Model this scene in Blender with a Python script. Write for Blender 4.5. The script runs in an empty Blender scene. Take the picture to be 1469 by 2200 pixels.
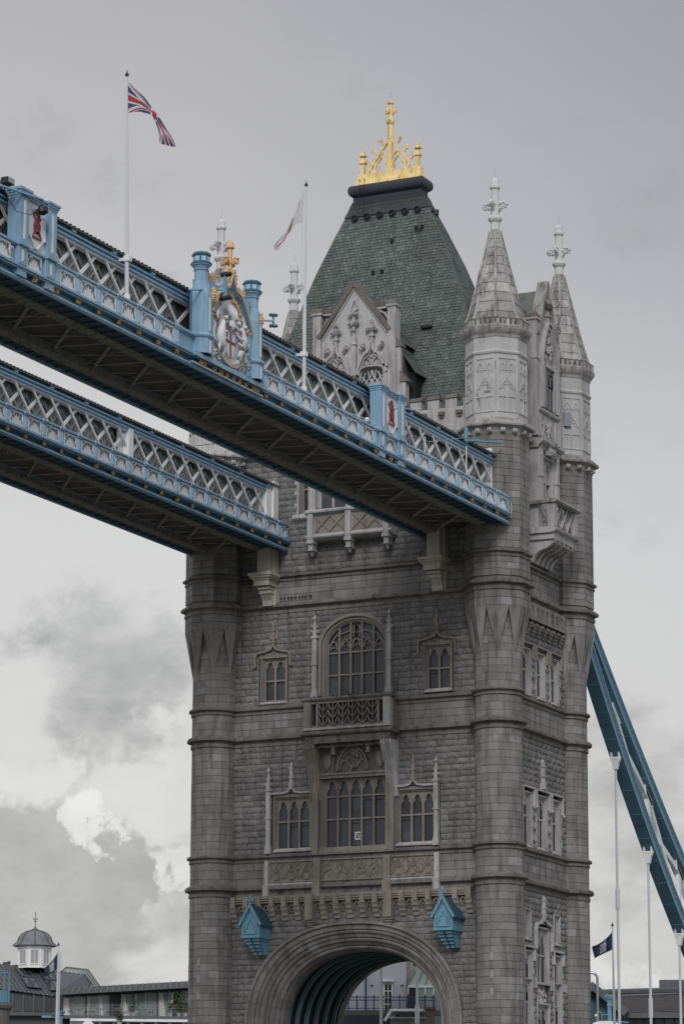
import bpy, math, random
import numpy as np
from mathutils import Vector, Matrix
random.seed(7)
rnd = random.random
PI = math.pi
sc = bpy.context.scene
COL = sc.collection

# ------------------------------------------------------------------ camera
cam_d = bpy.data.cameras.new('camera')
cam = bpy.data.objects.new('camera', cam_d); COL.objects.link(cam); sc.camera = cam
cx, cy, cz, yaw, pit, rol, fpx = 77.8985, -160.7296, 1.8912, -0.4553, 0.2216, 0.0041, 6773.38
fw = Vector((math.cos(pit)*math.sin(yaw), math.cos(pit)*math.cos(yaw), math.sin(pit)))
rt0 = Vector((math.cos(yaw), -math.sin(yaw), 0)); up0 = rt0.cross(fw)
rt = rt0*math.cos(rol)+up0*math.sin(rol); up = up0*math.cos(rol)-rt0*math.sin(rol)
cam.matrix_world = Matrix(((rt.x, up.x, -fw.x, cx), (rt.y, up.y, -fw.y, cy), (rt.z, up.z, -fw.z, cz), (0, 0, 0, 1)))
cam_d.sensor_fit = 'VERTICAL'; cam_d.sensor_height = 36.0; cam_d.lens = fpx/2200*36
cam_d.clip_start = 1; cam_d.clip_end = 9000

# ------------------------------------------------------------------ sky
SUN_DIR = Vector((0.30, -0.75, 0.56)).normalized()
w = bpy.data.worlds.new('World'); sc.world = w; w.use_nodes = True
nt = w.node_tree; nt.nodes.clear(); N = nt.nodes.new; LK = nt.links.new
def wn(t, **k):
    n = N(t)
    for a, b in k.items(): setattr(n, a, b)
    return n
out = wn('ShaderNodeOutputWorld')
sky = wn('ShaderNodeTexSky', sky_type='NISHITA', sun_disc=False)
sky.sun_elevation = math.asin(SUN_DIR.z); sky.sun_rotation = math.atan2(SUN_DIR.x, SUN_DIR.y)
bg1 = wn('ShaderNodeBackground'); bg1.inputs[1].default_value = 0.08; LK(sky.outputs[0], bg1.inputs[0])
bg2 = wn('ShaderNodeBackground'); bg2.inputs[1].default_value = 1.06
mixs = wn('ShaderNodeMixShader'); mixs.inputs[0].default_value = 0.95
LK(bg1.outputs[0], mixs.inputs[1]); LK(bg2.outputs[0], mixs.inputs[2]); LK(mixs.outputs[0], out.inputs[0])
tc = wn('ShaderNodeTexCoord')
def vmath(op, a, b=None):
    n = wn('ShaderNodeVectorMath', operation=op)
    for i, x in enumerate((a, b)):
        if x is None: continue
        if hasattr(x, 'default_value') or hasattr(x, 'links'): LK(x, n.inputs[i])
        else: n.inputs[i].default_value = x
    return n
def fmath(op, a, b=None, clamp=False):
    n = wn('ShaderNodeMath', operation=op); n.use_clamp = clamp
    for i, x in enumerate((a, b)):
        if x is None: continue
        if isinstance(x, (int, float)): n.inputs[i].default_value = x
        else: LK(x, n.inputs[i])
    return n.outputs[0]
def wdot(vec): return vmath('DOT_PRODUCT', tc.outputs['Generated'], tuple(vec)).outputs['Value']
def wrange(x, a, b, c=0.0, d=1.0, smooth=True):
    n = wn('ShaderNodeMapRange'); n.interpolation_type = 'SMOOTHSTEP' if smooth else 'LINEAR'
    LK(x, n.inputs[0]); n.inputs[1].default_value = a; n.inputs[2].default_value = b; n.inputs[3].default_value = c; n.inputs[4].default_value = d
    return n.outputs[0]
def wnoise(scale, detail, rough, sy=1.0, sz=2.2, off=(0, 0, 0), dist=0.0):
    mp = wn('ShaderNodeMapping'); mp.inputs['Scale'].default_value = (sy, sy, sz); mp.inputs['Location'].default_value = off
    LK(tc.outputs['Generated'], mp.inputs[0]); n = wn('ShaderNodeTexNoise'); LK(mp.outputs[0], n.inputs['Vector'])
    n.inputs['Scale'].default_value = scale; n.inputs['Detail'].default_value = detail; n.inputs['Roughness'].default_value = rough
    n.inputs['Distortion'].default_value = dist
    return n.outputs['Fac']
el = wdot((0, 0, 1))                       # sine of the elevation
hfw = Vector((math.sin(yaw), math.cos(yaw), 0)); hrt = Vector((math.cos(yaw), -math.sin(yaw), 0))
azs = wdot(hrt)                            # sideways direction over the river
def wmix(f, a, b):
    n = wn('ShaderNodeMixRGB'); LK(f, n.inputs[0])
    for i, x in ((1, a), (2, b)):
        if isinstance(x, tuple): n.inputs[i].default_value = x+(1,)
        else: LK(x, n.inputs[i])
    return n.outputs[0]
# overcast base: pale low down, violet grey higher up, and brighter again towards the zenith as a real overcast is
base = wmix(wrange(el, 0.15, 0.40), (0.69, 0.685, 0.675), (0.43, 0.425, 0.44))
side = wmix(fmath('MULTIPLY', wrange(azs, -0.10, 0.16), wrange(el, 0.20, 0.38, 0.15, 0.75)), base, (0.285, 0.30, 0.345))
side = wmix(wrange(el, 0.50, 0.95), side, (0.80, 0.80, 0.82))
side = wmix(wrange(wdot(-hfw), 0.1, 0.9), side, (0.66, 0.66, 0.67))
soft = wnoise(5.5, 3, 0.5, off=(3.1, 1.7, 0.4))
side = wmix(wrange(soft, 0.38, 0.7, 0.0, 0.22), side, (0.54, 0.53, 0.545))
# low banks of darker cumulus with bright torn edges, below about 12 degrees
def sdir(x, y): return ((fw + rt*((x-734.5)/fpx) - up*((y-1100)/fpx))).normalized()
wpn = wn('ShaderNodeTexNoise'); wpn.inputs['Scale'].default_value = 26; wpn.inputs['Detail'].default_value = 8; wpn.inputs['Roughness'].default_value = .62
LK(tc.outputs['Generated'], wpn.inputs['Vector'])
wps = vmath('SCALE', vmath('SUBTRACT', wpn.outputs['Color'], (.5, .5, .5)).outputs[0]); wps.inputs['Scale'].default_value = 0.085
warped = vmath('NORMALIZE', vmath('ADD', tc.outputs['Generated'], wps.outputs[0]).outputs[0]).outputs[0]
def lobe(x, y, r):            # soft ragged patch of sky about a direction, radius in the same angular units
    d = vmath('DOT_PRODUCT', warped, tuple(sdir(x, y))).outputs['Value']; c1 = math.cos(r/fpx); return wrange(d, c1, 1.0-(1.0-c1)*0.05)
def madd(*l):
    c = l[0]
    for x in l[1:]: c = fmath('ADD', c, x)
    return c
cl = wnoise(24.0, 10, 0.60, sz=1.6, off=(0.35, 0.9, 0.55), dist=0.25)
cl2 = wnoise(8.0, 7, 0.60, sz=1.9, off=(2.35, 0.2, 1.55))
low = wrange(el, 0.10, 0.22, 1.0, 0.0, True)
# thin layered haze-cloud
lay = fmath('MULTIPLY', wrange(cl2, 0.42, 0.66), fmath('MULTIPLY', low, 0.62))
side = wmix(lay, side, (0.50, 0.495, 0.485))
fav = madd(fmath('MULTIPLY', lobe(230, 1440, 290), 0.26), fmath('MULTIPLY', lobe(60, 1930, 320), 0.30), fmath('MULTIPLY', lobe(310, 1860, 95), 0.20), fmath('MULTIPLY', lobe(1420, 1720, 260), 0.14), fmath('MULTIPLY', lobe(60, 2080, 330), 0.08))
gap = madd(fmath('MULTIPLY', lobe(212, 1778, 62), 0.34), fmath('MULTIPLY', lobe(392, 1850, 70), 0.26), fmath('MULTIPLY', lobe(80, 1680, 90), 0.16), fmath('MULTIPLY', lobe(1325, 2075, 80), 0.24), fmath('MULTIPLY', lobe(310, 1690, 130), 0.12))
bank = madd(fmath('MULTIPLY', cl, 0.80), fmath('MULTIPLY', cl2, 0.35), fmath('MULTIPLY', low, 0.08), fav, fmath('MULTIPLY', gap, -1.0))
mask = wrange(bank, 0.60, 0.92)
dens = wnoise(34.0, 9, 0.62, sz=1.5, off=(5.3, 2.2, 1.1))
cloudc = wmix(wrange(dens, 0.28, 0.74), (0.31, 0.31, 0.312), (0.47, 0.468, 0.462))
side = wmix(fmath('MULTIPLY', mask, 0.95), side, cloudc)
side = wmix(fmath('MULTIPLY', low, 0.22), side, (0.64, 0.615, 0.57))
hot = fmath('MULTIPLY', wrange(gap, 0.0, 0.36), fmath('SUBTRACT', 1.0, mask))
side = wmix(fmath('MULTIPLY', hot, wrange(cl, 0.34, 0.70, 0.80, 0.05)), side, (0.84, 0.84, 0.82))
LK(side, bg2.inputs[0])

# ------------------------------------------------------------------ sun (veiled) and colour management
sd = bpy.data.lights.new('sun', 'SUN'); sd.energy = 1.45; sd.angle = math.radians(18); sd.color = (1.0, 0.965, 0.93)
so = bpy.data.objects.new('sun', sd); COL.objects.link(so)
so.rotation_euler = (-SUN_DIR).to_track_quat('-Z', 'Y').to_euler(); so.location = (-60, -60, 90)
sc.view_settings.view_transform = 'Standard'; sc.view_settings.look = 'None'
sc.view_settings.exposure = 0.0; sc.view_settings.gamma = 1.0
try: sc.view_settings.use_curve_mapping = False
except Exception: pass

# ------------------------------------------------------------------ materials
def mat(name, cols, rough=0.8, metal=0.0, streak=None, grain=0.0, gscale=9.0, coarse=0.0, cscale=0.7, bump=0.0, bscale=30.0, rand=True, spec=0.5):
    """cols: colours spread over the pieces at random; streak=(colour, amount): rain runs; grain, coarse: value noise"""
    m = bpy.data.materials.new(name); m.use_nodes = True; t = m.node_tree; t.nodes.clear()
    def nn(k, **kw):
        n = t.nodes.new(k)
        for a, b in kw.items(): setattr(n, a, b)
        return n
    L = t.links.new
    o = nn('ShaderNodeOutputMaterial'); b = nn('ShaderNodeBsdfPrincipled'); L(b.outputs[0], o.inputs[0])
    b.inputs['Roughness'].default_value = rough; b.inputs['Metallic'].default_value = metal
    b.inputs['Specular IOR Level'].default_value = spec
    geo = nn('ShaderNodeNewGeometry')
    if len(cols) > 1:
        oi = nn('ShaderNodeObjectInfo')
        ad = nn('ShaderNodeMath', operation='ADD'); L(geo.outputs['Random Per Island'], ad.inputs[0])
        L(oi.outputs['Random'], ad.inputs[1])
        fr = nn('ShaderNodeMath', operation='FRACT'); L(ad.outputs[0], fr.inputs[0])
        cr = nn('ShaderNodeValToRGB'); cr.color_ramp.interpolation = 'LINEAR'
        e = cr.color_ramp.elements
        while len(e) < len(cols): e.new(0.5)
        for i, c in enumerate(cols): e[i].position = i/(len(cols)-1); e[i].color = tuple(c)+(1,)
        L(fr.outputs[0], cr.inputs[0]); cur = cr.outputs[0]
    else:
        r = nn('ShaderNodeRGB'); r.outputs[0].default_value = tuple(cols[0])+(1,); cur = r.outputs[0]
    def noise(scale, detail=4, sca=(1, 1, 1), rough_=0.6):
        mp = nn('ShaderNodeMapping'); mp.inputs['Scale'].default_value = sca; L(geo.outputs['Position'], mp.inputs[0])
        n = nn('ShaderNodeTexNoise'); L(mp.outputs[0], n.inputs['Vector']); n.inputs['Scale'].default_value = scale
        n.inputs['Detail'].default_value = detail; n.inputs['Roughness'].default_value = rough_
        return n.outputs['Fac']
    def scale_by(cur, fac, lo, hi):
        mr = nn('ShaderNodeMapRange'); L(fac, mr.inputs[0]); mr.inputs[1].default_value = 0.25; mr.inputs[2].default_value = 0.75
        mr.inputs[3].default_value = lo; mr.inputs[4].default_value = hi
        vm = nn('ShaderNodeVectorMath', operation='SCALE'); L(cur, vm.inputs[0]); L(mr.outputs[0], vm.inputs['Scale'])
        return vm.outputs[0]
    if grain: cur = scale_by(cur, noise(gscale, 5), 1-grain, 1+grain)
    if coarse: cur = scale_by(cur, noise(cscale, 3), 1-coarse, 1+coarse)
    if streak:
        mr = nn('ShaderNodeMapRange'); L(noise(2.3, 6, (1, 1, 0.16), 0.65), mr.inputs[0])
        mr.inputs[1].default_value = 0.48; mr.inputs[2].default_value = 0.70; mr.inputs[3].default_value = 0; mr.inputs[4].default_value = streak[1]
        mx = nn('ShaderNodeMixRGB'); L(mr.outputs[0], mx.inputs[0]); L(cur, mx.inputs[1]); mx.inputs[2].default_value = tuple(streak[0])+(1,)
        cur = mx.outputs[0]
    L(cur, b.inputs['Base Color'])
    if bump:
        bp = nn('ShaderNodeBump'); bp.inputs['Strength'].default_value = bump; bp.inputs['Distance'].default_value = 0.03
        L(noise(bscale, 5), bp.inputs['Height']); L(bp.outputs[0], b.inputs['Normal'])
    return m
def glassmat(name, base=(0.014, 0.016, 0.022), lead=(0.075, 0.078, 0.085), pitch=0.17, amount=0.75):
    m = bpy.data.materials.new(name); m.use_nodes = True; t = m.node_tree; L = t.links.new
    b = t.nodes['Principled BSDF']; b.inputs['Roughness'].default_value = 0.12
    geo = t.nodes.new('ShaderNodeNewGeometry'); sx = t.nodes.new('ShaderNodeSeparateXYZ'); L(geo.outputs['Position'], sx.inputs[0])
    def mt(op, a, c=None):
        n = t.nodes.new('ShaderNodeMath'); n.operation = op
        for i, x in enumerate((a, c)):
            if x is None: continue
            if isinstance(x, (int, float)): n.inputs[i].default_value = x
            else: L(x, n.inputs[i])
        return n.outputs[0]
    hor = mt('ADD', sx.outputs[0], sx.outputs[1]); zz = mt('MULTIPLY', sx.outputs[2], 0.62)
    def line(v):
        f = mt('FRACT', mt('DIVIDE', v, pitch)); return mt('LESS_THAN', f, 0.16)
    ln = mt('MAXIMUM', line(mt('ADD', hor, zz)), line(mt('SUBTRACT', hor, zz)))
    no = t.nodes.new('ShaderNodeTexNoise'); no.inputs['Scale'].default_value = 1.3; L(geo.outputs['Position'], no.inputs['Vector'])
    oi = t.nodes.new('ShaderNodeObjectInfo'); vr = t.nodes.new('ShaderNodeMapRange'); L(oi.outputs['Random'], vr.inputs[0]); vr.inputs[3].default_value = .5; vr.inputs[4].default_value = 2.2  # random gain per pane stands in for sky reflection, put into the base colour
    mx = t.nodes.new('ShaderNodeMixRGB'); L(mt('MULTIPLY', ln, amount), mx.inputs[0])
    cr = t.nodes.new('ShaderNodeValToRGB'); L(no.outputs['Fac'], cr.inputs[0])
    cr.color_ramp.elements[0].position = 0.35; cr.color_ramp.elements[0].color = base+(1,)
    cr.color_ramp.elements[1].position = 0.7; cr.color_ramp.elements[1].color = tuple(x*2.6 for x in base)+(1,)
    vs_ = t.nodes.new('ShaderNodeVectorMath'); vs_.operation = 'SCALE'; L(cr.outputs[0], vs_.inputs[0]); L(vr.outputs[0], vs_.inputs['Scale'])
    L(vs_.outputs[0], mx.inputs[1]); mx.inputs[2].default_value = lead+(1,); L(mx.outputs[0], b.inputs['Base Color'])
    return m
M = {}
M['ashlar'] = mat('granite_ashlar', [(.212, .204, .200), (.240, .231, .227), (.184, .177, .175), (.228, .221, .220), (.204, .192, .186), (.280, .277, .284), (.172, .165, .163), (.222, .214, .210)],
                  streak=((.070, .066, .062), .80), grain=.18, gscale=14, coarse=.22, bump=.25)
M['rubble'] = mat('rock_faced_granite', [(.182, .176, .178), (.220, .213, .215), (.142, .138, .140), (.200, .193, .195), (.162, .157, .159)],
                  streak=((.055, .051, .048), .6), grain=.30, gscale=9, coarse=.22, bump=.6, bscale=14)
M['mortar'] = mat('mortar', [(.11, .105, .10)])
M['string'] = mat('weathered_string_course', [(.145, .139, .134), (.19, .183, .178)], streak=((.035, .033, .028), .8), grain=.25, coarse=.2, bump=.3)
M['tan'] = mat('tan_limestone', [(.225, .206, .188), (.260, .240, .220)], streak=((.10, .088, .075), .6), grain=.18, coarse=.15, bump=.2)
M['pale'] = mat('cleaned_limestone', [(.45, .445, .455), (.38, .375, .38)], streak=((.16, .152, .145), .7), grain=.15, coarse=.12, bump=.2)
M['portland'] = mat('portland_stone', [(.51, .51, .525), (.44, .44, .45), (.55, .553, .57)], streak=((.25, .24, .23), .45), grain=.10, coarse=.12, bump=.2)
M['spire'] = mat('weathered_spire_stone', [(.36, .352, .352), (.25, .244, .243), (.48, .472, .475), (.33, .32, .32)], streak=((.075, .070, .066), .95), grain=.22, gscale=5, coarse=.15, bump=.3)
M['grime'] = mat('sooty_stone', [(.11, .105, .095), (.16, .15, .14)], grain=.35, coarse=.2, bump=.4)
M['slitstone'] = mat('paler_repair_stone', [(.30, .30, .305)], grain=.1)
M['finial'] = mat('white_painted_stone', [(.62, .63, .65)], grain=.06, streak=((.3, .3, .3), .3))
M['slate'] = mat('green_slate', [(.098, .120, .117), (.130, .152, .147), (.080, .102, .100), (.150, .168, .163), (.088, .110, .107), (.115, .135, .128)],
                 streak=((.040, .055, .047), .65), grain=.25, gscale=4, coarse=.28, cscale=.35, rough=.6, bump=.2)
M['lead'] = mat('dark_lead', [(.026, .029, .042)], rough=.55, streak=((.055, .056, .060), .5), grain=.2)
M['leadflash'] = mat('stained_lead_flashing', [(.040, .043, .050)], rough=.7, streak=((.09, .095, .095), .6), grain=.3)
M['leadold'] = mat('aged_lead', [(.060, .065, .066)], rough=.7, streak=((.02, .022, .022), .7), grain=.3)
M['gold'] = mat('gold_leaf', [(.93, .72, .34)], rough=.45, metal=.25, streak=((.30, .20, .08), .75), grain=.12)
M['gilt'] = mat('gilt_paint', [(.40, .21, .08), (.45, .25, .10)], rough=.45, streak=((.30, .15, .05), .4), grain=.12)
M['giltpale'] = mat('ochre_paint', [(.66, .45, .26)], rough=.5, streak=((.40, .25, .13), .45), grain=.08)
M['blue'] = mat('bridge_blue_paint', [(.25, .415, .575)], rough=.42, streak=((.13, .23, .33), .6), grain=.05, coarse=.06)
M['rust'] = mat('rust_run', [(.16, .09, .05)], rough=.9)
M['blue2'] = mat('pale_blue_paint', [(.38, .55, .72)], rough=.42, streak=((.25, .38, .5), .35), grain=.05, coarse=.06)
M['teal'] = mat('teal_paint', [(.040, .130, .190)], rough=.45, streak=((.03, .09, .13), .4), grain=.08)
M['ribpaint'] = mat('grey_teal_rib_paint', [(.10, .16, .19)], rough=.5, streak=((.05, .08, .1), .5))
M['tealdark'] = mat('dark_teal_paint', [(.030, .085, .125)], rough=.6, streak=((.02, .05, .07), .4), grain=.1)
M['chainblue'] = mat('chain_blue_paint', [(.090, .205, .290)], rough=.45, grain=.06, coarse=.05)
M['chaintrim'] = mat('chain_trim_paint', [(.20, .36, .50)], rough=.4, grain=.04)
M['cyan'] = mat('sky_blue_paint', [(.15, .33, .45)], rough=.5, streak=((.07, .17, .25), .65), grain=.05)
M['white'] = mat('white_paint', [(.82, .83, .85)], rough=.45, streak=((.36, .36, .36), .3), grain=.04)
M['panelwhite'] = mat('panel_white_paint', [(.70, .73, .77)], rough=.5, streak=((.35, .36, .38), .3), grain=.05)
M['shadowpaint'] = mat('openwork_shadow_paint', [(.12, .15, .19)], rough=.6)  # dark tone painted in place of shade in the panel openwork
M['red'] = mat('heraldic_red', [(.22, .035, .055)], rough=.45)
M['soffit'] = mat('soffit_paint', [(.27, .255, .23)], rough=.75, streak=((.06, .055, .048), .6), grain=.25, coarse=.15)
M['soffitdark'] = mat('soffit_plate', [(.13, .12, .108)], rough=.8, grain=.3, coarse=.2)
M['bracepaint'] = mat('soffit_brace_paint', [(.36, .345, .32)], rough=.7, streak=((.15, .13, .11), .5))
M['cream'] = mat('cream_stone_paint', [(.46, .44, .39)], rough=.6, streak=((.20, .16, .11), .5), grain=.12)
M['roofgrey'] = mat('grey_roof_sheet', [(.11, .115, .12)], rough=.6, grain=.2)
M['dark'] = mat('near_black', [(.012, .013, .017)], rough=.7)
M['inner'] = mat('corridor_interior', [(.48, .475, .465)], rough=.8, grain=.3, coarse=.3, cscale=1.5)
M['corrglass'] = mat('corridor_glazing', [(.24, .242, .245)], rough=.25, grain=.45, gscale=2.0, coarse=.6, cscale=1.0)
M['winglass0'] = mat('dark_plain_glass', [(.016, .018, .024)], rough=.12)
M['leaded'] = glassmat('leaded_glass')
M['steel'] = mat('grey_steel', [(.28, .30, .33)], rough=.35, metal=.6)
M['pole'] = mat('white_pole_paint', [(.60, .63, .67)], rough=.35)
M['black'] = mat('black_housing', [(.015, .016, .02)], rough=.4)
M['lens'] = mat('lamp_glass', [(.35, .36, .38)], rough=.15)
M['moss'] = mat('moss', [(.06, .065, .03)], rough=.95, grain=.4)

# ------------------------------------------------------------------ mesh helpers
ORG = {}
class MB:
    def __init__(s, fr=None):
        s.v = []; s.f = []; s.mi = []; s.fr = fr or (lambda u, v, w: (u, v, w)); s.cur = 0
    def V(s, u, v, w): s.v.append(s.fr(u, v, w)); return len(s.v)-1
    def F(s, *i): s.f.append(i); s.mi.append(s.cur)
    def box(s, u0, u1, v0, v1, w0, w1):
        a = [s.V(u, v, w) for w in (w0, w1) for v in (v0, v1) for u in (u0, u1)]
        for q in ((0, 2, 3, 1), (4, 5, 7, 6), (0, 1, 5, 4), (2, 6, 7, 3), (0, 4, 6, 2), (1, 3, 7, 5)): s.F(*[a[i] for i in q])
        return s
    def taper(s, u0, u1, v0, v1, w0, w1, du, dv):
        a = [s.V(u, v, w0) for v in (v0, v1) for u in (u0, u1)]+[s.V(u, v, w1) for v in (v0+dv, v1-dv) for u in (u0+du, u1-du)]
        for q in ((0, 2, 3, 1), (4, 5, 7, 6), (0, 1, 5, 4), (2, 6, 7, 3), (0, 4, 6, 2), (1, 3, 7, 5)): s.F(*[a[i] for i in q])
        return s
    def prism(s, poly, v0, v1):           # polygon in (u, w), extruded in v
        n = len(poly); a = [s.V(p[0], v0, p[1]) for p in poly]; b = [s.V(p[0], v1, p[1]) for p in poly]
        s.F(*a[::-1]); s.F(*b)
        for i in range(n): j = (i+1) % n; s.F(a[i], a[j], b[j], b[i])
        return s
    def prism_vw(s, poly, u0, u1):        # polygon in (v, w), extruded in u
        n = len(poly); a = [s.V(u0, p[0], p[1]) for p in poly]; b = [s.V(u1, p[0], p[1]) for p in poly]
        s.F(*a[::-1]); s.F(*b)
        for i in range(n): j = (i+1) % n; s.F(a[i], a[j], b[j], b[i])
        return s
    def ribbon(s, pts, h, v0, v1, closed=False):   # band of width 2h along a path in (u, w)
        n = len(pts); rows = []
        for i, p in enumerate(pts):
            if closed: a, b = pts[(i-1) % n], pts[(i+1) % n]
            else: a, b = pts[max(i-1, 0)], pts[min(i+1, n-1)]
            dx, dy = b[0]-a[0], b[1]-a[1]; l = math.hypot(dx, dy) or 1; nx, ny = -dy/l*h, dx/l*h
            rows.append([s.V(p[0]+nx, v0, p[1]+ny), s.V(p[0]+nx, v1, p[1]+ny), s.V(p[0]-nx, v1, p[1]-ny), s.V(p[0]-nx, v0, p[1]-ny)])
        m = n if closed else n-1
        for i in range(m):
            r, q = rows[i], rows[(i+1) % n]
            for k in range(3): s.F(r[k], q[k], q[k+1], r[k+1])
        if not closed:
            s.F(*rows[0]); s.F(*rows[-1][::-1])
        return s
    def tube(s, pts, r, n=8, cap=True):
        P = [Vector(p) for p in pts]; rr = r if isinstance(r, (list, tuple)) else [r]*len(P); rows = []
        ref = Vector((0.31, 0.17, 0.93))
        for i, p in enumerate(P):
            d = (P[min(i+1, len(P)-1)]-P[max(i-1, 0)]).normalized()
            a = d.cross(ref if abs(d.dot(ref)) < .95 else Vector((1, 0, 0))).normalized(); b = d.cross(a)
            rows.append([s.V(*(p+(a*math.cos(2*PI*k/n)+b*math.sin(2*PI*k/n))*rr[i])) for k in range(n)])
        for i in range(len(P)-1):
            for k in range(n): s.F(rows[i][k], rows[i][(k+1) % n], rows[i+1][(k+1) % n], rows[i+1][k])
        if cap: s.F(*rows[0][::-1]); s.F(*rows[-1])
        return s
    def lathe(s, a, b, prof, n=8, ph=0.0, a0=0.0, a1=2*PI, cap=False):   # profile [(r, z)], angle from -y towards +x
        full = abs(a1-a0-2*PI) < 1e-6; m = n if full else n+1; rows = []
        for r, z in prof:
            rows.append([s.V(a+r*math.sin(ph+a0+(a1-a0)*k/n), b-r*math.cos(ph+a0+(a1-a0)*k/n), z) for k in range(m)])
        for i in range(len(prof)-1):
            for k in range(n):
                k2 = (k+1) % m; s.F(rows[i][k], rows[i][k2], rows[i+1][k2], rows[i+1][k])
        if cap: s.F(*rows[0][::-1]); s.F(*rows[-1])
        return s
    def extr(s, u0, u1, prof):            # profile [(v, w)] run along u, capped
        a = [s.V(u0, p[0], p[1]) for p in prof]; b = [s.V(u1, p[0], p[1]) for p in prof]
        for i in range(len(prof)-1): s.F(a[i], b[i], b[i+1], a[i+1])
        s.F(*a[::-1]); s.F(*b); return s
    def blob(s, u, v, w, r, sx=1, sy=1, sz=1, n=6, jit=.2):
        rows = []
        for i in range(1, 4):
            th = PI*i/4; rows.append([])
            for k in range(n):
                q = r*(1+(rnd()-.5)*jit*2); ph = 2*PI*(k+.5*(i % 2))/n
                rows[-1].append(s.V(u+q*sx*math.sin(th)*math.cos(ph), v+q*sy*math.sin(th)*math.sin(ph), w+q*sz*math.cos(th)))
        t = s.V(u, v, w+r*sz); b = s.V(u, v, w-r*sz)
        for k in range(n):
            j = (k+1) % n; s.F(t, rows[0][k], rows[0][j]); s.F(b, rows[2][j], rows[2][k])
            for i in range(2): s.F(rows[i][k], rows[i+1][k], rows[i+1][j], rows[i][j])
        return s
    def add(s, V, F):                     # raw local geometry
        o = len(s.v)
        for p in V: s.v.append(s.fr(*p))
        for f in F: s.F(*[o+i for i in f])
        return s
    def build(s, name, m, parent=None, smooth=False, stuff=False, kind=None):
        if not s.v: return None
        org = ORG.get(parent.name, Vector((0, 0, 0))) if parent else None
        if org is None:
            a = np.array(s.v); org = Vector((float(a[:, 0].mean()), float(a[:, 1].mean()), float(a[:, 2].min())))
        me = bpy.data.meshes.new(name)
        me.from_pydata([(p[0]-org.x, p[1]-org.y, p[2]-org.z) for p in s.v], [], s.f)
        for q in (m if isinstance(m, (list, tuple)) else [m]): me.materials.append(M[q])
        if any(s.mi): me.polygons.foreach_set('material_index', s.mi)
        if smooth: me.polygons.foreach_set('use_smooth', [True]*len(me.polygons))
        me.validate(); me.update()
        o = bpy.data.objects.new(name, me); COL.objects.link(o)
        if parent: o.parent = parent
        else: o.location = org
        ORG[o.name] = org
        if stuff: o['kind'] = 'stuff'
        if kind: o['kind'] = kind
        return o
def tag(o, label, cat, group=None):
    o['label'] = label; o['category'] = cat
    if group: o['group'] = group
    return o
def thing(name, loc, label, cat, group=None):
    o = bpy.data.objects.new(name, None); COL.objects.link(o); o.location = loc; o.empty_display_size = .5
    ORG[o.name] = Vector(loc); return tag(o, label, cat, group)
def place(name, mesh, parent, M4):
    """a piece sharing mesh data, put at world matrix M4 under its parent"""
    o = bpy.data.objects.new(name, mesh); COL.objects.link(o); o.parent = parent
    o.matrix_local = Matrix.Translation(-ORG[parent.name]) @ M4; ORG[o.name] = ORG[parent.name]; return o
MESHC = {}
def cmesh(key, name, V, F, m):
    if key not in MESHC:
        me = bpy.data.meshes.new(name); me.from_pydata(V, [], F); me.materials.append(M[m]); me.update(); MESHC[key] = me
    return MESHC[key]
D = 9.77; D2 = D/2; SX = 9.5
FRONT = lambda u, v, w: (u, -v, w)
SIDE = lambda u, v, w: (SX+v, u, w)
BACK = lambda u, v, w: (-u, D+v, w)
LEFT = lambda u, v, w: (-SX-v, D-u, w)
FM = {'F': (FRONT, Matrix(((1, 0, 0, 0), (0, -1, 0, 0), (0, 0, 1, 0), (0, 0, 0, 1)))),
      'S': (SIDE, Matrix(((0, 1, 0, SX), (1, 0, 0, 0), (0, 0, 1, 0), (0, 0, 0, 1)))),
      'B': (BACK, Matrix(((-1, 0, 0, 0), (0, 1, 0, D), (0, 0, 1, 0), (0, 0, 0, 1)))),
      'L': (LEFT, Matrix(((0, -1, 0, -SX), (-1, 0, 0, D), (0, 0, 1, 0), (0, 0, 0, 1))))}
def face_frame(a, b, az, apo):            # frame on one face of an octagon: u sideways, v outwards
    s, c = math.sin(az), math.cos(az)
    return lambda u, v, w: (a+(apo+v)*s+u*c, b-(apo+v)*c+u*s, w)
def sup(a, h, zs, n=2.3, k=24, t0=0.0, t1=PI):     # superellipse arch
    r = []
    for i in range(k+1):
        t = t0+(t1-t0)*i/k; c, s_ = math.cos(t), math.sin(t)
        r.append((a*math.copysign(abs(c)**(2/n), c), zs+h*abs(s_)**(2/n)))
    return r
def pointed(u0, u1, ws, h, k=6, sharp=1.0):          # two-centred pointed arch, left springing to right springing
    c = (u0+u1)/2; a = (u1-u0)/2; r = []
    for i in range(k+1):
        x = i/k; r.append((u0+a*x, ws+h*math.sin(x*PI/2)**.85*(1-(1-x)*0)))
    return r+[(2*c-p[0], p[1]) for p in r[-2::-1]]
def ogee(u0, u1, ws, h, k=7):
    c = (u0+u1)/2; a = (u1-u0)/2; r = []
    for i in range(k+1):
        x = i/k
        y = .62*math.sin(min(x/.72, 1)*PI/2) if x < .72 else .62+.38*((x-.72)/.28)**2.0
        r.append((u0+a*x, ws+h*y))
    return r+[(2*c-p[0], p[1]) for p in r[-2::-1]]

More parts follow.
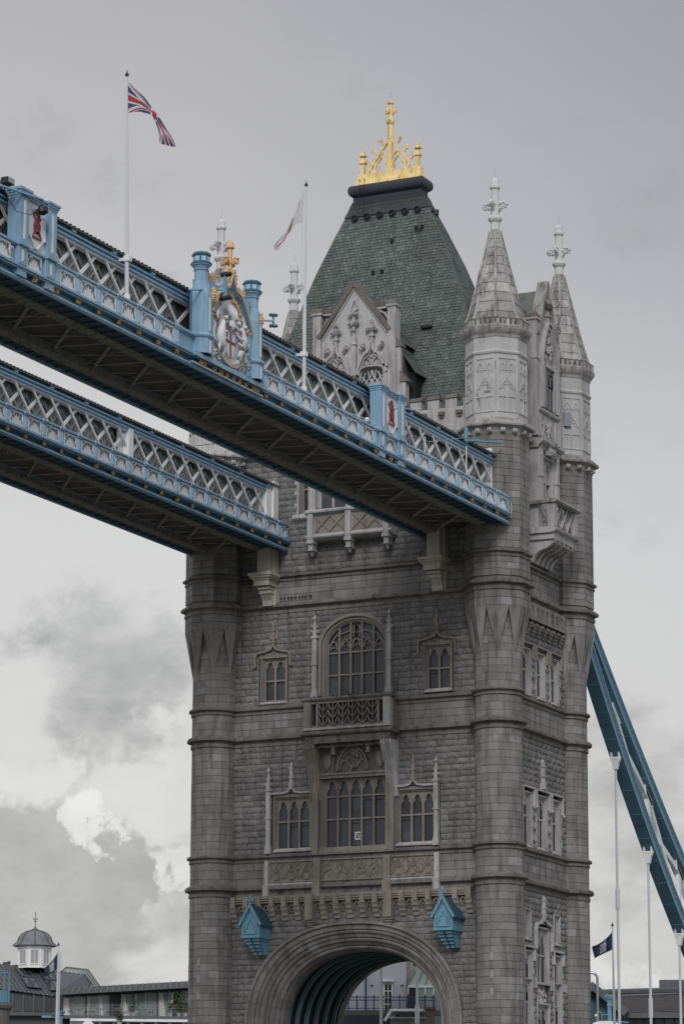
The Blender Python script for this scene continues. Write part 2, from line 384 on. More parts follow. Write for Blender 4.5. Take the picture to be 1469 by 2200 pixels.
# ------------------------------------------------------------------ masonry
RV = []
for q in range(8):                         # rock-faced block, unit size, face bulging outwards (v)
    nu, nw = 4, 3; V = []; F = []
    for j in range(nw+1):
        for i in range(nu+1):
            u, w_ = i/nu, j/nw; e = i in (0, nu) or j in (0, nw)
            V.append((.01+.98*u+(0 if e else (rnd()-.5)*.12), 0.0 if e else .35+rnd()*.65, .02+.96*w_+(0 if e else (rnd()-.5)*.12)))
    for j in range(nw):
        for i in range(nu):
            a = j*(nu+1)+i; F.append((a, a+1, a+nu+2, a+nu+1))
    o = len(V); V += [(.01, -1, .02), (.99, -1, .02), (.99, -1, .98), (.01, -1, .98)]
    F += [(o, o+1, nu, 0), (o+2, o+3, nw*(nu+1), len(V)-5), (o+3, o, 0, nw*(nu+1)), (o+1, o+2, len(V)-5, nu)]
    RV.append((V, F))
AV = ([(0, -1, 0), (1, -1, 0), (1, -1, 1), (0, -1, 1), (.004, 0, .015), (.996, 0, .015), (.996, 0, .985), (.004, 0, .985)],
      [(4, 5, 6, 7), (0, 1, 5, 4), (1, 2, 6, 5), (2, 3, 7, 6), (3, 0, 4, 7)])
def masonry(fk, parent, u0, u1, w0, w1, ch, lens, holes=(), kind='rubble', depth=.5, mk=None, nsep=0, jig=.008, gap=.009):
    """courses of separate stones; the nsep largest as objects of their own, the others joined"""
    fr, FMat = FM[fk]; mk = mk or kind; blocks = []; n = max(1, round((w1-w0)/ch)); h = (w1-w0)/n
    for j in range(n):
        wa, wb = w0+j*h, w0+(j+1)*h; spans = [(u0, u1)]
        for hf in holes:
            r = hf(wa, wb)
            if not r: continue
            ns = []
            for a, b in spans:
                if r[1] <= a or r[0] >= b: ns.append((a, b)); continue
                if r[0] > a: ns.append((a, r[0]))
                if r[1] < b: ns.append((r[1], b))
            spans = ns
        for a, b in spans:
            u = a
            while u < b-.04:
                L_ = lens[0]+rnd()*(lens[1]-lens[0])
                if u == a: L_ *= .4+.6*rnd()
                if b-(u+L_) < lens[0]*.45: L_ = b-u
                blocks.append((u, L_, wa, h)); u += L_
    blocks.sort(key=lambda q: -q[1]*q[3])
    mb = MB(fr)
    for i, (u, L_, wa, h) in enumerate(blocks):
        q = random.randrange(8); V, F = RV[q] if kind == 'rubble' else AV
        dv = (.035+.05*rnd()) if kind == 'rubble' else 1.0; ov = jig*rnd()
        if i < nsep:
            me = cmesh((kind, q if kind == 'rubble' else 0, mk), 'stone', V, F, mk)
            dd = .07 if kind == 'rubble' else .25
            S = Matrix.Translation((u+gap/2, ov, wa+gap/2)) @ Matrix.Diagonal((L_-gap, dd, h-gap, 1))
            place('rubble_stone' if kind == 'rubble' else 'ashlar_block', me, parent, FMat @ S)
        else:
            if kind == 'rubble': mb.add([(u+gap/2+x*(L_-gap), ov+(y*dv if y > 0 else y*.3), wa+gap/2+z*(h-gap)) for x, y, z in V], F)
            else: mb.add([(u+gap/2+x*(L_-gap), ov+y*.3, wa+gap/2+z*(h-gap)) for x, y, z in V], F)
    return mb.build('joined_stonework', mk, parent, stuff=True)
def rect_hole(a, b, c, d): return lambda wa, wb: (a, b) if min(wb, d)-max(wa, c) > .35*(wb-wa) else None
def arch_hole(a, h, zs, n, w0, c=0):
    def f(wa, wb):
        z = (wa+wb)/2
        if z > zs+h or z < w0: return None
        x = a if z <= zs else a*max(0, 1-((z-zs)/h)**n)**(1/n)
        return (c-x, c+x)
    return f

# ------------------------------------------------------------------ GROUND, WATER, ROAD
STR = lambda mb, name, m: mb.build(name, m, kind='structure')
M['water'] = mat('river_water', [(.05, .055, .045)], rough=.12, bump=.5, bscale=.8)
M['land'] = mat('embankment_ground', [(.10, .10, .095)], grain=.2)
M['asphalt'] = mat('asphalt', [(.05, .05, .052)], grain=.2)
M['pave'] = mat('paving_stone', [(.22, .21, .20)], grain=.2)
STR(MB().box(-2500, 2500, -2500, 26, -5, -4), 'water', 'water')
STR(MB().box(-2500, 2500, 110, 4000, -6, 4.0).box(-2500, -12, 30, 110, -6, 3.0).box(-12, -9.4, 40, 110, -6, 3.0).box(20, 2500, 90, 110, -6, 3.0), 'ground', 'land')
STR(MB().box(-4.9, 4.9, -1.8, 130, 6.0, 7.0), 'road', 'asphalt')
STR(MB().box(-9.2, -4.9, 10.8, 130, 5.8, 7.12).box(4.9, 9.2, 10.8, 130, 5.8, 7.12), 'pavement', 'pave')
mk = MB()
for k in range(18): mk.box(-.06, .06, 12+k*6, 15+k*6, 7.004, 7.008)
STR(mk, 'road_marking', 'white')
STR(MB().box(-2500, 2500, 26, 62, -5, -3.9), 'far_water', 'water')
pier = tag(MB().prism([(-14, -5), (14, -5), (14, 5.2), (-14, 5.2)], -4, 14).build('bridge_pier', 'ashlar'), 'broad grey granite pier in the river under the tower', 'pier')

# ------------------------------------------------------------------ THE TOWER
tower = thing('bridge_tower', (0, D2, 7.0), 'tall gothic granite bridge tower with green slate roof and gilded crest', 'tower')
R0, RO, APO = 1.327, 1.83, 1.83*math.cos(PI/8)
LEV = {'H': 20.08, 'G': 22.04, 'F': 28.75, 'E': 30.64, 'D': 36.51, 'C': 38.41}
def course_prof(z, big, r=0.0):           # string course section (outward offset, height)
    k = 1.0 if big else .68
    return [(r-.06, z-.01), (r+.07, z), (r+.07, z+.17*k), (r+.025, z+.18*k), (r+.035, z+.27*k), (r+.19*(k+.08), z+.34*k), (r+.27*(k+.04), z+.37*k), (r+.28*(k+.04), z+.50*k),
            (r+.235*(k+.04), z+.51*k), (r+.225*(k+.04), z+.57*k), (r+.13*k, z+.62*k), (r-.06, z+.74*k)]
turrets = {}
VIS = {(9, 0): 1, (-9, 0): 1, (9, D): 1, (-9, D): 0}
def curved(R, a0, a1, z0, z1, dep=.3, seg=2):
    V = []; F = []
    for i in range(seg+1):
        a = a0+(a1-a0)*i/seg
        for r, z in ((R-dep, z0), (R, z0+.004), (R, z1-.004), (R-dep, z1)): V.append((r*math.sin(a), -r*math.cos(a), z))
    for i in range(seg):
        o = i*4
        for k in range(3): F.append((o+k, o+4+k, o+5+k, o+k+1))
    F.append((0, 1, 2, 3)); o = seg*4; F.append((o+3, o+2, o+1, o)); return V, F
def turret_stones(t, a, b, zs, kinds, nsep, mk='ashlar'):
    """round ashlar courses between the given heights; stones cut to eight lengths of arc"""
    mb = MB(); sep = 0
    for (z0, z1, R, oct_) in zs:
        n = max(1, round((z1-z0)/.42)); h = (z1-z0)/n
        for j in range(n):
            za = z0+j*h; k = 0; off = (j % 2)*PI/8+ (PI/8 if not oct_ else 0)
            if not oct_:
                for k in range(8):
                    a0 = off+k*PI/4; parts = [(a0, PI/4)] if rnd() > .16 else [(a0, PI/8), (a0+PI/8, PI/8)]
                    for q, da in parts:
                        g = .0045/R; Rj = R+.012*rnd()-.004
                        mid = (q+da/2) % (2*PI)
                        vis = kinds and (mid < 1.75 or mid > 2*PI-1.2) if kinds != 2 else (.4 < mid < 2.2)
                        if vis and sep < nsep and da > .5 and za > 12:
                            key = ('c', round(Rj*200), round(da*100), round(h*200)); V, F = curved(round(Rj*200)/200, g, da-g, .006, round(h*200)/200-.006)
                            me = cmesh(key, 'stone', V, F, mk)
                            place('ashlar_block', me, t, Matrix.Translation((a, b, za)) @ Matrix.Rotation(q, 4, 'Z')); sep += 1
                        else:
                            V, F = curved(Rj, q+g, q+da-g, za+.0045, za+h-.0045); mb.add([(x+a, y+b, z) for x, y, z in V], F)
            else:
                for f in range(8):
                    az = f*PI/4; fwid = 2*R*math.tan(PI/8)*math.cos(PI/8); ap = R*math.cos(PI/8); fr = face_frame(a, b, az, ap)
                    hw = fwid/2
                    cut = [-hw, (-.12 if j % 2 else .22)+.15*(rnd()-.5), hw] if (j+f) % 3 else [-hw, -hw*.35, hw*.4, hw]
                    mb.fr = fr
                    for c0, c1 in zip(cut, cut[1:]):
                        lv = .01*rnd(); e0 = 0 if c0 == -hw else .006; e1 = 0 if c1 == hw else .006
                        mb.add([(c0+e0+x*(c1-c0-e0-e1), lv+y*.12, za+.006+z*(h-.012)) for x, y, z in AV[0]], AV[1])
                    mb.fr = lambda u, v, w: (u, v, w)
    mb.build('joined_stonework', mk, t, stuff=True)

for (a, b), vis in VIS.items():
    core = MB().lathe(a, b, [(R0-.05, 6), (R0-.05, 35.6)], 24).lathe(a, b, [(RO-.06, 35.6), (RO-.06, 46.2)], 8, PI/8)
    t = core.build('corner_turret', 'mortar', tower); turrets[(a, b)] = t
    kinds = {(9, 0): 1, (-9, 0): 1, (9, D): 2, (-9, D): 0}[(a, b)]
    nsep = {(9, 0): 110, (-9, 0): 70, (9, D): 60, (-9, D): 0}[(a, b)]
    turret_stones(t, a, b, [(6.6, 20.08, R0+.01, False), (20.6, 22.06, R0, False), (22.4, 28.77, R0, False), (29.3, 30.66, R0, False), (31.0, 35.6, R0, False),
                            (35.6, 36.53, RO, True), (37.3, 38.43, RO, True), (38.9, 45.5, RO, True)], kinds, nsep)
    # round string courses below, octagonal above
    for k, z in LEV.items():
        big = k in 'HFD'
        if k in 'HGFE': s_ = MB().lathe(a, b, course_prof(z, big, R0), 40)
        else: s_ = MB().lathe(a, b, [(r*1.0, zz) for r, zz in course_prof(z, big, RO)], 8, PI/8)
        s_.build('string_course', 'string', t, smooth=k in 'HGFE' and False)
    # broaches: the octagon tapers to the round shaft in eight spear points
    br = MB()
    for k in range(8):
        th = PI/8+k*PI/4; fine = 8
        def pt(dth, r, z): return (a+r*math.sin(th+dth), b-r*math.cos(th+dth), z)
        for sgn in (-1, 1):
            i = [br.V(*pt(sgn*PI/8, APO, 35.6)), br.V(*pt(0, RO, 35.6)), br.V(*pt(0, R0+.01, 32.95)), br.V(*pt(sgn*PI/8, R0-.05, 35.6)), br.V(*pt(sgn*.05, R0-.05, 33.2))]
            br.F(i[0], i[1], i[2]); br.F(i[0], i[2], i[3])
        j = [br.V(*pt(-PI/8, APO, 35.6)), br.V(*pt(0, RO, 35.6)), br.V(*pt(PI/8, APO, 35.6)), br.V(a, b, 35.6)]; br.F(*j)
    br.build('broach_stop', 'ashlar', t)
    # cornice with bosses under the white stage
    cor = MB().lathe(a, b, [(RO-.03, 45.42), (RO+.03, 45.46), (RO+.05, 45.55), (RO+.12, 45.75), (RO+.27, 45.88), (RO+.40, 45.92), (RO+.42, 46.02), (RO+.38, 46.10),
                            (RO+.26, 46.16), (RO+.2, 46.26), (RO+.0, 46.42), (1.7, 46.45)], 8, PI/8).build('cornice', 'spire', t)
    for k in range(8):
        for u in (-.36, .36):
            m_ = MB(face_frame(a, b, k*PI/4, APO)); m_.box(u-.13, u+.13, .02, .24, 45.52, 45.76)
            for q in range(3): m_.blob(u+(q-1)*.07, .25, 45.60+.05*(q % 2), .07, jit=.3)
            if vis and k in (0, 1, 2, 7): m_.build('carved_boss', 'pale', t)
    # white octagonal stage with blind tracery
    st = MB().lathe(a, b, [(1.76, 46.4), (1.76, 50.15), (1.83, 50.2), (1.86, 50.3), (1.80, 50.38), (1.76, 50.42), (1.76, 51.15)], 8, PI/8)
    stage = st.build('octagonal_stage', 'portland', t)
    pan = MB()
    for k in range(8):
        fr = face_frame(a, b, k*PI/4, 1.76*math.cos(PI/8)); pan.fr = fr
        for x0, x1, z0, z1 in ((-.60, -.52, 46.75, 49.95), (.52, .60, 46.75, 49.95), (-.52, .52, 46.75, 46.82), (-.52, .52, 49.87, 49.95), (-.03, .03, 49.2, 49.87),
                               (-.52, -.06, 47.62, 47.67), (.06, .52, 47.62, 47.67), (-.03, .03, 46.82, 47.6), (-.28, -.25, 46.82, 47.5), (.25, .28, 46.82, 47.5)):
            pan.box(x0, x1, -.02, .05, z0, z1)
        for c_ in (-.27, .27):
            pan.ribbon(pointed(c_-.22, c_+.22, 49.2, .42, 4), .03, -.02, .05)
            pan.ribbon([(c_-.15, 49.1), (c_-.05, 49.28), (c_, 49.15), (c_+.05, 49.28), (c_+.15, 49.1)], .025, -.02, .04)
        pan.ribbon(ogee(-.42, .42, 48.1, .75, 5), .035, -.02, .055)
        pan.ribbon([(-.25, 48.15), (-.2, 48.4), (-.05, 48.35), (0, 48.55), (.05, 48.35), (.2, 48.4), (.25, 48.15)], .025, -.02, .045)
    pan.build('blind_tracery', 'portland', t)
    # darker repaired patches on the stage, as stone inserts
    if (a, b) == (9, 0):
        pm = MB(face_frame(a, b, 0, 1.76*math.cos(PI/8)))
        for x0, x1, z0, z1 in ((-.05, .35, 47.86, 48.02), (.12, .24, 48.15, 48.4), (-.55, -.45, 47.55, 47.95), (-.45, -.38, 47.4, 47.75), (-.37, -.32, 47.15, 47.55), (-.62, -.6, 48.9, 49.5), (.63, .66, 49.2, 49.7)):
            pm.box(x0, x1, -.01, .012, z0, z1)
        pm.build('repair_patch', 'ashlar', stage)
    # corbelled parapet under the spire
    par = MB().lathe(a, b, [(1.74, 51.12), (1.80, 51.18), (1.84, 51.32), (1.98, 51.48), (2.05, 51.62), (2.08, 51.80), (2.02, 51.86), (1.95, 51.9), (1.6, 51.92)], 8, PI/8)
    for k in range(8):
        par.fr = face_frame(a, b, k*PI/4, 1.85*math.cos(PI/8))
        for u in (-.62, -.31, 0, .31, .62): par.box(u-.10, u+.10, -.12, .16, 51.86, 52.20)
        for u in (-.47, -.16, .16, .47): par.blob(u, .14, 51.72, .10, jit=.3)
    par.build('corbelled_parapet', 'spire', t)
    par.fr = None
    mo = MB()
    for k in range(8):
        mo.fr = face_frame(a, b, k*PI/4, 1.85*math.cos(PI/8))
        for u in (-.62, -.31, 0, .31, .62): mo.box(u-.105, u+.105, -.14, .17, 52.2, 52.26)
    mo.build('weathered_coping', 'grime', t)
    # spire: eight sides of big slabs between ribs
    zc = [52.1, 52.75, 53.4, 54.0, 54.6, 55.2, 55.75, 56.3, 56.85, 57.4, 57.95]
    def rc(z):
        q = (57.95-z)/5.85
        return .30+1.42*q+.10*max(0, q-.85)/.15
    core = MB().lathe(a, b, [(rc(z)-.05, z) for z in zc]+[(.26, 57.95), (.26, 58.5)], 8, PI/8)
    sp = core.build('spire', 'spire', t)
    js = MB()
    for i in range(len(zc)-1):
        for k in range(8):
            az0, az1 = PI/8+k*PI/4, PI/8+(k+1)*PI/4; o = js if not ((a, b) in ((9, 0), (9, D)) and k in (6, 7, 0, 1, 2)) else MB()
            zA, zB = zc[i]+.012, zc[i+1]-.012; rA, rB = rc(zA)+.015, rc(zB)-.012; g = .10/rc(zA)*.5
            def pp(r, az, z): return (a+r*math.sin(az), b-r*math.cos(az), z)
            q = [o.V(*pp(rA, az0, zA)), o.V(*pp(rA, az1, zA)), o.V(*pp(rB, az1, zB)), o.V(*pp(rB, az0, zB)), o.V(*pp(rA-.06, az0, zA)), o.V(*pp(rA-.06, az1, zA))]
            o.F(q[0], q[1], q[2], q[3]); o.F(q[4], q[5], q[1], q[0])
            if o is not js: o.build('spire_slab', 'spire', sp if False else t)
    js.build('joined_spire_slabs', 'spire', t, stuff=True)
    ribs = MB()
    for k in range(8):
        az = PI/8+k*PI/4; ribs.tube([(a+(rc(z)+.01)*math.sin(az), b-(rc(z)+.01)*math.cos(az), z) for z in zc], [.075]*3+[.06]*(len(zc)-3), 5)
    ribs.build('spire_rib', 'spire', t)
    # finial: collar, four crocketed arms, cap, rod
    fi = MB().lathe(a, b, [(.27, 58.0), (.27, 58.45), (.36, 58.55), (.42, 58.66), (.42, 58.74), (.33, 58.82), (.27, 58.86)], 8, PI/8).lathe(a, b, [(.24, 58.86), (.22, 60.5), (.24, 60.5)], 8, PI/8)
    fi.lathe(a, b, [(.22, 60.45), (.31, 60.55), (.31, 60.68), (.26, 60.74), (.22, 61.0), (.10, 61.18), (.02, 61.2)], 8, PI/8)
    fo = fi.build('finial', 'finial', t)
    cr = MB()
    for q in range(4):
        dx, dy = ((1, 0), (0, -1), (-1, 0), (0, 1))[q]
        cr.tube([(a+dx*r, b+dy*r, z) for r, z in ((.12, 59.15), (.30, 59.35), (.50, 59.46), (.66, 59.42))], [.12, .10, .09, .05], 6)
        for r, z, s_ in ((.34, 59.62, .13), (.55, 59.62, .14), (.70, 59.50, .12), (.48, 59.40, .13), (.64, 59.36, .09), (.24, 59.52, .13)):
            cr.blob(a+dx*r+(rnd()-.5)*.08*abs(dy), b+dy*r+(rnd()-.5)*.08*abs(dx), z, s_, jit=.35)
    cr.build('crocket_arm', 'finial', t)
    MB().tube([(a, b, 61.1), (a, b, 61.75)], .018, 5).build('lightning_rod', 'steel', t)

for (a, b), az, zz_ in (((9, 0), math.radians(3), (16.1, 15.15, 14.2)), ((-9, 0), math.radians(-6), (16.35, 15.4, 14.45))):
    for z_ in zz_:
        V, F = curved(R0+.022, az-.07, az+.07, z_-.21, z_+.21); MB().add([(x+a, y+b, z) for x, y, z in V], F).build('pale_slit_stone', 'slitstone', turrets[(a, b)])
# ---- walls of the four faces
AW = 6.55
front_holes = [arch_hole(6.6, 5.9, 12.4, 2.3, 0), rect_hole(-5.35, 5.4, 22.4, 25.95), rect_hole(-2.4, 2.4, 22.3, 29.2), rect_hole(-2.3, 2.3, 31.0, 34.3),
               arch_hole(2.1, 1.75, 34.2, 2.1, 30, 0.05), rect_hole(-6.1, -4.2, 31.3, 34.05), rect_hole(4.4, 6.25, 31.25, 34.05),
               rect_hole(-3.6, 3.6, 42.2, 47.5)]
walls = {}
mortar = MB().box(-8.2, 8.2, .5, 1.0, 18.6, 47.0).box(-8.2, -6.7, .5, 1.2, 6, 18.6).box(6.7, 8.2, .5, 1.2, 6, 18.6).box(-8.2, 8.2, D-1.0, D-.5, 18.6, 47.0)\
    .box(SX-1.0, SX-.5, .8, D-.8, 6, 47.0).box(-SX+.5, -SX+1.0, .8, D-.8, 6, 47).box(-8.2, -6.7, D-1.2, D-.5, 6, 18.6).box(6.7, 8.2, D-1.2, D-.5, 6, 18.6)
mortar.box(-8.0, 8.0, 1.0, D-1.0, 18.7, 19.0).box(-8.0, 8.0, 1.0, D-1.0, 46.0, 46.3)
mortar.build('wall_core', 'mortar', tower)
wallobj = {}
for fk in 'FSBL':
    fr = FM[fk][0]; U0, U1 = (-7.75, 7.75) if fk in 'FB' else (1.18, D-1.18)
    if fk == 'F': H = front_holes
    elif fk == 'B': H = [arch_hole(6.6, 5.9, 12.4, 2.3, 0)]
    elif fk == 'S': H = [rect_hole(3.95, 5.8, 7, 18.3), rect_hole(2.15, 3.3, 7, 16.7), rect_hole(6.45, 7.6, 7, 16.7), rect_hole(2.25, 3.25, 17.3, 19.0), rect_hole(6.5, 7.5, 17.3, 19.0)]\
        + [rect_hole(c-.75, c+.75, 22.5, 25.8) for c in (2.75, 4.88, 7.0)]+[rect_hole(c-.68, c+.68, 31.2, 34.1) for c in (2.75, 4.88, 7.0)]+[rect_hole(3.4, 6.35, 39.5, 47)]
    else: H = []
    wo = MB(fr).box(U0, U1, -.62, -.55, 19.1 if fk in 'FB' else 6, 47).build('outer_wall', 'mortar', tower); wallobj[fk] = wo
    n = {'F': 46, 'S': 14, 'B': 0, 'L': 0}[fk]
    for z0, z1, ns in ((6.6, 20.1, n), (22.45, 28.78, n), (31.05, 36.54, n), (38.9, 45.8, n)):
        masonry(fk, wo, U0, U1, z0, z1, .36, (.35, .95), H, 'rubble', nsep=ns)
    for z0, z1 in ((20.65, 22.06), (29.35, 30.66), (37.2, 38.43)):
        masonry(fk, wo, U0, U1, z0, z1, .46, (.75, 1.25), [h for h in H if h is not front_holes[3]], 'ashlar', nsep=(16 if fk == 'F' else 6 if fk == 'S' else 0))
    for k, z in LEV.items():
        pr = [(v, ww) for v, ww in course_prof(z, k in 'HFD')]
        MB(fr).extr(U0-.1, U1+.1, pr).build('string_course', 'string', wo)
    # cornice, parapet wall and merlons
    MB(fr).extr(U0-.1, U1+.1, [(-.1, 45.6), (.05, 45.62), (.10, 45.78), (.28, 45.9), (.40, 45.95), (.42, 46.05), (.3, 46.16), (.2, 46.26), (-.1, 46.45)]).build('cornice', 'spire', wo)
    MB(fr).box(U0, U1, -.55, -.02, 46.3, 47.75).build('parapet_wall', 'pale', wo)
    u = U0+.1
    while u < U1-.3:
        if not (fk == 'F' and abs(u+.3) < 3.2) and not (fk in 'S' and 2.9 < u+.3 < 6.7):
            MB(fr).box(u, u+.72, -.5, -.02, 47.75, 48.30).build('merlon', 'pale', wo); mc = MB(fr); mc.taper(u-.05, u+.77, -.58, .06, 48.30, 48.55, .05, .18); mc.build('merlon_coping', 'grime', wo); cb = MB(fr)
            cb.box(u+.78, u+1.05, -.1, .10, 47.15, 47.3); cb.box(u+.74, u+1.09, -.1, .18, 47.3, 47.5); cb.build('corbel', 'grime', wo)
        u += 1.12

# ---- window builder
def head_plate(mb, u0, u1, ws, wt, v0, v1, h, cusp=True, k=5):
    P_ = pointed(u0, u1, ws, h, k)
    for p, q in zip(P_, P_[1:]):
        a = [mb.V(p[0], v1, p[1]), mb.V(q[0], v1, q[1]), mb.V(q[0], v1, wt), mb.V(p[0], v1, wt), mb.V(p[0], v0, p[1]), mb.V(q[0], v0, q[1])]
        mb.F(a[0], a[1], a[2], a[3]); mb.F(a[4], a[5], a[1], a[0])
    if cusp:
        a_ = (u1-u0)
        for sg, c in ((1, u0), (-1, u1)):
            mb.prism([(c, ws+h*.15), (c+sg*a_*.24, ws+h*.42), (c+sg*a_*.14, ws+h*.72), (c+sg*a_*.03, ws+h*.5)], v0+.02, v1-.03)
def gothic_window(fk, parent, u0, u1, w0, w1, lights, transoms, mt='tan', depth=.34, hh=.62, surround=.17, sill=True, archtop=None, v=0.0, heads=True, quoins=None, sillmat='pale', glass='leaded', pane_sep=True, mull=.055):
    fr = FM[fk][0] if isinstance(fk, str) else fk
    if fk == 'S': depth, mull = .25, .038
    f = MB(fr)
    # moulded surround in three steps
    for o_, vo, dv in ((surround, .05, -.06), (surround*.62, -.06, -.16), (surround*.3, -.14, -.24)):
        a, b = u0-o_, u1+o_; i_ = o_-surround*.36; 
        f.box(a, a+o_-i_, -.5, v+vo, w0, w1+o_); f.box(b-(o_-i_), b, -.5, v+vo, w0, w1+o_); f.box(a+o_-i_, b-(o_-i_), -.5, v+vo-.002, w1+i_, w1+o_)
    win = f.build('window', mt, parent)
    lw = (u1-u0)/lights; m_ = mull; tr = MB(fr)
    gl = [w0]+list(transoms)+[w1]
    for i in range(1, lights): tr.box(u0+i*lw-m_, u0+i*lw+m_, -depth, v-.13, w0, w1)
    tr.box(u0, u0+m_*.8, -depth, v-.15, w0, w1); tr.box(u1-m_*.8, u1, -depth, v-.15, w0, w1)
    for z in transoms: tr.box(u0, u1, -depth+.002, v-.145, z-.05, z+.05)
    if heads:
        for i in range(lights): head_plate(tr, u0+i*lw+m_, u0+(i+1)*lw-m_, w1-hh, w1, -depth+.03, v-.16, hh*.86)
        tr.box(u0, u1, -depth, v-.155, w1-.03, w1)
    tr.build('mullion_and_tracery', mt, win)
    g = MB(fr)
    for i in range(lights):
        for z0, z1 in zip(gl, gl[1:]):
            x0, x1 = u0+i*lw+m_*.6, u0+(i+1)*lw-m_*.6; lean = (rnd()-.5)*.02
            q = [g.V(x0, -depth+.05, z0+.02), g.V(x1, -depth+.05+lean, z0+.02), g.V(x1, -depth+.05+lean, z1-.02), g.V(x0, -depth+.05, z1-.02)]; g.F(*q)
            if pane_sep: g.build('pane', glass, win); g = MB(fr)
            if rnd() < .3:      # an opening iron casement
                c = MB(fr)
                for e in ((x0, x0+.03, z0+.05, z1-.25), (x1-.03, x1, z0+.05, z1-.25), (x0, x1, z0+.05, z0+.08), (x0, x1, z1-.28, z1-.25)): c.box(e[0], e[1], -depth+.06, -depth+.10, e[2], e[3])
                c.build('casement_frame', 'dark', win)
    g.build('pane', glass, win)
    if sill: MB(fr).prism_vw([(-.5, w0-.22), (v+.10, w0-.22), (v+.12, w0-.16), (v-.10, w0+.015), (-.5, w0+.02)], u0-surround*.9, u1+surround*.9).build('sill', sillmat, win)
    if quoins:
        z = w0-.1; k = 0
        while z < w1:
            e = .16 if k % 2 else .0
            for s_, c in ((-1, u0-surround), (1, u1+surround)):
                MB(fr).box(min(c, c+s_*(.12+e)), max(c, c+s_*(.12+e)), -.3, .055, z, z+.34).build('quoin', quoins, win)
            z += .36; k += 1
    return win
def shaft(fk, parent, u, w0, w1, r=.13, v=.12, m='pale', cr=True):
    mb = MB(FM[fk][0] if isinstance(fk, str) else fk); H = w1-w0
    mb.box(u-r*1.5, u+r*1.5, -.05, v+r*1.3, w0, w0+.25); mb.taper(u-r*1.5, u+r*1.5, -.05, v+r*1.3, w0+.25, w0+.55, r*.5, .03)
    mb.box(u-r, u+r, -.05, v+r, w0+.5, w0+H*.72); mb.box(u-r*1.45, u+r*1.45, -.05, v+r*1.4, w0+H*.40, w0+H*.40+.09)
    mb.box(u-r*1.45, u+r*1.45, -.05, v+r*1.4, w0+H*.72, w0+H*.72+.10)
    mb.taper(u-r*.95, u+r*.95, v-r, v+r, w0+H*.72+.1, w1-.18, r*.6, r*.6)
    mb.box(u-r*.9, u+r*.9, v-r*.9, v+r*.9, w1-.26, w1-.16); mb.taper(u-r*.7, u+r*.7, v-r*.7, v+r*.7, w1-.16, w1, r*.55, r*.55)
    if cr:
        for s_ in (-1, 1): mb.blob(u+s_*r*1.3, v, w0+H*.80, r*.75, jit=.35); mb.blob(u+s_*r*1.0, v+.03, w0+H*.86, r*.6, jit=.35)
    return mb.build('pinnacle_shaft', m, parent)
def ogee_finial(fk, parent, u, w0, w1, m='tan', back=True):
    mb = MB(FM[fk][0] if isinstance(fk, str) else fk); H = w1-w0
    if back: mb.box(u-.26, u+.26, -.2, .06, w0+.25, w0+H*.62); mb.box(u-.16, u+.16, -.2, .055, w0+H*.62, w0+H*.85)
    mb.box(u-.07, u+.07, 0, .18, w0, w1-.15); mb.box(u-.15, u+.15, 0, .22, w0+.18, w0+.26); mb.box(u-.12, u+.12, 0, .22, w0+H*.62, w0+H*.62+.08)
    mb.taper(u-.09, u+.09, .02, .2, w1-.25, w1, .07, .07)
    for s_ in (-1, 1): mb.blob(u+s_*.14, .12, w0+H*.30, .09, jit=.4)
    return mb.build('carved_finial', m, parent)

# ---- the great arch
arch = MB(FRONT)
PROF = [(6.78, 6.06, 0.02), (6.78, 6.06, .20), (6.62, 5.92, .22), (6.57, 5.86, .06), (6.30, 5.64, .03), (6.24, 5.58, -.08), (6.16, 5.52, -.03), (6.06, 5.44, -.07), (6.02, 5.40, -.20),
        (5.80, 5.22, -.26), (5.75, 5.17, -.38), (5.66, 5.09, -.32), (5.56, 5.00, -.37), (5.52, 4.96, -.52), (5.34, 4.82, -.60), (5.28, 4.76, -.74), (5.19, 4.68, -.68), (5.10, 4.60, -.75), (5.04, 4.54, -1.0), (4.99, 4.49, -1.1), (4.98, 4.47, -1.75)]
def arch_pt(a, h, s):                       # s: running parameter, <0 or >1 on the jambs
    if s < 0: return (a, 12.4+s*8.0)
    if s > 1: return (-a, 12.4-(s-1)*8.0)
    t = s*PI; c, q = math.cos(t), math.sin(t); return (a*math.copysign(abs(c)**(2/2.3), c), 12.4+h*abs(q)**(2/2.3))
archo = MB(FRONT).box(-.01, .01, -1.0, -.9, 18.5, 18.55).build('great_arch', 'ashlar', tower)
order_groups = [(0, 4), (4, 9), (9, 14), (14, 20)]
for fk in 'FB':
    for gi, (p0, p1) in enumerate(order_groups):
        svals = [-.78+i*.06*1.0 for i in range(0, 13)]+[i/26 for i in range(0, 27)]+[1+i*.06 for i in range(1, 14)]
        for s0, s1 in zip(svals, svals[1:]):
            if s1-s0 < .001: continue
            g = .0003; mb = MB(FM[fk][0]); sub = [s0+g, (s0+s1)/2, s1-g]; rows = []
            dv = .012*rnd()
            for s_ in sub: rows.append([mb.V(*(lambda q: (q[0], vv+dv*(1 if vv < .18 else 0), q[1]))(arch_pt(aa, hh, s_))) for aa, hh, vv in PROF[p0:p1+1]])
            for ra, rb in zip(rows, rows[1:]):
                for i in range(len(ra)-1): mb.F(ra[i], rb[i], rb[i+1], ra[i+1])
            if fk == 'F': mb.build('voussoir', 'ashlar', archo)
            else:
                if s0 == svals[0]: bk = MB(FM[fk][0])
                o = len(bk.v); bk.v += mb.v; bk.f += [tuple(o+i for i in f) for f in mb.f]; bk.mi += mb.mi
        if fk == 'B': bk.build('joined_voussoirs', 'ashlar', archo, stuff=True)
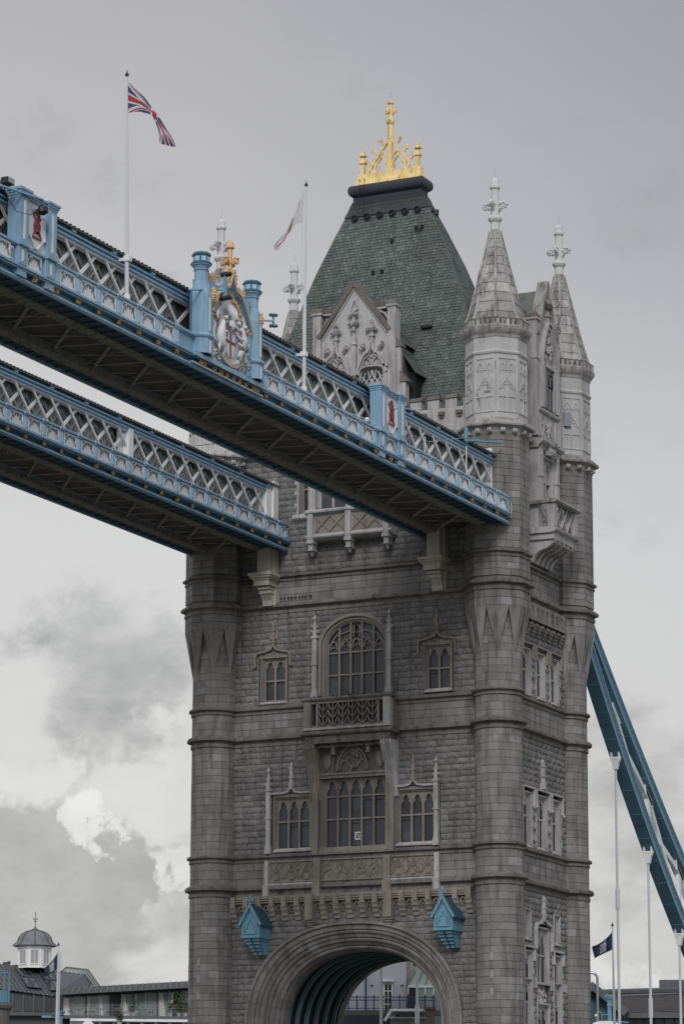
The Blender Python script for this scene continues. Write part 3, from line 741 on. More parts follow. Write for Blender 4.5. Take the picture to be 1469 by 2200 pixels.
def sweep_arch(name, prof, m, y_out, parent, sv=None, kinds=None):
    mb = MB(); sv = sv or [-.75+i*.15 for i in range(5)]+[i/40 for i in range(41)]+[1+i*.15 for i in range(1, 6)]; rows = []
    for s_ in sv: rows.append([mb.V(*(lambda q: (q[0], y, q[1]))(arch_pt(aa, hh, s_))) for aa, hh, y in prof])
    for ra, rb in zip(rows, rows[1:]):
        for i in range(len(ra)-1): mb.F(ra[i], rb[i], rb[i+1], ra[i+1])
    return mb.build(name, m, parent)
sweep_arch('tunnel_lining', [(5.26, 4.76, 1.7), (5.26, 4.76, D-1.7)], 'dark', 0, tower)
sweep_arch('mortar_joint_backing', [(6.5, 5.8, .3), (6.2, 5.5, .45), (5.9, 5.3, .75), (5.4, 4.9, 1.2), (5.2, 4.7, 1.5), (5.2, 4.7, 1.76)], 'mortar', 0, tower)
for k in range(6):
    y = 1.95+k*1.16
    sweep_arch('arch_rib', [(5.27, 4.77, y+.04), (5.06, 4.55, y+.04), (5.06, 4.55, y-.03), (5.01, 4.50, y-.03), (5.01, 4.50, y+.12), (5.06, 4.55, y+.12), (5.06, 4.55, y+.08), (5.27, 4.77, y+.08)], 'ribpaint', 0, tower)
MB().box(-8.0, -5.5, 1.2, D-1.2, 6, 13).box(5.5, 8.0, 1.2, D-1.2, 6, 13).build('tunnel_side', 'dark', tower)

# ---- corbel table over the arch (front), battlement pattern above it
wF, wS = wallobj['F'], wallobj['S']
u = -7.5; k = 0
bt = MB(FRONT).box(-7.62, 7.62, -.1, .10, 19.95, 20.1)
while u < 7.6:
    big = abs(abs(u)-2.25) < .45
    c = MB(FRONT)
    for i, (z0, z1, v1) in enumerate(((18.66, 18.86, .12), (18.86, 18.93, .17), (18.93, 19.12, .24), (19.12, 19.19, .28), (19.19, 19.38, .34), (19.38, 19.46, .37))):
        c.box(u-.19, u+.19, -.1, v1, z0, z1)
    c.box(u-.15, u+.15, -.1, .42, 19.46, 20.08)
    if big:
        c.box(u-.24, u+.24, -.1, .50, 18.6, 20.09)
        for i in range(4): c.box(u-.26+.04*i, u+.26-.04*i, -.1, .40-.08*i, 18.6-.13*(i+1), 18.6-.13*i-.02)
    c.build('corbel', 'tan', wF)
    if u+.82 < 7.6:
        m_ = MB(FRONT); x0, x1 = u+.16, u+.66
        m_.box(x0, x1, -.1, .30, 19.66, 19.74); m_.box(x0, x1, -.1, .34, 19.78, 19.88); m_.box(x0, x1, -.1, .38, 19.90, 20.06)
        m_.ribbon(pointed(x0+.05, x1-.05, 19.2, .36, 4), .035, -.05, .16)
        m_.blob((x0+x1)/2, .08, 19.3, .07)
        m_.build('corbel_arcade_block', 'tan', wF)
    u += .82
# ---- carved frieze between the two strings
def tracery_cells(mb, u0, u1, w0, w1, n, v0=.0, v1=.12, style=0):
    cw = (u1-u0)/n; H = w1-w0
    for i in range(n):
        a, b = u0+i*cw, u0+(i+1)*cw; c = (a+b)/2
        if style == 0:
            mb.ribbon([(a, w0+H*.1), (c-.02, w0+H*.95)], .025, v0, v1); mb.ribbon([(b, w0+H*.1), (c+.02, w0+H*.95)], .025, v0, v1)
            mb.ribbon([(a, w1), (c, w0+H*.45), (b, w1)], .025, v0, v1*.9)
            mb.prism([(c-.14, w0+.06), (c+.14, w0+.06), (c+.14, w0+.30), (c, w0+.36), (c-.14, w0+.30)], v0, v1*.95)
            for s_ in (-1, 1): mb.blob(c+s_*cw*.27, v1*.6, w0+H*.5, .07, sy=.6, jit=.4); mb.blob(c+s_*cw*.18, v1*.6, w0+H*.72, .06, sy=.6, jit=.4)
            for q in range(9): mb.blob(a+cw*rnd(), v1*.45, w0+H*(.12+.8*rnd()), .045+.04*rnd(), sy=.7, jit=.5)
            mb.ribbon(ogee(a+cw*.12, b-cw*.12, w0+H*.15, H*.62, 4), .02, v0, v1*.85)
        elif style == 1:
            mb.ribbon(ogee(a+.02, b-.02, w0, H*.98, 5), .028, v0, v1)
            mb.ribbon([(a+.05, w1), (a+cw*.25, w0+H*.75), (a, w0+H*.55)], .02, v0, v1*.8)
            for q in range(7): mb.blob(c+(rnd()-.5)*cw*.5, v1*.5, w0+H*(.15+.5*rnd()), .06+.05*rnd(), sy=.7, jit=.4)
        elif style == 2:     # leaf-shaped openwork
            mb.ribbon([(c, w0), (c, w1)], .022, v0, v1)
            for zz in (0.0, .33, .66):
                for s_ in (-1, 1): mb.ribbon([(c, w0+H*zz), (c+s_*cw*.25, w0+H*(zz+.10)), (c+s_*cw*.48, w0+H*(zz+.36))], .024, v0, v1)
            mb.ribbon([(a, w0+H*.05), (a, w1)], .02, v0, v1*.9)
        else:               # saltire with leaves
            mb.ribbon([(a, w0), (b, w1)], .03, v0, v1); mb.ribbon([(a, w1), (b, w0)], .03, v0, v1*.97)
            mb.ribbon([(c+cw*.3*math.cos(q*PI/4), (w0+w1)/2+H*.32*math.sin(q*PI/4)) for q in range(8)], .02, v0, v1*.9, closed=True)
            for q in range(8): mb.blob(c+cw*.36*math.cos(q*PI/4+.39), v1*.5, (w0+w1)/2+H*.36*math.sin(q*PI/4+.39), .07, sy=.6, jit=.4)
for a_, b_, n, st_, w0, w1 in ((-5.3, -2.42, 3, 0, 20.92, 21.98), (-1.95, -.12, 2, 1, 20.9, 21.98), (.12, 1.95, 2, 1, 20.9, 21.98), (2.42, 5.15, 3, 0, 20.92, 21.98)):
    bp_ = MB(FRONT); bp_.box(a_-.1, b_+.1, -.4, .05, w0-.22, w1+.1)
    pn = bp_.build('frieze_panel', 'tan', wF); cv = MB(FRONT)
    cv.box(a_-.1, b_+.1, .04, .16, w0-.1, w0-.02); cv.box(a_-.1, b_+.1, .04, .15, w1, w1+.08)
    tracery_cells(cv, a_, b_, w0, w1, n, .04, .13, st_); cv.build('frieze_carving', 'tan', pn)
MB(FRONT).box(-5.3, -2.3, -.1, .2, 20.68, 20.78).box(2.3, 5.2, -.1, .2, 20.68, 20.78).build('frieze_ledge', 'pale', wF)
for u, m_, r in ((-5.42, 'pale', .12), (5.27, 'pale', .14), (-2.2, 'tan', .20), (2.2, 'tan', .20)):
    p_ = MB(FRONT).box(u-r, u+r, -.1, .26, 20.7, 22.1); p_.box(u-r-.05, u+r+.05, -.1, .36, 20.05, 20.7)
    if r > .15: p_.ribbon(pointed(u-.1, u+.1, 21.7, .2, 3), .02, .25, .29); p_.box(u-.1, u-.08, .25, .29, 20.95, 21.7); p_.box(u+.08, u+.1, .25, .29, 20.95, 21.7)
    p_.build('frieze_pilaster', m_, wF)

# ---- great window of the lower storey with its two wings
gothic_window('F', wF, -1.80, 1.96, 22.72, 26.60, 5, (24.30, 25.60), hh=.80, surround=.24, sill=False)
gothic_window('F', wF, -4.88, -2.82, 22.78, 25.58, 3, (24.32,), hh=.72, surround=.22)
gothic_window('F', wF, 2.86, 5.00, 22.78, 25.58, 3, (24.32,), hh=.72, surround=.22)
MB(FRONT).prism_vw([(-.5, 22.3), (.2, 22.3), (.2, 22.5), (.0, 22.72), (-.5, 22.72)], -2.15, 2.25).build('sill', 'tan', wF)
for s_, ui, uo in ((-1, -2.1, -2.75), (1, 2.2, 2.75)):
    q = MB(FRONT).box(min(ui, ui+s_*.42), max(ui, ui+s_*.42), -.3, .24, 22.3, 27.2); q.box(min(ui, ui+s_*.10), max(ui, ui+s_*.10), .2, .32, 22.4, 26.2)
    q.build('window_pier', 'tan', wF)
# small framed sign behind the glass of the lower middle light
sg = MB(FRONT)
x0, x1, z0, z1 = .00, .44, 23.10, 23.54
for e in ((x0, x1, z0, z0+.07), (x0, x1, z1-.07, z1), (x0, x0+.07, z0+.07, z1-.07), (x1-.07, x1, z0+.07, z1-.07)): sg.box(e[0], e[1], -.26, -.23, e[2], e[3])
sg.ribbon([(.13, 23.40), (.20, 23.40), (.20, 23.30), (.28, 23.22), (.32, 23.30), (.32, 23.40)], .022, -.26, -.23)
sg.build('window_sign', 'white', wF)
shaft('F', wF, -5.36, 22.50, 27.50, .12); shaft('F', wF, 5.22, 22.50, 27.50, .12)
for s_, c, m_ in ((-1, -3.90, 'pale'), (1, 3.80, 'tan')):
    hood = MB(FRONT); a, b = (-5.3, -2.6) if s_ < 0 else (2.5, 5.2)
    hood.ribbon([(a, 25.95), (c-.6, 25.95), (c-.22, 26.02), (c-.08, 26.2), (c, 26.42)], .055, -.02, .20)
    hood.ribbon([(b, 25.94), (c+.6, 25.94), (c+.22, 26.01), (c+.08, 26.2), (c, 26.42)], .055, -.02, .195)
    hood.build('hood_mould', 'pale', wF); shaft('F', wF, c, 26.15, 27.75, .085, .10, m_, False)
MB(FRONT).box(-5.1, -2.6, -.5, .04, 25.72, 25.92).build('window_lintel', 'tan', wF); MB(FRONT).box(2.6, 5.2, -.5, .04, 25.72, 25.92).build('window_lintel', 'tan', wF)

# ---- balcony on big ogee brackets with the niche under it
bal = MB(FRONT)
bal.extr(-2.85, 2.95, [(-.1, 28.95), (.9, 28.95), (1.12, 29.02), (1.18, 29.10), (1.14, 29.20), (.95, 29.32), (-.1, 29.32)])
bal.box(-2.62, 2.72, -.1, .98, 28.55, 28.95)
balo = bal.build('balcony', 'string', tower)
MB(FRONT).box(-2.7, 2.78, .9, 1.06, 29.32, 29.46).build('balcony_ledge', 'pale', balo)
for c in (-2.45, 2.55):
    MB(FRONT).box(c-.22, c+.22, .62, 1.05, 29.32, 31.0).ribbon(pointed(c-.1, c+.1, 30.5, .25, 3), .02, 1.04, 1.08).box(c-.12, c-.09, 1.04, 1.08, 29.6, 30.5).box(c+.09, c+.12, 1.04, 1.08, 29.6, 30.5).build('balcony_post', 'pale' if c > 0 else 'tan', balo)
op = MB(FRONT).box(-2.23, 2.33, .78, .86, 29.40, 29.62).box(-2.23, 2.33, .78, 1.0, 30.84, 31.0)
for c in (-1.85, 2.0): op.box(c-.06, c+.06, .8, 1.0, 29.5, 30.9)
tracery_cells(op, -1.8, 1.94, 29.56, 30.86, 6, .80, .98, 2); op.build('pierced_parapet', 'tan', balo)
MB(FRONT).box(-2.2, 2.3, .70, .76, 29.4, 30.95).build('parapet_backing', 'dark', balo)
MB(FRONT).extr(-2.8, 2.92, [(.55, 31.0), (1.1, 31.0), (1.16, 31.08), (1.12, 31.18), (.9, 31.26), (.55, 31.26)]).build('balcony_coping', 'string', balo)
MB(FRONT).box(-2.6, -2.4, -.1, .9, 29.3, 31.0).build('balcony_end', 'tan', balo); MB(FRONT).box(2.5, 2.7, -.1, .9, 29.3, 31.0).build('balcony_end', 'tan', balo)
ms = MB(FRONT)
for q in range(26): ms.blob(-2.6+5.2*rnd(), 1.0+.08*rnd(), 31.24+.03*rnd() if q % 2 else 29.3, .05+.05*rnd(), sz=.5)
ms.build('moss_and_pigeons', 'moss', balo, stuff=True)
for s_, uc in ((-1, -2.38), (1, 2.50)):
    prof = [(-.1, 25.35), (.12, 25.40), (.20, 26.2), (.30, 26.9), (.52, 27.5), (.82, 27.95), (.98, 28.3), (.98, 28.55), (-.1, 28.55)]
    b_ = MB(FRONT).prism_vw(prof, uc-.26, uc+.26)
    for du in (-.30, -.10, .10, .30): b_.prism_vw([(p[0]+.05 if i not in (0, 8) else p[0], p[1]+(.0 if i not in (0,) else .02)) for i, p in enumerate(prof[:-2]+[(1.03, 28.54), (-.1, 28.54)])], uc+du-.035, uc+du+.035)
    b_.build('ogee_bracket', 'tan' if s_ < 0 else 'pale', balo)
ni = MB(FRONT).box(-2.1, 2.25, -.5, .04, 26.95, 28.6); ni.build('niche_back', 'grime', balo)
nc = MB(FRONT).box(-2.1, 2.25, .0, .30, 26.80, 26.92); nc.box(-2.1, 2.25, .0, .22, 26.62, 26.80)
nc.ribbon(sup(.95, 1.35, 27.05, 2.0, 14), .05, .0, .20); nc.ribbon(sup(.80, 1.15, 27.05, 2.0, 14), .03, .0, .15)
nc.ribbon([(-.75, 27.5), (-.5, 27.65), (-.3, 27.45), (-.1, 27.2), (.05, 27.35), (.2, 27.2), (.4, 27.45), (.6, 27.65), (.85, 27.5)], .04, .0, .16)
nc.ribbon([(-.1, 26.9), (0, 27.12), (.1, 27.2)], .05, .0, .30)
for c in (-1.6, 1.75): nc.prism([(c-.22, 28.0), (c+.22, 28.0), (c+.22, 27.45), (c, 27.1), (c-.22, 27.45)], .0, .15); nc.ribbon([(c+.35, 26.95), (c+.4, 27.8), (c+.2, 28.4)], .03, .0, .14)
for c in (-1.05, 1.15): nc.box(c-.10, c+.10, .0, .55, 28.1, 28.56); nc.taper(c-.13, c+.13, .2, .6, 27.95, 28.1, .05, .08)
for q in range(22): nc.blob(-1.9+q*.18, .5+.1*rnd(), 28.42, .09, jit=.4)
for q in range(16): nc.blob(-.35+.7*rnd(), .10, 27.75+.5*rnd(), .09, sy=.8, jit=.5)
nc.build('niche_carving', 'tan', balo)

# ---- arched window above the balcony
aw = MB(FRONT)
def rel(a, zs, h, k=20): return [( -a+.08, 31.3)]+[(x+.08, z) for x, z in sup(a, h, zs, 2.0, k, PI, 0)]+[(a+.08, 31.3)]
for a_, h_, v0, v1, hw in ((2.20, 1.78, -.1, .16, .09), (2.05, 1.62, -.5, .02, .10), (1.93, 1.50, -.5, -.06, .06), (1.86, 1.42, -.5, -.14, .05)):
    aw.ribbon(rel(a_, 34.28, h_), hw, v0, v1)
awo = aw.build('arched_window', 'tan', wF)
tr = MB(FRONT); U = [-1.72+i*(3.62/5) for i in range(6)]
def topz(u, a=1.83, h=1.40, zs=34.28):
    x = (u-.08)/a; return zs+h*math.sqrt(max(0, 1-x*x))
for i, x in enumerate(U):
    tr.box(x-.055, x+.055, -.34, -.13, 31.3, topz(x)-.02 if 0 < i < 5 else 34.3)
for z in (32.63, 33.93): tr.box(U[0], U[-1], -.345, -.15, z-.05, z+.05)
lw = 3.62/5
for i in range(5):
    c = (U[i]+U[i+1])/2; zz = 34.0+(0 if i in (0, 4) else .10)
    tr.ribbon(pointed(U[i]+.03, U[i+1]-.03, zz+.05, .55, 5), .035, -.33, -.15)
    tr.ribbon([(c-.22, zz+.10), (c-.12, zz+.30), (c, zz+.18), (c+.12, zz+.30), (c+.22, zz+.10)], .025, -.33, -.17)
for p in ([(U[0], 34.3), (-1.2, 34.95), (U[2], 35.2)], [(U[5], 34.3), (1.36, 34.95), (U[3], 35.2)], [(U[1], 34.3), (U[2]-.1, 34.75), (U[2]+.1, 35.35)], [(U[4], 34.3), (U[3]+.1, 34.75), (U[3]-.1, 35.35)],
          [(U[2], 34.55), (.08, 34.75), (.08, 35.5)], [(U[3], 34.55), (.08, 34.75), (.08, 35.5)], [(U[2]+.18, 35.5), (U[2]+.18, 34.8)], [(U[3]-.18, 35.5), (U[3]-.18, 34.8)],
          [(U[2], 35.0), (U[2]+.18, 35.2), (.08, 35.0), (U[3]-.18, 35.2), (U[3], 35.0)]):
    tr.ribbon(p, .032, -.33, -.16)
tr.build('mullion_and_tracery', 'tan', awo)
for i in range(5):
    for z0, z1 in ((31.3, 32.63), (32.63, 33.93), (33.93, None)):
        g = MB(FRONT)
        if z1: q = [g.V(U[i], -.29, z0), g.V(U[i+1], -.29, z0), g.V(U[i+1], -.29, z1), g.V(U[i], -.29, z1)]
        else: q = [g.V(U[i], -.29, z0), g.V(U[i+1], -.29, z0), g.V(U[i+1], -.29, topz(U[i+1])), g.V((U[i]+U[i+1])/2, -.29, topz((U[i]+U[i+1])/2)), g.V(U[i], -.29, topz(U[i]))]
        g.F(*q); g.build('pane', 'leaded', awo)
shaft('F', wF, -2.43, 31.3, 36.2, .13); shaft('F', wF, 2.30, 31.3, 36.2, .13)
for u0, u1, c in ((-5.80, -4.46, -5.14), (4.62, 6.00, 5.30)):
    wd = gothic_window('F', wF, u0, u1, 31.42, 33.78, 2, (32.58,), hh=.60, surround=.20)
    hd = MB(FRONT); a, b = u0-.52, u1+.42
    pth = [(a-.12, 33.42), (a, 33.42), (a, 34.02), (a+.12, 34.22), (c-.5, 34.30), (c-.15, 34.42), (c, 34.70)]
    hd.ribbon(pth, .055, -.05, .20); hd.ribbon([(2*c-x if x > a+.5 else b+(a-x), z) for x, z in pth], .055, -.05, .197)
    hd.box(u0-.3, u1+.25, -.5, .03, 33.92, 34.18)
    hd.build('hood_mould', 'tan', wd); ogee_finial('F', wF, c, 34.62, 36.0)

# ---- oriel of the walkway storey
ori = MB(FRONT).box(-2.55, 2.55, -.5, .72, 40.75, 42.15); ori.extr(-2.75, 2.75, [(-.1, 40.5), (.7, 40.5), (.9, 40.6), (.94, 40.68), (.8, 40.8), (-.1, 40.82)])
oo = ori.build('oriel_base', 'pale', wF)
MB(FRONT).extr(-2.75, 2.75, [(-.1, 42.0), (.78, 42.0), (.98, 42.1), (1.0, 42.2), (.8, 42.32), (-.1, 42.34)]).extr(-3.95, -2.7, [(-.1, 41.95), (.1, 41.95), (.22, 42.05), (.22, 42.15), (.05, 42.3), (-.1, 42.3)]).extr(2.7, 3.95, [(-.1, 41.95), (.1, 41.95), (.22, 42.05), (.22, 42.15), (.05, 42.3), (-.1, 42.3)]).build('oriel_sill', 'pale', oo)
for c in (-2.42, 0, 2.42):
    MB(FRONT).box(c-.18, c+.18, .6, .92, 40.55, 42.1).box(c-.22, c+.22, .2, .95, 40.3, 40.52).taper(c-.13, c+.13, .3, .8, 40.0, 40.3, -.05, -.05).box(c-.17, c+.17, .26, .84, 39.9, 40.0).taper(c-.04, c+.04, .5, .6, 39.65, 39.9, -.1, -.1).build('oriel_pendant', 'pale', oo)
for a_, b_ in ((-2.15, -.25), (.25, 2.15)):
    f_ = MB(FRONT); f_.box(a_-.02, b_+.02, .70, .74, 40.92, 41.95); o_ = f_.build('oriel_panel', 'tan', oo)
    c_ = MB(FRONT); tracery_cells(c_, a_, b_, 40.98, 41.88, 2, .73, .82, 3); c_.build('oriel_carving', 'tan', o_)
O = lambda u, v, w: (u, -.66-v, w)
for a_, b_, n in ((-1.95, -.28, 2), (.28, 1.95, 2)):
    gothic_window(O, wF, a_, b_, 42.42, 46.2, n, (44.2,), mt='pale', surround=.14, sill=False)
MB(FRONT).box(-2.6, -2.12, -.5, .80, 42.3, 46.9).box(2.12, 2.6, -.5, .80, 42.3, 46.9).box(-.15, .15, -.2, .82, 42.3, 46.9).box(-2.6, 2.6, -.5, .78, 46.4, 48.2).build('oriel_wall', 'pale', oo)
for c in (-3.08, 3.08): gothic_window('F', wF, c-.30, c+.30, 42.4, 46.0, 1, (43.83,), surround=.22, mt='tan', quoins='pale')

# ---- front gable
gb = MB(FRONT)
def gable_shape(fr, parent, c, hw, zb, zs, za, sw, zsh, mst='pale'):
    g = MB(fr); g.prism([(c-hw, zb), (c+hw, zb), (c+hw, zs), (c, za), (c-hw, zs)], -.45, .0)
    go = g.build('gable_wall', mst, parent); cm = 'grime' if parent is tower else 'spire'; cw_ = .13 if parent is tower else .09
    for s_ in (-1, 1):
        k = MB(fr); k.ribbon([(c+s_*(hw+.12), zs-.12), (c, za+.12)], cw_, -.5, .2 if s_ > 0 else .197); k.build('gable_coping', cm, go)
        k = MB(fr); k.ribbon([(c+s_*(hw-.10), zs-.22), (c, za-.16)], .04, -.1, .10 if s_ > 0 else .097); k.build('gable_moulding', mst, go)
    return go
gbo = gable_shape(FRONT, tower, 0, 2.2, 46.4, 52.95, 55.85, 0, 0, 'portland')
for s_ in (-1, 1):
    p_ = MB(FRONT); c = s_*2.44
    p_.box(c-.26, c+.26, -.5, .14, 46.4, 54.25); p_.box(c-.34, c+.34, -.58, .22, 54.25, 54.40)
    p_.build('gable_pier', 'pale', gbo)
    MB(FRONT).taper(c-.36, c+.36, -.6, .24, 54.40, 54.68, .1, .1).build('pier_cap', 'grime', gbo)
    b_ = MB(FRONT)
    for x0, x1, z0, z1 in ((2.68, 2.98, 46.4, 51.75), (2.98, 3.30, 46.4, 49.6)):
        a, b = (x0, x1) if s_ > 0 else (-x1, -x0); b_.box(a, b, -.45, .05, z0, z1)
    b_.build('stepped_buttress', 'pale', gbo)
    t_ = MB(FRONT)
    for x0, x1, z0, z1 in ((2.66, 3.10, 51.75, 52.35), (2.96, 3.45, 49.6, 50.3)):
        P4 = [(x0, z0), (x1, z0), (x1-.05, z0+.12), (x0, z1)]; t_.prism([(s_*x, z) for x, z in P4], -.5, .12)
    t_.build('buttress_weathering', 'grime', gbo)
    t2 = MB(FRONT)   # pierced link between gable slope and pier
    t2.box(min(s_*1.25, s_*2.2), max(s_*1.25, s_*2.2), -.4, -.1, 54.25, 54.40); t2.ribbon([(s_*1.35, 54.25), (s_*1.9, 53.95), (s_*2.2, 53.4)], .05, -.35, -.12)
    t2.build('parapet_link', 'pale', gbo)
    MB(FRONT).box(min(s_*1.0, s_*2.3), max(s_*1.0, s_*2.3), -1.2, .0-.05, 54.40, 54.62).build('link_coping', 'grime', gbo)
    # window of two lights under an ogee hood, with cusped blind tracery
    wc = s_*1.17
    GW = [(wc-.70, 47.2)]+[(wc+x, z) for x, z in sup(.70, .42, 50.22, 2.8, 12, PI, 0)]+[(wc+.70, 47.2)]
    gw = MB(FRONT).prism(GW, .0, .02).build('gable_window', 'winglass0', gbo)
    tr = MB(FRONT)
    for x in (-.36, 0, .36): tr.ribbon([(wc+x, 47.2), (wc+x, 49.5 if x else 50.0)], .035, .015, .13)
    for x in (-.52, -.16, .16, .52): tr.ribbon([(wc+x-.18, 49.35), (wc+x-.12, 49.6), (wc+x, 49.78), (wc+x+.12, 49.6), (wc+x+.18, 49.35)], .03, .015, .12)
    for q in (-1, 1):
        tr.ribbon([(wc+q*.36, 49.4), (wc+q*.30, 49.9), (wc+q*.1, 50.1), (wc+q*.02, 50.5)], .032, .015, .125); tr.ribbon([(wc+q*.36, 49.4), (wc+q*.42, 49.9), (wc+q*.62, 50.15)], .032, .015, .125)
        tr.ribbon([(wc+q*.02, 49.75), (wc+q*.2, 50.1), (wc+q*.26, 50.5)], .03, .015, .12); tr.ribbon([(wc+q*.70, 49.7), (wc+q*.52, 50.1), (wc+q*.40, 50.4)], .03, .015, .12)
    tr.box(wc-.7, wc+.7, .015, .12, 48.7, 48.78); tr.build('window_tracery', 'portland', gw)
    bl = MB(FRONT); bl.box(wc-.74, wc+.74, .0, .07, 50.72, 51.5); bl.box(wc-.80, wc-.70, 0, .16, 47.2, 50.3); bl.box(wc+.70, wc+.80, 0, .16, 47.2, 50.3)
    bl.ribbon(sup(.80, .45, 50.25, 2.6, 10), .05, .0, .26) if False else None
    bl.ribbon([(wc+x, z) for x, z in sup(.82, .50, 50.25, 3.0, 12)], .05, .0, .24)
    bl.ribbon(ogee(wc-.98, wc+.98, 50.3, 2.05, 8), .065, .0, .30); bl.ribbon(ogee(wc-.84, wc+.84, 50.3, 1.75, 8), .035, .0, .22)
    for q in (-1, 1):
        bl.ribbon([(wc+q*.40+x, z) for x, z in sup(.36, .42, 50.85, 2.0, 8)], .04, .0, .20)
        for i in range(5): bl.blob(wc+q*(.25+.08*i), .12, 50.8+.10*rnd(), .06, jit=.4)
    for i in range(8): bl.blob(wc+.28*math.cos(i*PI/4), .10, 51.55+.26*math.sin(i*PI/4), .10, sy=.7, jit=.4)
    bl.ribbon([(wc-.3, 51.2), (wc-.33, 51.6), (wc, 51.95), (wc+.33, 51.6), (wc+.3, 51.2)], .03, .0, .2)
    bl.build('blind_tracery', 'pale', gbo)
    cr = MB(FRONT)
    for q in (-1, 1):
        for i in range(7): cr.blob(wc+q*.60+.10*math.cos(i), .18, 51.95+.14*math.sin(i*1.3), .10, jit=.45)
    for i in range(14): cr.blob(wc+(rnd()-.5)*.62, .20, 52.98+.14*(rnd()-.5), .10, jit=.45)
    for i in range(4): cr.blob(wc+(rnd()-.5)*.2, .18, 53.35+.15*rnd(), .08, jit=.4)
    cr.build('crocket', 'spire', gbo)
    MB(FRONT).box(wc-.09, wc+.09, 0, .20, 52.2, 53.3).box(wc-.18, wc+.18, 0, .26, 52.55, 52.65).taper(wc-.09, wc+.09, .0, .2, 53.3, 53.6, .07, .07).build('hood_stem', 'pale', gbo)
    MB(FRONT).box(s_*2.08-.10, s_*2.08+.10, 0, .22, 47.2, 50.6).box(s_*2.08-.18, s_*2.08+.18, 0, .30, 50.6, 50.78).build('engaged_shaft', 'pale', gbo)
mid = MB(FRONT).box(-.15, .15, 0, .24, 47.2, 52.6).box(-.22, .22, 0, .32, 50.25, 50.42).box(-.20, .20, 0, .30, 52.15, 52.28).box(-.08, .08, 0, .18, 52.6, 54.2)
mid.ribbon([(-.22, 54.35), (-.14, 54.6), (0, 54.95), (.14, 54.6), (.22, 54.35), (0, 54.25)], .035, 0, .12, closed=True); mid.build('central_shaft', 'pale', gbo)
cr = MB(FRONT)
for zc_, n in ((53.45, 12), (53.05, 6), (54.05, 8)):
    for i in range(n): cr.blob((rnd()-.5)*.55*(1 if n != 6 else .6), .20, zc_+.14*(rnd()-.5), .10, jit=.45)
cr.build('crocket', 'spire', gbo)
# dormer roofs running back into the main roof
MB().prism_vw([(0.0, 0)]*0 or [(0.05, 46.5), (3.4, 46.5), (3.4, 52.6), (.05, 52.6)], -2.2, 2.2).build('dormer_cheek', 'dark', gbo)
dr = MB(); 
for s_ in (-1, 1):
    i = [dr.V(0, .1, 55.75), dr.V(0, 3.6, 55.75), dr.V(s_*2.75, 3.6, 52.2), dr.V(s_*2.75, .1, 52.2)]; dr.F(*i)
dr.box(-3.0, -2.3, .2, 2.2, 46.5, 51.6); dr.box(2.3, 3.0, .2, 2.2, 46.5, 51.6)
i = [dr.V(2.3, .3, 52.4), dr.V(2.3, 3.2, 52.4), dr.V(3.75, 3.2, 50.2), dr.V(3.75, .3, 50.2)]; dr.F(*i)
dr.build('dormer_roof', 'slate', gbo)
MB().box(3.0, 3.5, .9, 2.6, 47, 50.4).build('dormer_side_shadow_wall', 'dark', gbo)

# ---- main roof: bell-cast hipped roof of separate slates
RP = [(8.3, 3.98, 46.9), (7.4, 3.15, 49.3), (6.45, 2.3, 52.2), (5.50, 1.60, 55.2), (4.45, 1.12, 58.0), (3.35, .72, 60.4), (2.48, .46, 62.1), (2.28, .43, 62.6)]
def rp(z):
    for p, q in zip(RP, RP[1:]):
        if p[2] <= z <= q[2]:
            t = (z-p[2])/(q[2]-p[2]); return p[0]+(q[0]-p[0])*t, p[1]+(q[1]-p[1])*t
    return RP[-1][:2]
rc_ = MB(); rows = []
for x, y, z in RP: x -= .06; y -= .06; rows.append([rc_.V(-x, D2-y, z), rc_.V(x, D2-y, z), rc_.V(x, D2+y, z), rc_.V(-x, D2+y, z)])
for p, q in zip(rows, rows[1:]):
    for k in range(4): rc_.F(p[k], p[(k+1) % 4], q[(k+1) % 4], q[k])
roof = rc_.build('main_roof', 'leadold', tower)
sl = MB(); nsep = 0; zz = 47.2; j = 0; SL = []
while zz < 61.75:
    zt = zz+.20; x0, y0 = rp(zz); x1, y1 = rp(zt)
    for side in range(4):
        if side in (0, 2): half, halft, dd0, dd1 = x0, x1, y0, y1
        else: half, halft, dd0, dd1 = y0, y1, x0, x1
        wsl = .285; n = max(1, int(2*half/wsl)); off = (j % 2)*.5
        for i in range(-1, n+1):
            a = (-half+(i+off)*2*half/n); b = a+2*half/n
            a, b = max(a, -half), min(b, half)
            if b-a < .05: continue
            a += .010; b -= .010; at, bt_ = a*halft/half, b*halft/half
            d0 = dd0+.036+rnd()*.026; d1 = dd1+.004; lo = zz-.03-rnd()*.015
            def P3(u, d, z):
                return {0: (u, D2-d, z), 1: (d, D2+u, z), 2: (-u, D2+d, z), 3: (-d, D2-u, z)}[side]
            q = [P3(a, d0, lo), P3(b, d0, lo), P3(bt_, d1, zt), P3(at, d1, zt), P3(a, d0-.05, lo), P3(b, d0-.05, lo)]
            sep = side == 0 and nsep < 300 and 49.4 < zz < 60 and abs((a+b)/2) > 2.9 and abs((a+b)/2-4.0) < 1.6 and a > 0
            o = MB() if sep else sl; s0 = len(o.v); o.v += q; o.F(s0, s0+1, s0+2, s0+3); o.F(s0+4, s0+5, s0+1, s0)
            if sep: nsep += 1; o.build('slate', 'slate', roof)
    zz += .19; j += 1
sl.build('joined_slates', 'slate', roof, stuff=True)
hp = MB()
for sx, sy in ((1, -1), (1, 1), (-1, -1), (-1, 1)): hp.tube([(sx*x, D2+sy*y, z+.02) for x, y, z in RP[:-1]], .055, 6)
hp.build('hip_roll', 'slate', roof)
vt = MB()
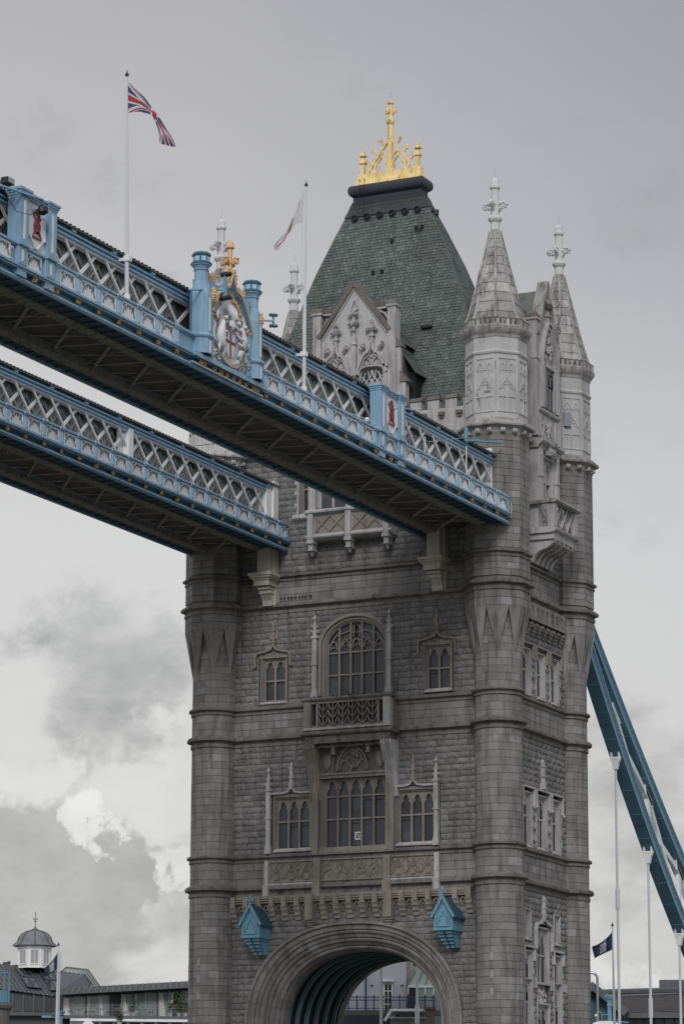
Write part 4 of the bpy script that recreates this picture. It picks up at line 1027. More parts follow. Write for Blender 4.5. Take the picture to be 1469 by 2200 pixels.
for px_, z in ((-.55, 57.6), (.05, 57.6), (2.1, 60.2), (2.5, 60.2), (.55, 59.55)):
    x, y = rp(z); vt.box(px_-.06, px_+.06, D2-y-.22, D2-y+.1, z, z+.22)
x, y = rp(60.1); vt.box(2.1, 2.5, D2-y-.20, D2-y-.14, 60.08, 60.14)
x, y = rp(53.6); vt.box(3.0, 3.7, D2-y-.25, D2-y+.1, 53.55, 53.68)
vt.build('roof_vent', 'dark', roof)
cap = MB()
def ring4(mb, x, y, prof):
    rows = [[mb.V(-x-d, D2-y-d, z), mb.V(x+d, D2-y-d, z), mb.V(x+d, D2+y+d, z), mb.V(-x-d, D2+y+d, z)] for d, z in prof]
    for p, q in zip(rows, rows[1:]):
        for k in range(4): mb.F(p[k], p[(k+1) % 4], q[(k+1) % 4], q[k])
    mb.F(*rows[-1])
ring4(cap, 2.24, .43, [(.12, 62.15), (.06, 62.35), (.11, 62.40), (.11, 62.55), (.04, 62.62), (.04, 62.86), (.10, 62.93), (.18, 62.98), (.25, 63.06), (.29, 63.20), (.30, 63.34), (.27, 63.48), (.22, 63.58), (.14, 63.64), (.0, 63.68)])
cap.build('lead_cornice', 'lead', roof)
fl = MB(); rows = []
for z, e in ((62.45, .08), (62.0, .08), (61.62, .09)):
    x, y = rp(z); x += e; y += e; rows.append([fl.V(-x, D2-y, z), fl.V(x, D2-y, z), fl.V(x, D2+y, z), fl.V(-x, D2+y, z)])
for p, q in zip(rows, rows[1:]):
    for k in range(4): fl.F(p[k], p[(k+1) % 4], q[(k+1) % 4], q[k])
fl.build('lead_flashing', 'leadflash', roof)
for i in range(6):
    x, y = rp(61.55); u = -2.1+i*.84; m_ = MB()
    yy = D2-y-.10; pts = [(u+.25*math.cos(q*PI/6), 61.50+.25*math.sin(q*PI/6)) for q in range(12)]
    m_.prism(pts, yy-.03, yy+.12); m_.ribbon([(u+.16*math.cos(q*PI/6), 61.50+.16*math.sin(q*PI/6)) for q in range(12)], .032, yy-.09, yy, closed=True); m_.blob(u, yy-.05, 61.5, .05)
    m_.build('lead_rosette', 'lead', roof)
for i in range(2):
    x, y = rp(61.55); MB().lathe(x+.1, D2-.35+i*.7, [(.02, 61.3), (.2, 61.35), (.2, 61.65), (.02, 61.7)], 8).build('lead_rosette', 'lead', roof)
ld = MB()
for x in (-1.62, -1.30):
    ld.tube([(x, D2-.95, 63.7), (x, D2-1.0, 62.9), (x, D2-1.1, 61.6)], .018, 5); ld.ribbon([(x+.06*math.cos(q*PI/4), 63.78+.08*math.sin(q*PI/4)) for q in range(8)], .012, D2-.96, D2-.93, closed=True)
for q in range(8): ld.tube([(-1.62, D2-1.02, 61.7+q*.25), (-1.30, D2-1.02, 61.7+q*.25)], .012, 4)
ld.build('roof_ladder', 'dark', roof)
# ---- gilded crest
crest = MB()
def cr_box(x0, x1, y, z0, z1): crest.box(x0, x1, D2-y, D2+y, z0, z1)
crest.taper(-2.26, 2.26, D2-.45, D2+.45, 63.62, 64.02, .12, .14); cr_box(-2.1, 2.1, .22, 64.0, 64.40)
cresto = crest.build('gilded_crest', 'gold', tower)
for s_ in (-1, 1):
    c = s_*1.84; m_ = MB().taper(c-.34, c+.34, D2-.34, D2+.34, 63.70, 64.42, .12, .12).box(c-.12, c+.12, D2-.12, D2+.12, 64.42, 65.15).box(c-.20, c+.20, D2-.20, D2+.20, 65.15, 65.25).taper(c-.14, c+.14, D2-.14, D2+.14, 65.25, 65.62, .08, .08)\
        .box(c-.20, c+.20, D2-.20, D2+.20, 65.62, 65.71).taper(c-.15, c+.15, D2-.15, D2+.15, 65.71, 65.86, .08, .08).box(c-.09, c+.09, D2-.09, D2+.09, 65.86, 65.98)
    m_.build('crest_post', 'gold', cresto)
    f_ = MB(lambda u, v, w: (u, D2-v, w))
    f_.ribbon([(s_*1.62, 64.40), (0, 66.60)], .062, -.08, .08)
    f_.ribbon([(s_*1.02, 64.40), (s_*1.02, 65.15)], .05, -.07, .07); f_.ribbon([(s_*1.35, 64.75), (s_*1.02, 64.42)], .04, -.06, .06)
    f_.ribbon([(s_*1.02, 64.75), (s_*.88, 65.05), (s_*.58, 65.45), (s_*.55, 65.90)], .05, -.07, .075); f_.ribbon([(s_*.08, 64.75), (s_*.22, 65.05), (s_*.52, 65.45)], .05, -.07, .07)
    f_.ribbon([(s_*.55, 65.80), (s_*.10, 65.35)], .04, -.06, .06); f_.ribbon([(s_*.95, 64.5), (s_*.72, 64.85), (s_*.82, 65.0)], .03, -.05, .05); f_.ribbon([(s_*.14, 64.5), (s_*.36, 64.85), (s_*.27, 65.0)], .03, -.05, .05)
    f_.build('crest_tracery', 'gold', cresto)
    for x, z in ((1.35, 65.0), (.92, 65.58), (.48, 66.18)):
        k = MB(lambda u, v, w: (u, D2-v, w)); k.ribbon([(s_*x, z), (s_*(x+.16), z+.22)], .05, -.06, .06)
        for q in range(4): k.blob(s_*(x+.20)+.09*math.cos(q*PI/2), 0, z+.30+.08*math.sin(q*PI/2), .075)
        k.build('crest_crocket', 'gold', cresto)
mast = MB().box(-.13, .13, D2-.13, D2+.13, 63.9, 66.6).lathe(0, D2, [(.17, 66.5), (.19, 66.7), (.17, 67.4), (.24, 67.5), (.27, 67.6), (.27, 67.7), (.2, 67.74), (.13, 68.1), (.12, 68.7), (.2, 68.78), (.2, 68.86), (.12, 68.9), (.10, 69.02), (.02, 69.08)], 8, PI/8)
for q in range(4):
    dx, dy = ((1, 0), (0, -1), (-1, 0), (0, 1))[q]; mast.tube([(0, D2, 68.1), (dx*.3, D2+dy*.3, 68.25)], .06, 5)
    for r, z in ((.34, 68.32), (.32, 68.20), (.22, 68.32)): mast.blob(dx*r, D2+dy*r, z, .085)
mast.box(-.05, .05, D2-.24, D2-.13, 64.4, 66.4)
mast.build('crest_mast', 'gold', cresto)
MB().tube([(0, D2, 69.0), (.05, D2, 69.55)], .012, 5).build('crest_rod', 'steel', cresto)

# ---- river side of the tower
def S_(v): return lambda u, vv, w: (SX+v+vv, u, w)
# lower window group
gothic_window('S', wS, 4.18, 5.56, 15.05, 17.95, 2, (16.6,), mt='pale', hh=.9, surround=.24, sill=False)
pn = MB(SIDE).box(4.18, 5.56, -.5, -.12, 13.75, 15.0); pn.build('carved_spandrel', 'tan', wS)
pc = MB(SIDE); tracery_cells(pc, 4.22, 5.52, 13.85, 14.95, 2, -.12, -.03, 1); pc.box(3.98, 5.76, -.3, .1, 14.95, 15.08); pc.build('spandrel_carving', 'pale', wS)
gothic_window('S', wS, 4.18, 5.56, 8.2, 13.7, 2, (11.0,), mt='pale', hh=.7, surround=.24)
for c in (2.72, 7.03):
    gothic_window('S', wS, c-.36, c+.36, 15.2, 16.55, 1, (), mt='pale', surround=.2, quoins='pale', sill=False)
    gothic_window('S', wS, c-.36, c+.36, 12.4, 15.0, 1, (13.9,), mt='pale', surround=.2, quoins='pale', sill=False)
    gothic_window('S', wS, c-.36, c+.36, 8.2, 12.3, 1, (10.4,), mt='pale', surround=.2, quoins='pale')
    gothic_window('S', wS, c-.30, c+.30, 17.5, 18.9, 1, (), mt='pale', surround=.17, hh=.4)
    h_ = MB(SIDE); h_.ribbon([(c-.72, 16.2), (c-.72, 16.95), (c+.72, 16.95), (c+.72, 16.2)], .06, 0, .18); h_.build('hood_mould', 'pale', wS)
h_ = MB(SIDE); h_.ribbon([(3.7, 16.9), (3.7, 18.0), (3.85, 18.3), (4.5, 18.42), (4.8, 18.6), (4.88, 18.9), (4.96, 18.6), (5.25, 18.42), (5.9, 18.3), (6.05, 18.0), (6.05, 16.9)], .07, -.02, .2)
h_.build('hood_mould', 'pale', wS); shaft('S', wS, 4.88, 18.7, 20.0, .09, .1, 'pale')
MB(SIDE).box(3.32, 3.92, -.2, .08, 14.7, 15.3).box(5.84, 6.42, -.2, .08, 14.7, 15.3).box(7.66, 8.4, -.2, .06, 14.75, 15.2).build('band_stone', 'pale', wS)
for c, hw in ((2.75, .42), (4.88, .55), (7.0, .42)):
    gothic_window('S', wS, c-hw, c+hw, 22.7, 25.45, 2 if hw > .5 else 1, (24.3,), mt='pale', surround=.22, quoins='pale', hh=.6)
    h_ = MB(SIDE); h_.ribbon([(c-hw-.4, 24.9), (c-hw-.4, 25.9), (c+hw+.4, 25.9), (c+hw+.4, 24.9)], .055, 0, .2); h_.build('hood_mould', 'pale', wS)
    for s_ in (-1, 1): MB(SIDE).blob(c+s_*(hw+.4), .14, 24.85, .14, jit=.4).build('label_stop', 'pale', wS)
shaft('S', wS, 4.88, 26.0, 27.75, .11, .12, 'pale')
for c in (2.75, 4.88, 7.0):
    gothic_window('S', wS, c-.42, c+.42, 31.35, 33.7, 1, (32.65,), mt='pale', surround=.2, quoins='pale', hh=.5)
    h_ = MB(SIDE); h_.ribbon([(c-.8, 33.3), (c-.8, 34.15), (c+.8, 34.15), (c+.8, 33.3)], .055, 0, .2); h_.build('hood_mould', 'tan', wS)
for i in range(8):
    c = 2.05+i*.81; m_ = MB(SIDE)
    for z0, z1, v1 in ((34.70, 34.88, .12), (34.88, 35.06, .22), (35.06, 35.22, .32), (35.22, 35.36, .40)): m_.box(c-.2, c+.2, -.1, v1, z0, z1)
    m_.build('corbel', 'ashlar', wS)
m_ = MB(SIDE).box(1.7, 8.05, -.1, .42, 35.5, 35.75)
for i in range(9): m_.box(1.72+i*.72, 1.72+i*.72+.40, -.1, .42, 35.75, 36.3)
m_.box(1.7, 8.05, -.1, .40, 36.3, 36.5)
for i in range(8): c = 2.05+i*.81; m_.blob(c+.4, .2, 35.3, .14, jit=.3)
m_.build('side_machicolation', 'ashlar', wS)
MB(SIDE).box(1.7, 8.05, -.1, .2, 35.75, 36.3).build('machicolation_recess', 'mortar', wS)
# balcony and bay above
sb = MB(SIDE).extr(3.05, 6.7, [(-.1, 40.55), (1.6, 40.55), (1.84, 40.68), (1.88, 40.78), (1.7, 40.9), (-.1, 40.92)]); sb.box(3.2, 6.56, -.1, 1.62, 40.2, 40.55)
sbo = sb.build('side_balcony', 'pale', wS)
MB(SIDE).extr(3.0, 6.76, [(1.35, 42.3), (1.85, 42.3), (1.95, 42.4), (1.9, 42.5), (1.35, 42.52)]).box(3.05, 3.35, .0, 1.8, 42.3, 42.5).box(6.4, 6.7, .0, 1.8, 42.3, 42.5).build('balcony_rail', 'spire', sbo)
MB(SIDE).box(3.12, 3.52, 1.3, 1.75, 40.92, 42.3).box(6.22, 6.62, 1.3, 1.75, 40.92, 42.3).build('balcony_post', 'pale', sbo)
c_ = MB(SIDE).box(3.52, 6.22, 1.45, 1.52, 40.92, 41.0); tracery_cells(c_, 3.55, 6.2, 40.98, 42.28, 3, 1.48, 1.66, 3); c_.build('pierced_parapet', 'pale', sbo)
prof = [(-.1, 38.95), (.25, 38.95), (.38, 39.3), (.6, 39.55), (1.1, 39.7), (1.45, 39.9), (1.58, 40.2), (-.1, 40.2)]
for c in (3.5, 4.15, 4.8, 5.45, 6.1): MB(SIDE).prism_vw(prof, c-.16, c+.16).build('ogee_bracket', 'pale', sbo)
q = MB(SIDE).prism_vw([(p[0]-.12 if p[0] > 0 else p[0], p[1]) for p in prof], 3.4, 6.2)
for c in (3.5, 4.15, 4.8, 5.45, 6.1): q.box(c-.12, c+.12, 1.4, 1.66, 39.95, 40.2)
q.build('bracket_web', 'tan', sbo)
BAY = S_(.62)
by = MB(BAY).box(3.35, 4.06, -1.1, 0, 40.9, 46.1).box(5.70, 6.41, -1.1, 0, 40.9, 46.1).box(4.06, 5.70, -1.1, 0, 45.3, 46.1).box(4.06, 5.70, -1.1, 0, 40.9, 42.5)
byo = by.build('side_bay', 'pale', wS)
gothic_window(BAY, byo, 4.2, 5.56, 42.6, 45.2, 2, (43.9,), mt='pale', surround=.12, sill=False, depth=.42)
for c in (3.62, 6.14):
    MB(BAY).box(c-.18, c+.18, 0, .16, 42.4, 46.0).box(c-.24, c+.24, 0, .22, 44.0, 44.12).ribbon(pointed(c-.1, c+.1, 45.3, .25, 3), .02, .15, .19).build('bay_buttress', 'pale', byo)
for c in (2.55, 7.25): gothic_window('S', wS, c-.35, c+.35, 42.2, 45.0, 1, (43.6,), mt='pale', surround=.16, quoins='pale')
MB(SIDE).box(1.6, 3.2, -.1, .06, 40.9, 42.0).extr(1.3, 3.3, [(-.1, 42.0), (.1, 42.0), (.2, 42.1), (.05, 42.2), (-.1, 42.2)]).extr(1.3, 3.3, [(-.1, 40.6), (.1, 40.6), (.22, 40.7), (.05, 40.9), (-.1, 40.9)]).build('apron_panel', 'pale', wS)
MB(BAY).extr(3.2, 6.56, [(-.7, 45.7), (.05, 45.7), (.12, 45.85), (.36, 46.0), (.42, 46.1), (.3, 46.2), (-.7, 46.4)]).build('bay_cornice', 'spire', byo)
cv = MB(BAY)
for i in range(26): cv.blob(4.2+1.4*rnd(), .12+.12*rnd(), 45.5+.35*rnd(), .15, jit=.45)
cv.build('carved_frieze', 'pale', byo)
MB(BAY).box(3.4, 6.36, -1.1, .0, 46.4, 48.0).extr(3.3, 6.46, [(-.9, 47.9), (.1, 47.9), (.2, 48.0), (.2, 48.1), (.0, 48.2), (-.9, 48.2)]).build('bay_parapet', 'pale', byo)
c_ = MB(BAY); tracery_cells(c_, 4.1, 5.66, 46.55, 47.75, 2, 0, .08, 1)
for c in (3.7, 6.06): c_.box(c-.12, c+.12, 0, .1, 46.5, 47.8)
c_.build('bay_parapet_carving', 'pale', byo)
gs = gable_shape(BAY, byo, 4.88, 1.45, 48.1, 52.6, 55.95, 0, 0)
gothic_window(S_(.72), gs, 4.25, 5.51, 48.3, 50.65, 2, (49.6,), mt='pale', surround=.10, sill=False, depth=.05, v=.08)
bl = MB(BAY)
for a_, h_, vv in ((1.15, 2.3, .30), (.98, 2.0, .22), (.82, 1.7, .15)): bl.ribbon([(4.88-a_, 48.2)]+pointed(4.88-a_, 4.88+a_, 51.2, h_, 8)+[(4.88+a_, 48.2)], .065, 0, vv)
for i in range(16): bl.blob(4.88+(rnd()-.5)*1.2, .1, 51.3+1.3*rnd(), .16, sy=.6, jit=.45)
bl.box(3.7, 6.06, 0, .12, 50.85, 51.0); bl.build('blind_tracery', 'pale', gs)
MB(BAY).box(4.78, 4.98, 0, .2, 53.2, 54.9).box(4.68, 5.08, 0, .3, 53.9, 54.0).build('hood_stem', 'pale', gs)
cr = MB(BAY)
for i in range(14): cr.blob(4.88+(rnd()-.5)*.6, .25, 54.5+.2*(rnd()-.5), .13, jit=.45)
cr.build('crocket', 'grime', gs)
for c in (3.28, 6.48):
    MB(BAY).box(c-.20, c+.20, -1.2, .1, 46.4, 53.35).box(c-.25, c+.25, -.2, .15, 51.0, 51.12).box(c-.28, c+.28, -1.3, .2, 53.35, 53.5).build('gable_pier', 'pale', gs)
    MB(BAY).taper(c-.3, c+.3, -1.3, .22, 53.5, 53.75, .1, .1).build('pier_cap', 'grime', gs)
dr = MB()
for s_ in (-1, 1):
    i = [dr.V(9.9, 4.88, 55.6), dr.V(5.0, 4.88, 55.6), dr.V(5.0, 4.88+s_*1.7, 52.3), dr.V(9.9, 4.88+s_*1.7, 52.3)]; dr.F(*i)
dr.box(5.5, 9.8, 3.3, 6.4, 46.5, 52.4)
dr.box(7.6, 9.6, 2.8, 3.3, 46.5, 53.0); dr.box(7.6, 9.5, 2.6, 3.4, 53.3, 53.95); dr.build('dormer_roof', 'slate', gs)
sc_ = MB(SIDE).box(6.9, 7.7, -.3, .28, 47.55, 47.75).box(7.0, 7.35, -.3, .2, 47.2, 47.55).box(7.05, 7.3, -.3, .16, 46.9, 47.2).box(1.9, 2.6, -.3, .25, 47.55, 47.75).box(2.1, 2.4, -.3, .2, 47.1, 47.55); sc_.build('waterspout', 'spire', wS)
MB(face_frame(9, D, 0+PI/4, 1.70)).box(-.55, -.1, -.05, .12, 48.1, 48.95).build('electrical_box', 'steel', turrets[(9, D)])

# ---- stone brackets carrying the walkways
for u0, u1 in ((-5.80, -5.02), (5.05, 5.85)):
    b_ = MB(FRONT).box(u0, u1, -.1, 1.0, 38.75, 40.6); b_.box(u1-.12, u1+.10, -.1, .5, 38.8, 40.6)
    bo = b_.build('walkway_bracket', 'cream', tower)
    c_ = MB(FRONT).box(u0-.40, u1+.32, -.1, 1.42, 38.62, 38.78).box(u0-.33, u1+.26, -.1, 1.34, 38.50, 38.62).box(u0-.22, u1+.15, -.1, 1.22, 38.38, 38.50)
    c_.build('bracket_capital', 'cream', bo)
    q = MB(FRONT).box(u0-.15, u1+.08, -.1, 1.15, 38.05, 38.38).box(u0+.0, u1+.0, -.1, .95, 37.85, 38.0).box(u0+.02, u1-.02, -.1, .82, 37.62, 37.83).prism_vw([(-.1, 36.95), (.42, 36.95), (.48, 37.25), (.72, 37.55), (.78, 37.62), (-.1, 37.62)], u0+.08, u1-.06)
    q.box(u0+.12, u1+.05, -.1, .25, 36.9, 38.3); q.build('bracket_corbel', 'cream', bo)
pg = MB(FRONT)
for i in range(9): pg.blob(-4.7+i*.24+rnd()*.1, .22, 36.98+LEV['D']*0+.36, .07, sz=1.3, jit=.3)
pg.build('moss_and_pigeons', 'dark', tower, stuff=True)  # row of pigeons on the string course, modelled as dark blobs
print('tower', len(bpy.data.objects))

# ------------------------------------------------------------------ HIGH-LEVEL WALKWAYS
PITCH = 1.75
def lerp(a, b, t): return a+(b-a)*t
def walkway(name, label, xi, xo, yend, yout, phase, breaks, posts_white):
    """xi inner (-x) edge, xo outer (+x) edge of the bottom cornice; both long sides are dressed"""
    W = thing(name, ((xi+xo)/2, yend, 40.2), label, 'footbridge', 'high level walkways between the towers')
    Y0 = -68.5
    gi, go = xi+.62, xo-1.20
    # soffit: two riveted girders, a recessed plate, cross bracing
    for a, b in ((xo-1.85, xo-1.20), (xi+.75, xi+1.40)):
        g = MB().box(a, b, Y0, yend, 40.22, 40.52)
        o = g.build('bottom_girder', 'soffit', W); rv = MB(); y = Y0
        while y < yend-.3:
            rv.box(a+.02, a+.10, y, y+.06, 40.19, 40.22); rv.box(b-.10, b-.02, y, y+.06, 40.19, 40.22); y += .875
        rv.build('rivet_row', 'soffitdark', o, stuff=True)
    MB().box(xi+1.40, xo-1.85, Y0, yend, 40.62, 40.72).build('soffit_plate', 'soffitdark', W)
    y = yend-.9; k = 0
    while y > Y0+4:
        b = MB(lambda u, v, w: (u, v, w)); x1, x0 = xo-1.88, xi+1.43
        b.tube([(x1, y-3.0, 40.40), (x0, y, 40.40)], .075, 4); b.build('soffit_brace', 'bracepaint', W)
        t_ = MB().tube([(x1, y-3.0, 40.48), (x0, y-3.5, 40.48)], .04, 4).tube([(x1, y-2.2, 40.5), (x0, y-.1, 40.5)], .03, 4).tube([(x0, y-.6, 40.5), (x1, y-1.6, 40.5)], .03, 4).tube([(x1, y-.6, 40.5), (x0, y-2.0, 40.5)], .03, 4)
        t_.build('soffit_rod', 'bracepaint', W); y -= PITCH*2; k += 1
    for sgn, X, ye in ((1, xo, yout), (-1, xi, yend-.05)):
        def bx(mb, a, b, y0, y1, z0, z1):    # a, b: distance outwards from the edge X
            p, q = X+sgn*a, X+sgn*b; mb.box(min(p, q), max(p, q), y0, y1, z0, z1); return mb
        inn = -1.20 if sgn > 0 else -.75
        # dark teal overhang with small ribs
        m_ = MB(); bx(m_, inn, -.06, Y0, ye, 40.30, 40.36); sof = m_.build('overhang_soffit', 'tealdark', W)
        m_ = MB(); y = ye-.3
        while y > Y0+1: bx(m_, inn, -.10, y-.05, y+.05, 40.24, 40.30); y -= PITCH/2
        m_.build('overhang_rib', 'tealdark', sof, stuff=True)
        m_ = MB(); bx(m_, -.14, .0, Y0, ye, 40.16, 40.22); bx(m_, -.14, .05, Y0, ye, 40.22, 40.28); bx(m_, -.14, .0, Y0, ye, 40.28, 40.34); m_.build('lower_cornice', 'blue', W)
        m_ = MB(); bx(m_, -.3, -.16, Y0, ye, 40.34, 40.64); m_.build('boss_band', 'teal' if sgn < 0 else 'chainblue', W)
        m_ = MB(); bx(m_, -.14, .12, Y0, ye, 40.62, 40.70); bx(m_, -.14, .20, Y0, ye, 40.70, 40.78); bx(m_, -.3, .06, Y0, ye, 40.78, 40.88); m_.build('ledge', 'blue', W)
        m_ = MB(); bx(m_, -.3, -.08, Y0, ye, 40.88, 41.60); m_.build('parapet_body', 'blue', W)
        m_ = MB(); bx(m_, -.34, .02, Y0, ye, 41.60, 41.66); bx(m_, -.36, .08, Y0, ye, 41.66, 41.74); bx(m_, -.33, .03, Y0, ye, 41.74, 41.79); m_.build('parapet_coping', 'blue', W)
        # lattice truss between parapet and gutter
        lx = X-sgn*1.02
        def lat(a, b): p, q = lx+sgn*a, lx+sgn*b; return min(p, q), max(p, q)
        h = 2.75; dy = 1.56/1.39*h
        gaps = [(b0-.1, b1+.1) for b0, b1, kd in breaks] if sgn > 0 else []
        y = ye+3; 
        while y > Y0+3.2:
            for d in (1, -1):
                wd, (a, b) = (.050, lat(.05, .14)) if d > 0 else (.072, lat(-.10, .0))
                # member from the foot at yf to its head
                yf = phase-math.floor((phase-y)/PITCH)*PITCH
                z0, z1 = 40.95, 43.68; ya = yf+(42.3-z0)*1.12*d; yb = yf-(z1-42.3)*1.12*d
                lo_, hi_ = min(ya, yb), max(ya, yb)
                if lo_ < Y0 or lo_ > ye+.1: continue
                if hi_ > ye+.05:                 # cut at the wall end
                    t = (ye+.05-lo_)/(hi_-lo_)
                    if ya > yb: z0 = lerp(z1, z0, t); ya = ye+.05
                    else: z1 = lerp(z0, z1, t); yb = ye+.05
                if any(lo_ > g0 and hi_ < g1 for g0, g1 in gaps): continue
                f_ = MB(lambda u, v, w: (v, u, w)); f_.ribbon([(ya, z0), (yb, z1)], wd, a, b)
                f_.build('lattice_bar', 'white', W)
            y -= PITCH
        m_ = MB(); a, b = lat(-.16, .20); m_.box(a, b, Y0, ye+.02, 40.85, 41.0); a, b = lat(-.2, .12); m_.box(a, b, Y0, ye+.02, 43.55, 43.72); m_.build('truss_chord', 'white', W)
        # inner wall of the corridor: rail, stanchions, smoky glazing
        wx = lx-sgn*.55; m_ = MB().box(wx-.03, wx+.03, Y0, yend, 41.0, 43.7); gl_ = m_.build('corridor_window', 'corrglass', W)
        m_ = MB(); y = phase+.4
        while y > Y0+1:
            if y < yend-.2:
                m_.box(wx-.09, wx+.09, y-.05, y+.05, 41.0, 43.6); f_ = MB(lambda u, v, w: (v, u, w)); f_.ribbon([(y-.9, 41.9), (y-.5, 42.9), (y-.1, 43.4)], .04, wx-.08, wx+.08)
                f_.ribbon([(y-.9, 43.4), (y-1.35, 42.4)], .035, wx-.085, wx+.085); f_.ribbon([(y+.3, 41.6), (y-1.6, 43.5)], .06, wx-.12, wx+.12); f_.ribbon([(y-1.6, 41.6), (y+.3, 43.5)], .06, wx-.115, wx+.115)
                o_ = len(m_.v); m_.v += f_.v; m_.f += [tuple(o_+i for i in f) for f in f_.f]; m_.mi += f_.mi
            y -= PITCH
        m_.box(wx-.07, wx+.07, Y0, yend, 42.0, 42.06); m_.build('corridor_frame', 'inner', W)
        # gutter beam and eave
        g0 = X-sgn*1.0
        def gb_(mb, a, b, z0, z1, y1=ye+.12): p, q = g0+sgn*a, g0+sgn*b; mb.box(min(p, q), max(p, q), Y0, y1, z0, z1)
        m_ = MB(); gb_(m_, -.25, .22, 43.66, 43.76); gb_(m_, -.25, .16, 43.76, 43.84); gb_(m_, -.25, .28, 43.84, 43.93); m_.build('gutter_beam', 'blue', W)
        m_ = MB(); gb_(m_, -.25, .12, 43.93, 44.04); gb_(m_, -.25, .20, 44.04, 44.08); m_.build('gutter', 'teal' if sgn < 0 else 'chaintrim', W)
        m_ = MB(); y = ye-1.1
        while y > Y0+1:
            p, q = g0+sgn*.1, g0+sgn*.32; m_.box(min(p, q), max(p, q), y-.02, y+.30, 43.95, 44.10); y -= PITCH*2
        m_.build('gutter_bracket', 'blue2', W)
        # posts, panels, bosses
        y = phase; n = 0
        while y > Y0+1:
            inb = [bk for bk in breaks if bk[0]-.25 < y < bk[1]+.25] if sgn > 0 else []
            if y < ye-.2 and not inb:
                m_ = MB(); bx(m_, -.1, .03, y-.19, y+.19, 40.88, 41.58); bx(m_, -.1, .09, y-.23, y+.23, 41.58, 41.66); bx(m_, -.1, .15, y-.25, y+.25, 41.66, 41.75); bx(m_, .03, .05, y-.12, y+.12, 40.95, 41.5)
                m_.build('parapet_post', 'blue2', W)
            if y < ye-.1 and not inb:
                bo = MB(); x_ = X+sgn*.03
                for q in range(5): bo.blob(x_+(rnd()-.5)*.05, y+.10*math.cos(q*1.26), 40.50+.075*math.sin(q*1.26), .075, jit=.35)
                bo.build('gilt_boss', 'gilt', W)
            pc = y-PITCH/2
            if pc > Y0 and not ([bk for bk in breaks if bk[0]-.7 < pc < bk[1]+.7] if sgn > 0 else False):
                panel(W, X, sgn, pc, .58, bx)
            y -= PITCH
        # end post and half panel near the tower
        m_ = MB(); bx(m_, -.1, .03, ye-.30, ye-.02, 40.88, 41.6); m_.build('parapet_post', 'blue2', W)
    # low-pitched roof with standing seams
    ex0, ex1 = xi+.62, xo-.62; mid_ = (ex0+ex1)/2
    m_ = MB(); 
    for a, b in ((ex0, mid_), (mid_, ex1)):
        za, zb = (44.12, 44.75) if a == ex0 else (44.75, 44.12)
        i = [m_.V(a, Y0, za), m_.V(b, Y0, zb), m_.V(b, yend+.1, zb), m_.V(a, yend+.1, za), m_.V(a, Y0, za-.06), m_.V(b, Y0, zb-.06), m_.V(b, yend+.1, zb-.06), m_.V(a, yend+.1, za-.06)]
        m_.F(*i[:4]); m_.F(*i[4:]); m_.F(i[0], i[3], i[7], i[4]); m_.F(i[1], i[2], i[6], i[5])
    ro = m_.build('walkway_roof', 'roofgrey', W); m_ = MB(); y = yend
    while y > Y0:
        m_.tube([(ex1+.06, y, 44.14), (mid_, y, 44.82), (ex0-.06, y, 44.14)], .045, 4); y -= .35
    m_.build('standing_seam', 'leadold', ro, stuff=True)
    return W
PANEL = {}
def panel(W, X, sgn, yc, hw, bx):
    m_ = MB(); bx(m_, -.09, .0, yc-hw, yc+hw, 40.93, 41.55); bx(m_, -.09, .03, yc-hw-.03, yc+hw+.03, 40.90, 40.96); bx(m_, -.09, .03, yc-hw-.03, yc+hw+.03, 41.53, 41.58)
    bx(m_, -.09, .03, yc-hw-.03, yc-hw+.03, 40.96, 41.53); bx(m_, -.09, .03, yc+hw-.03, yc+hw+.03, 40.96, 41.53)
    p = m_.build('parapet_panel', 'panelwhite', W)
    if sgn < 0: return p
    f = MB(lambda u, v, w: (X+sgn*v, u, w)); a = hw-.08
    f.ribbon([(yc+x, z) for x, z in sup(a, .46, 41.02, 2.0, 10)], .017, .0, .035)
    for x, z in ((-.52, .17), (-.2, .29), (.2, .29), (.52, .17)):
        x *= a; f.ribbon([(yc+x*1.12, 41.06+z+.09), (yc+x*.95, 41.06+z+.0)], .016, .0, .03)
    for s_ in (-1, 1):
        f.prism([(yc+s_*a*.98, 41.50), (yc+s_*a*.62, 41.50), (yc+s_*a*.96, 41.33)], .0, .02)
    f.build('panel_arch', 'shadowpaint', p); return p
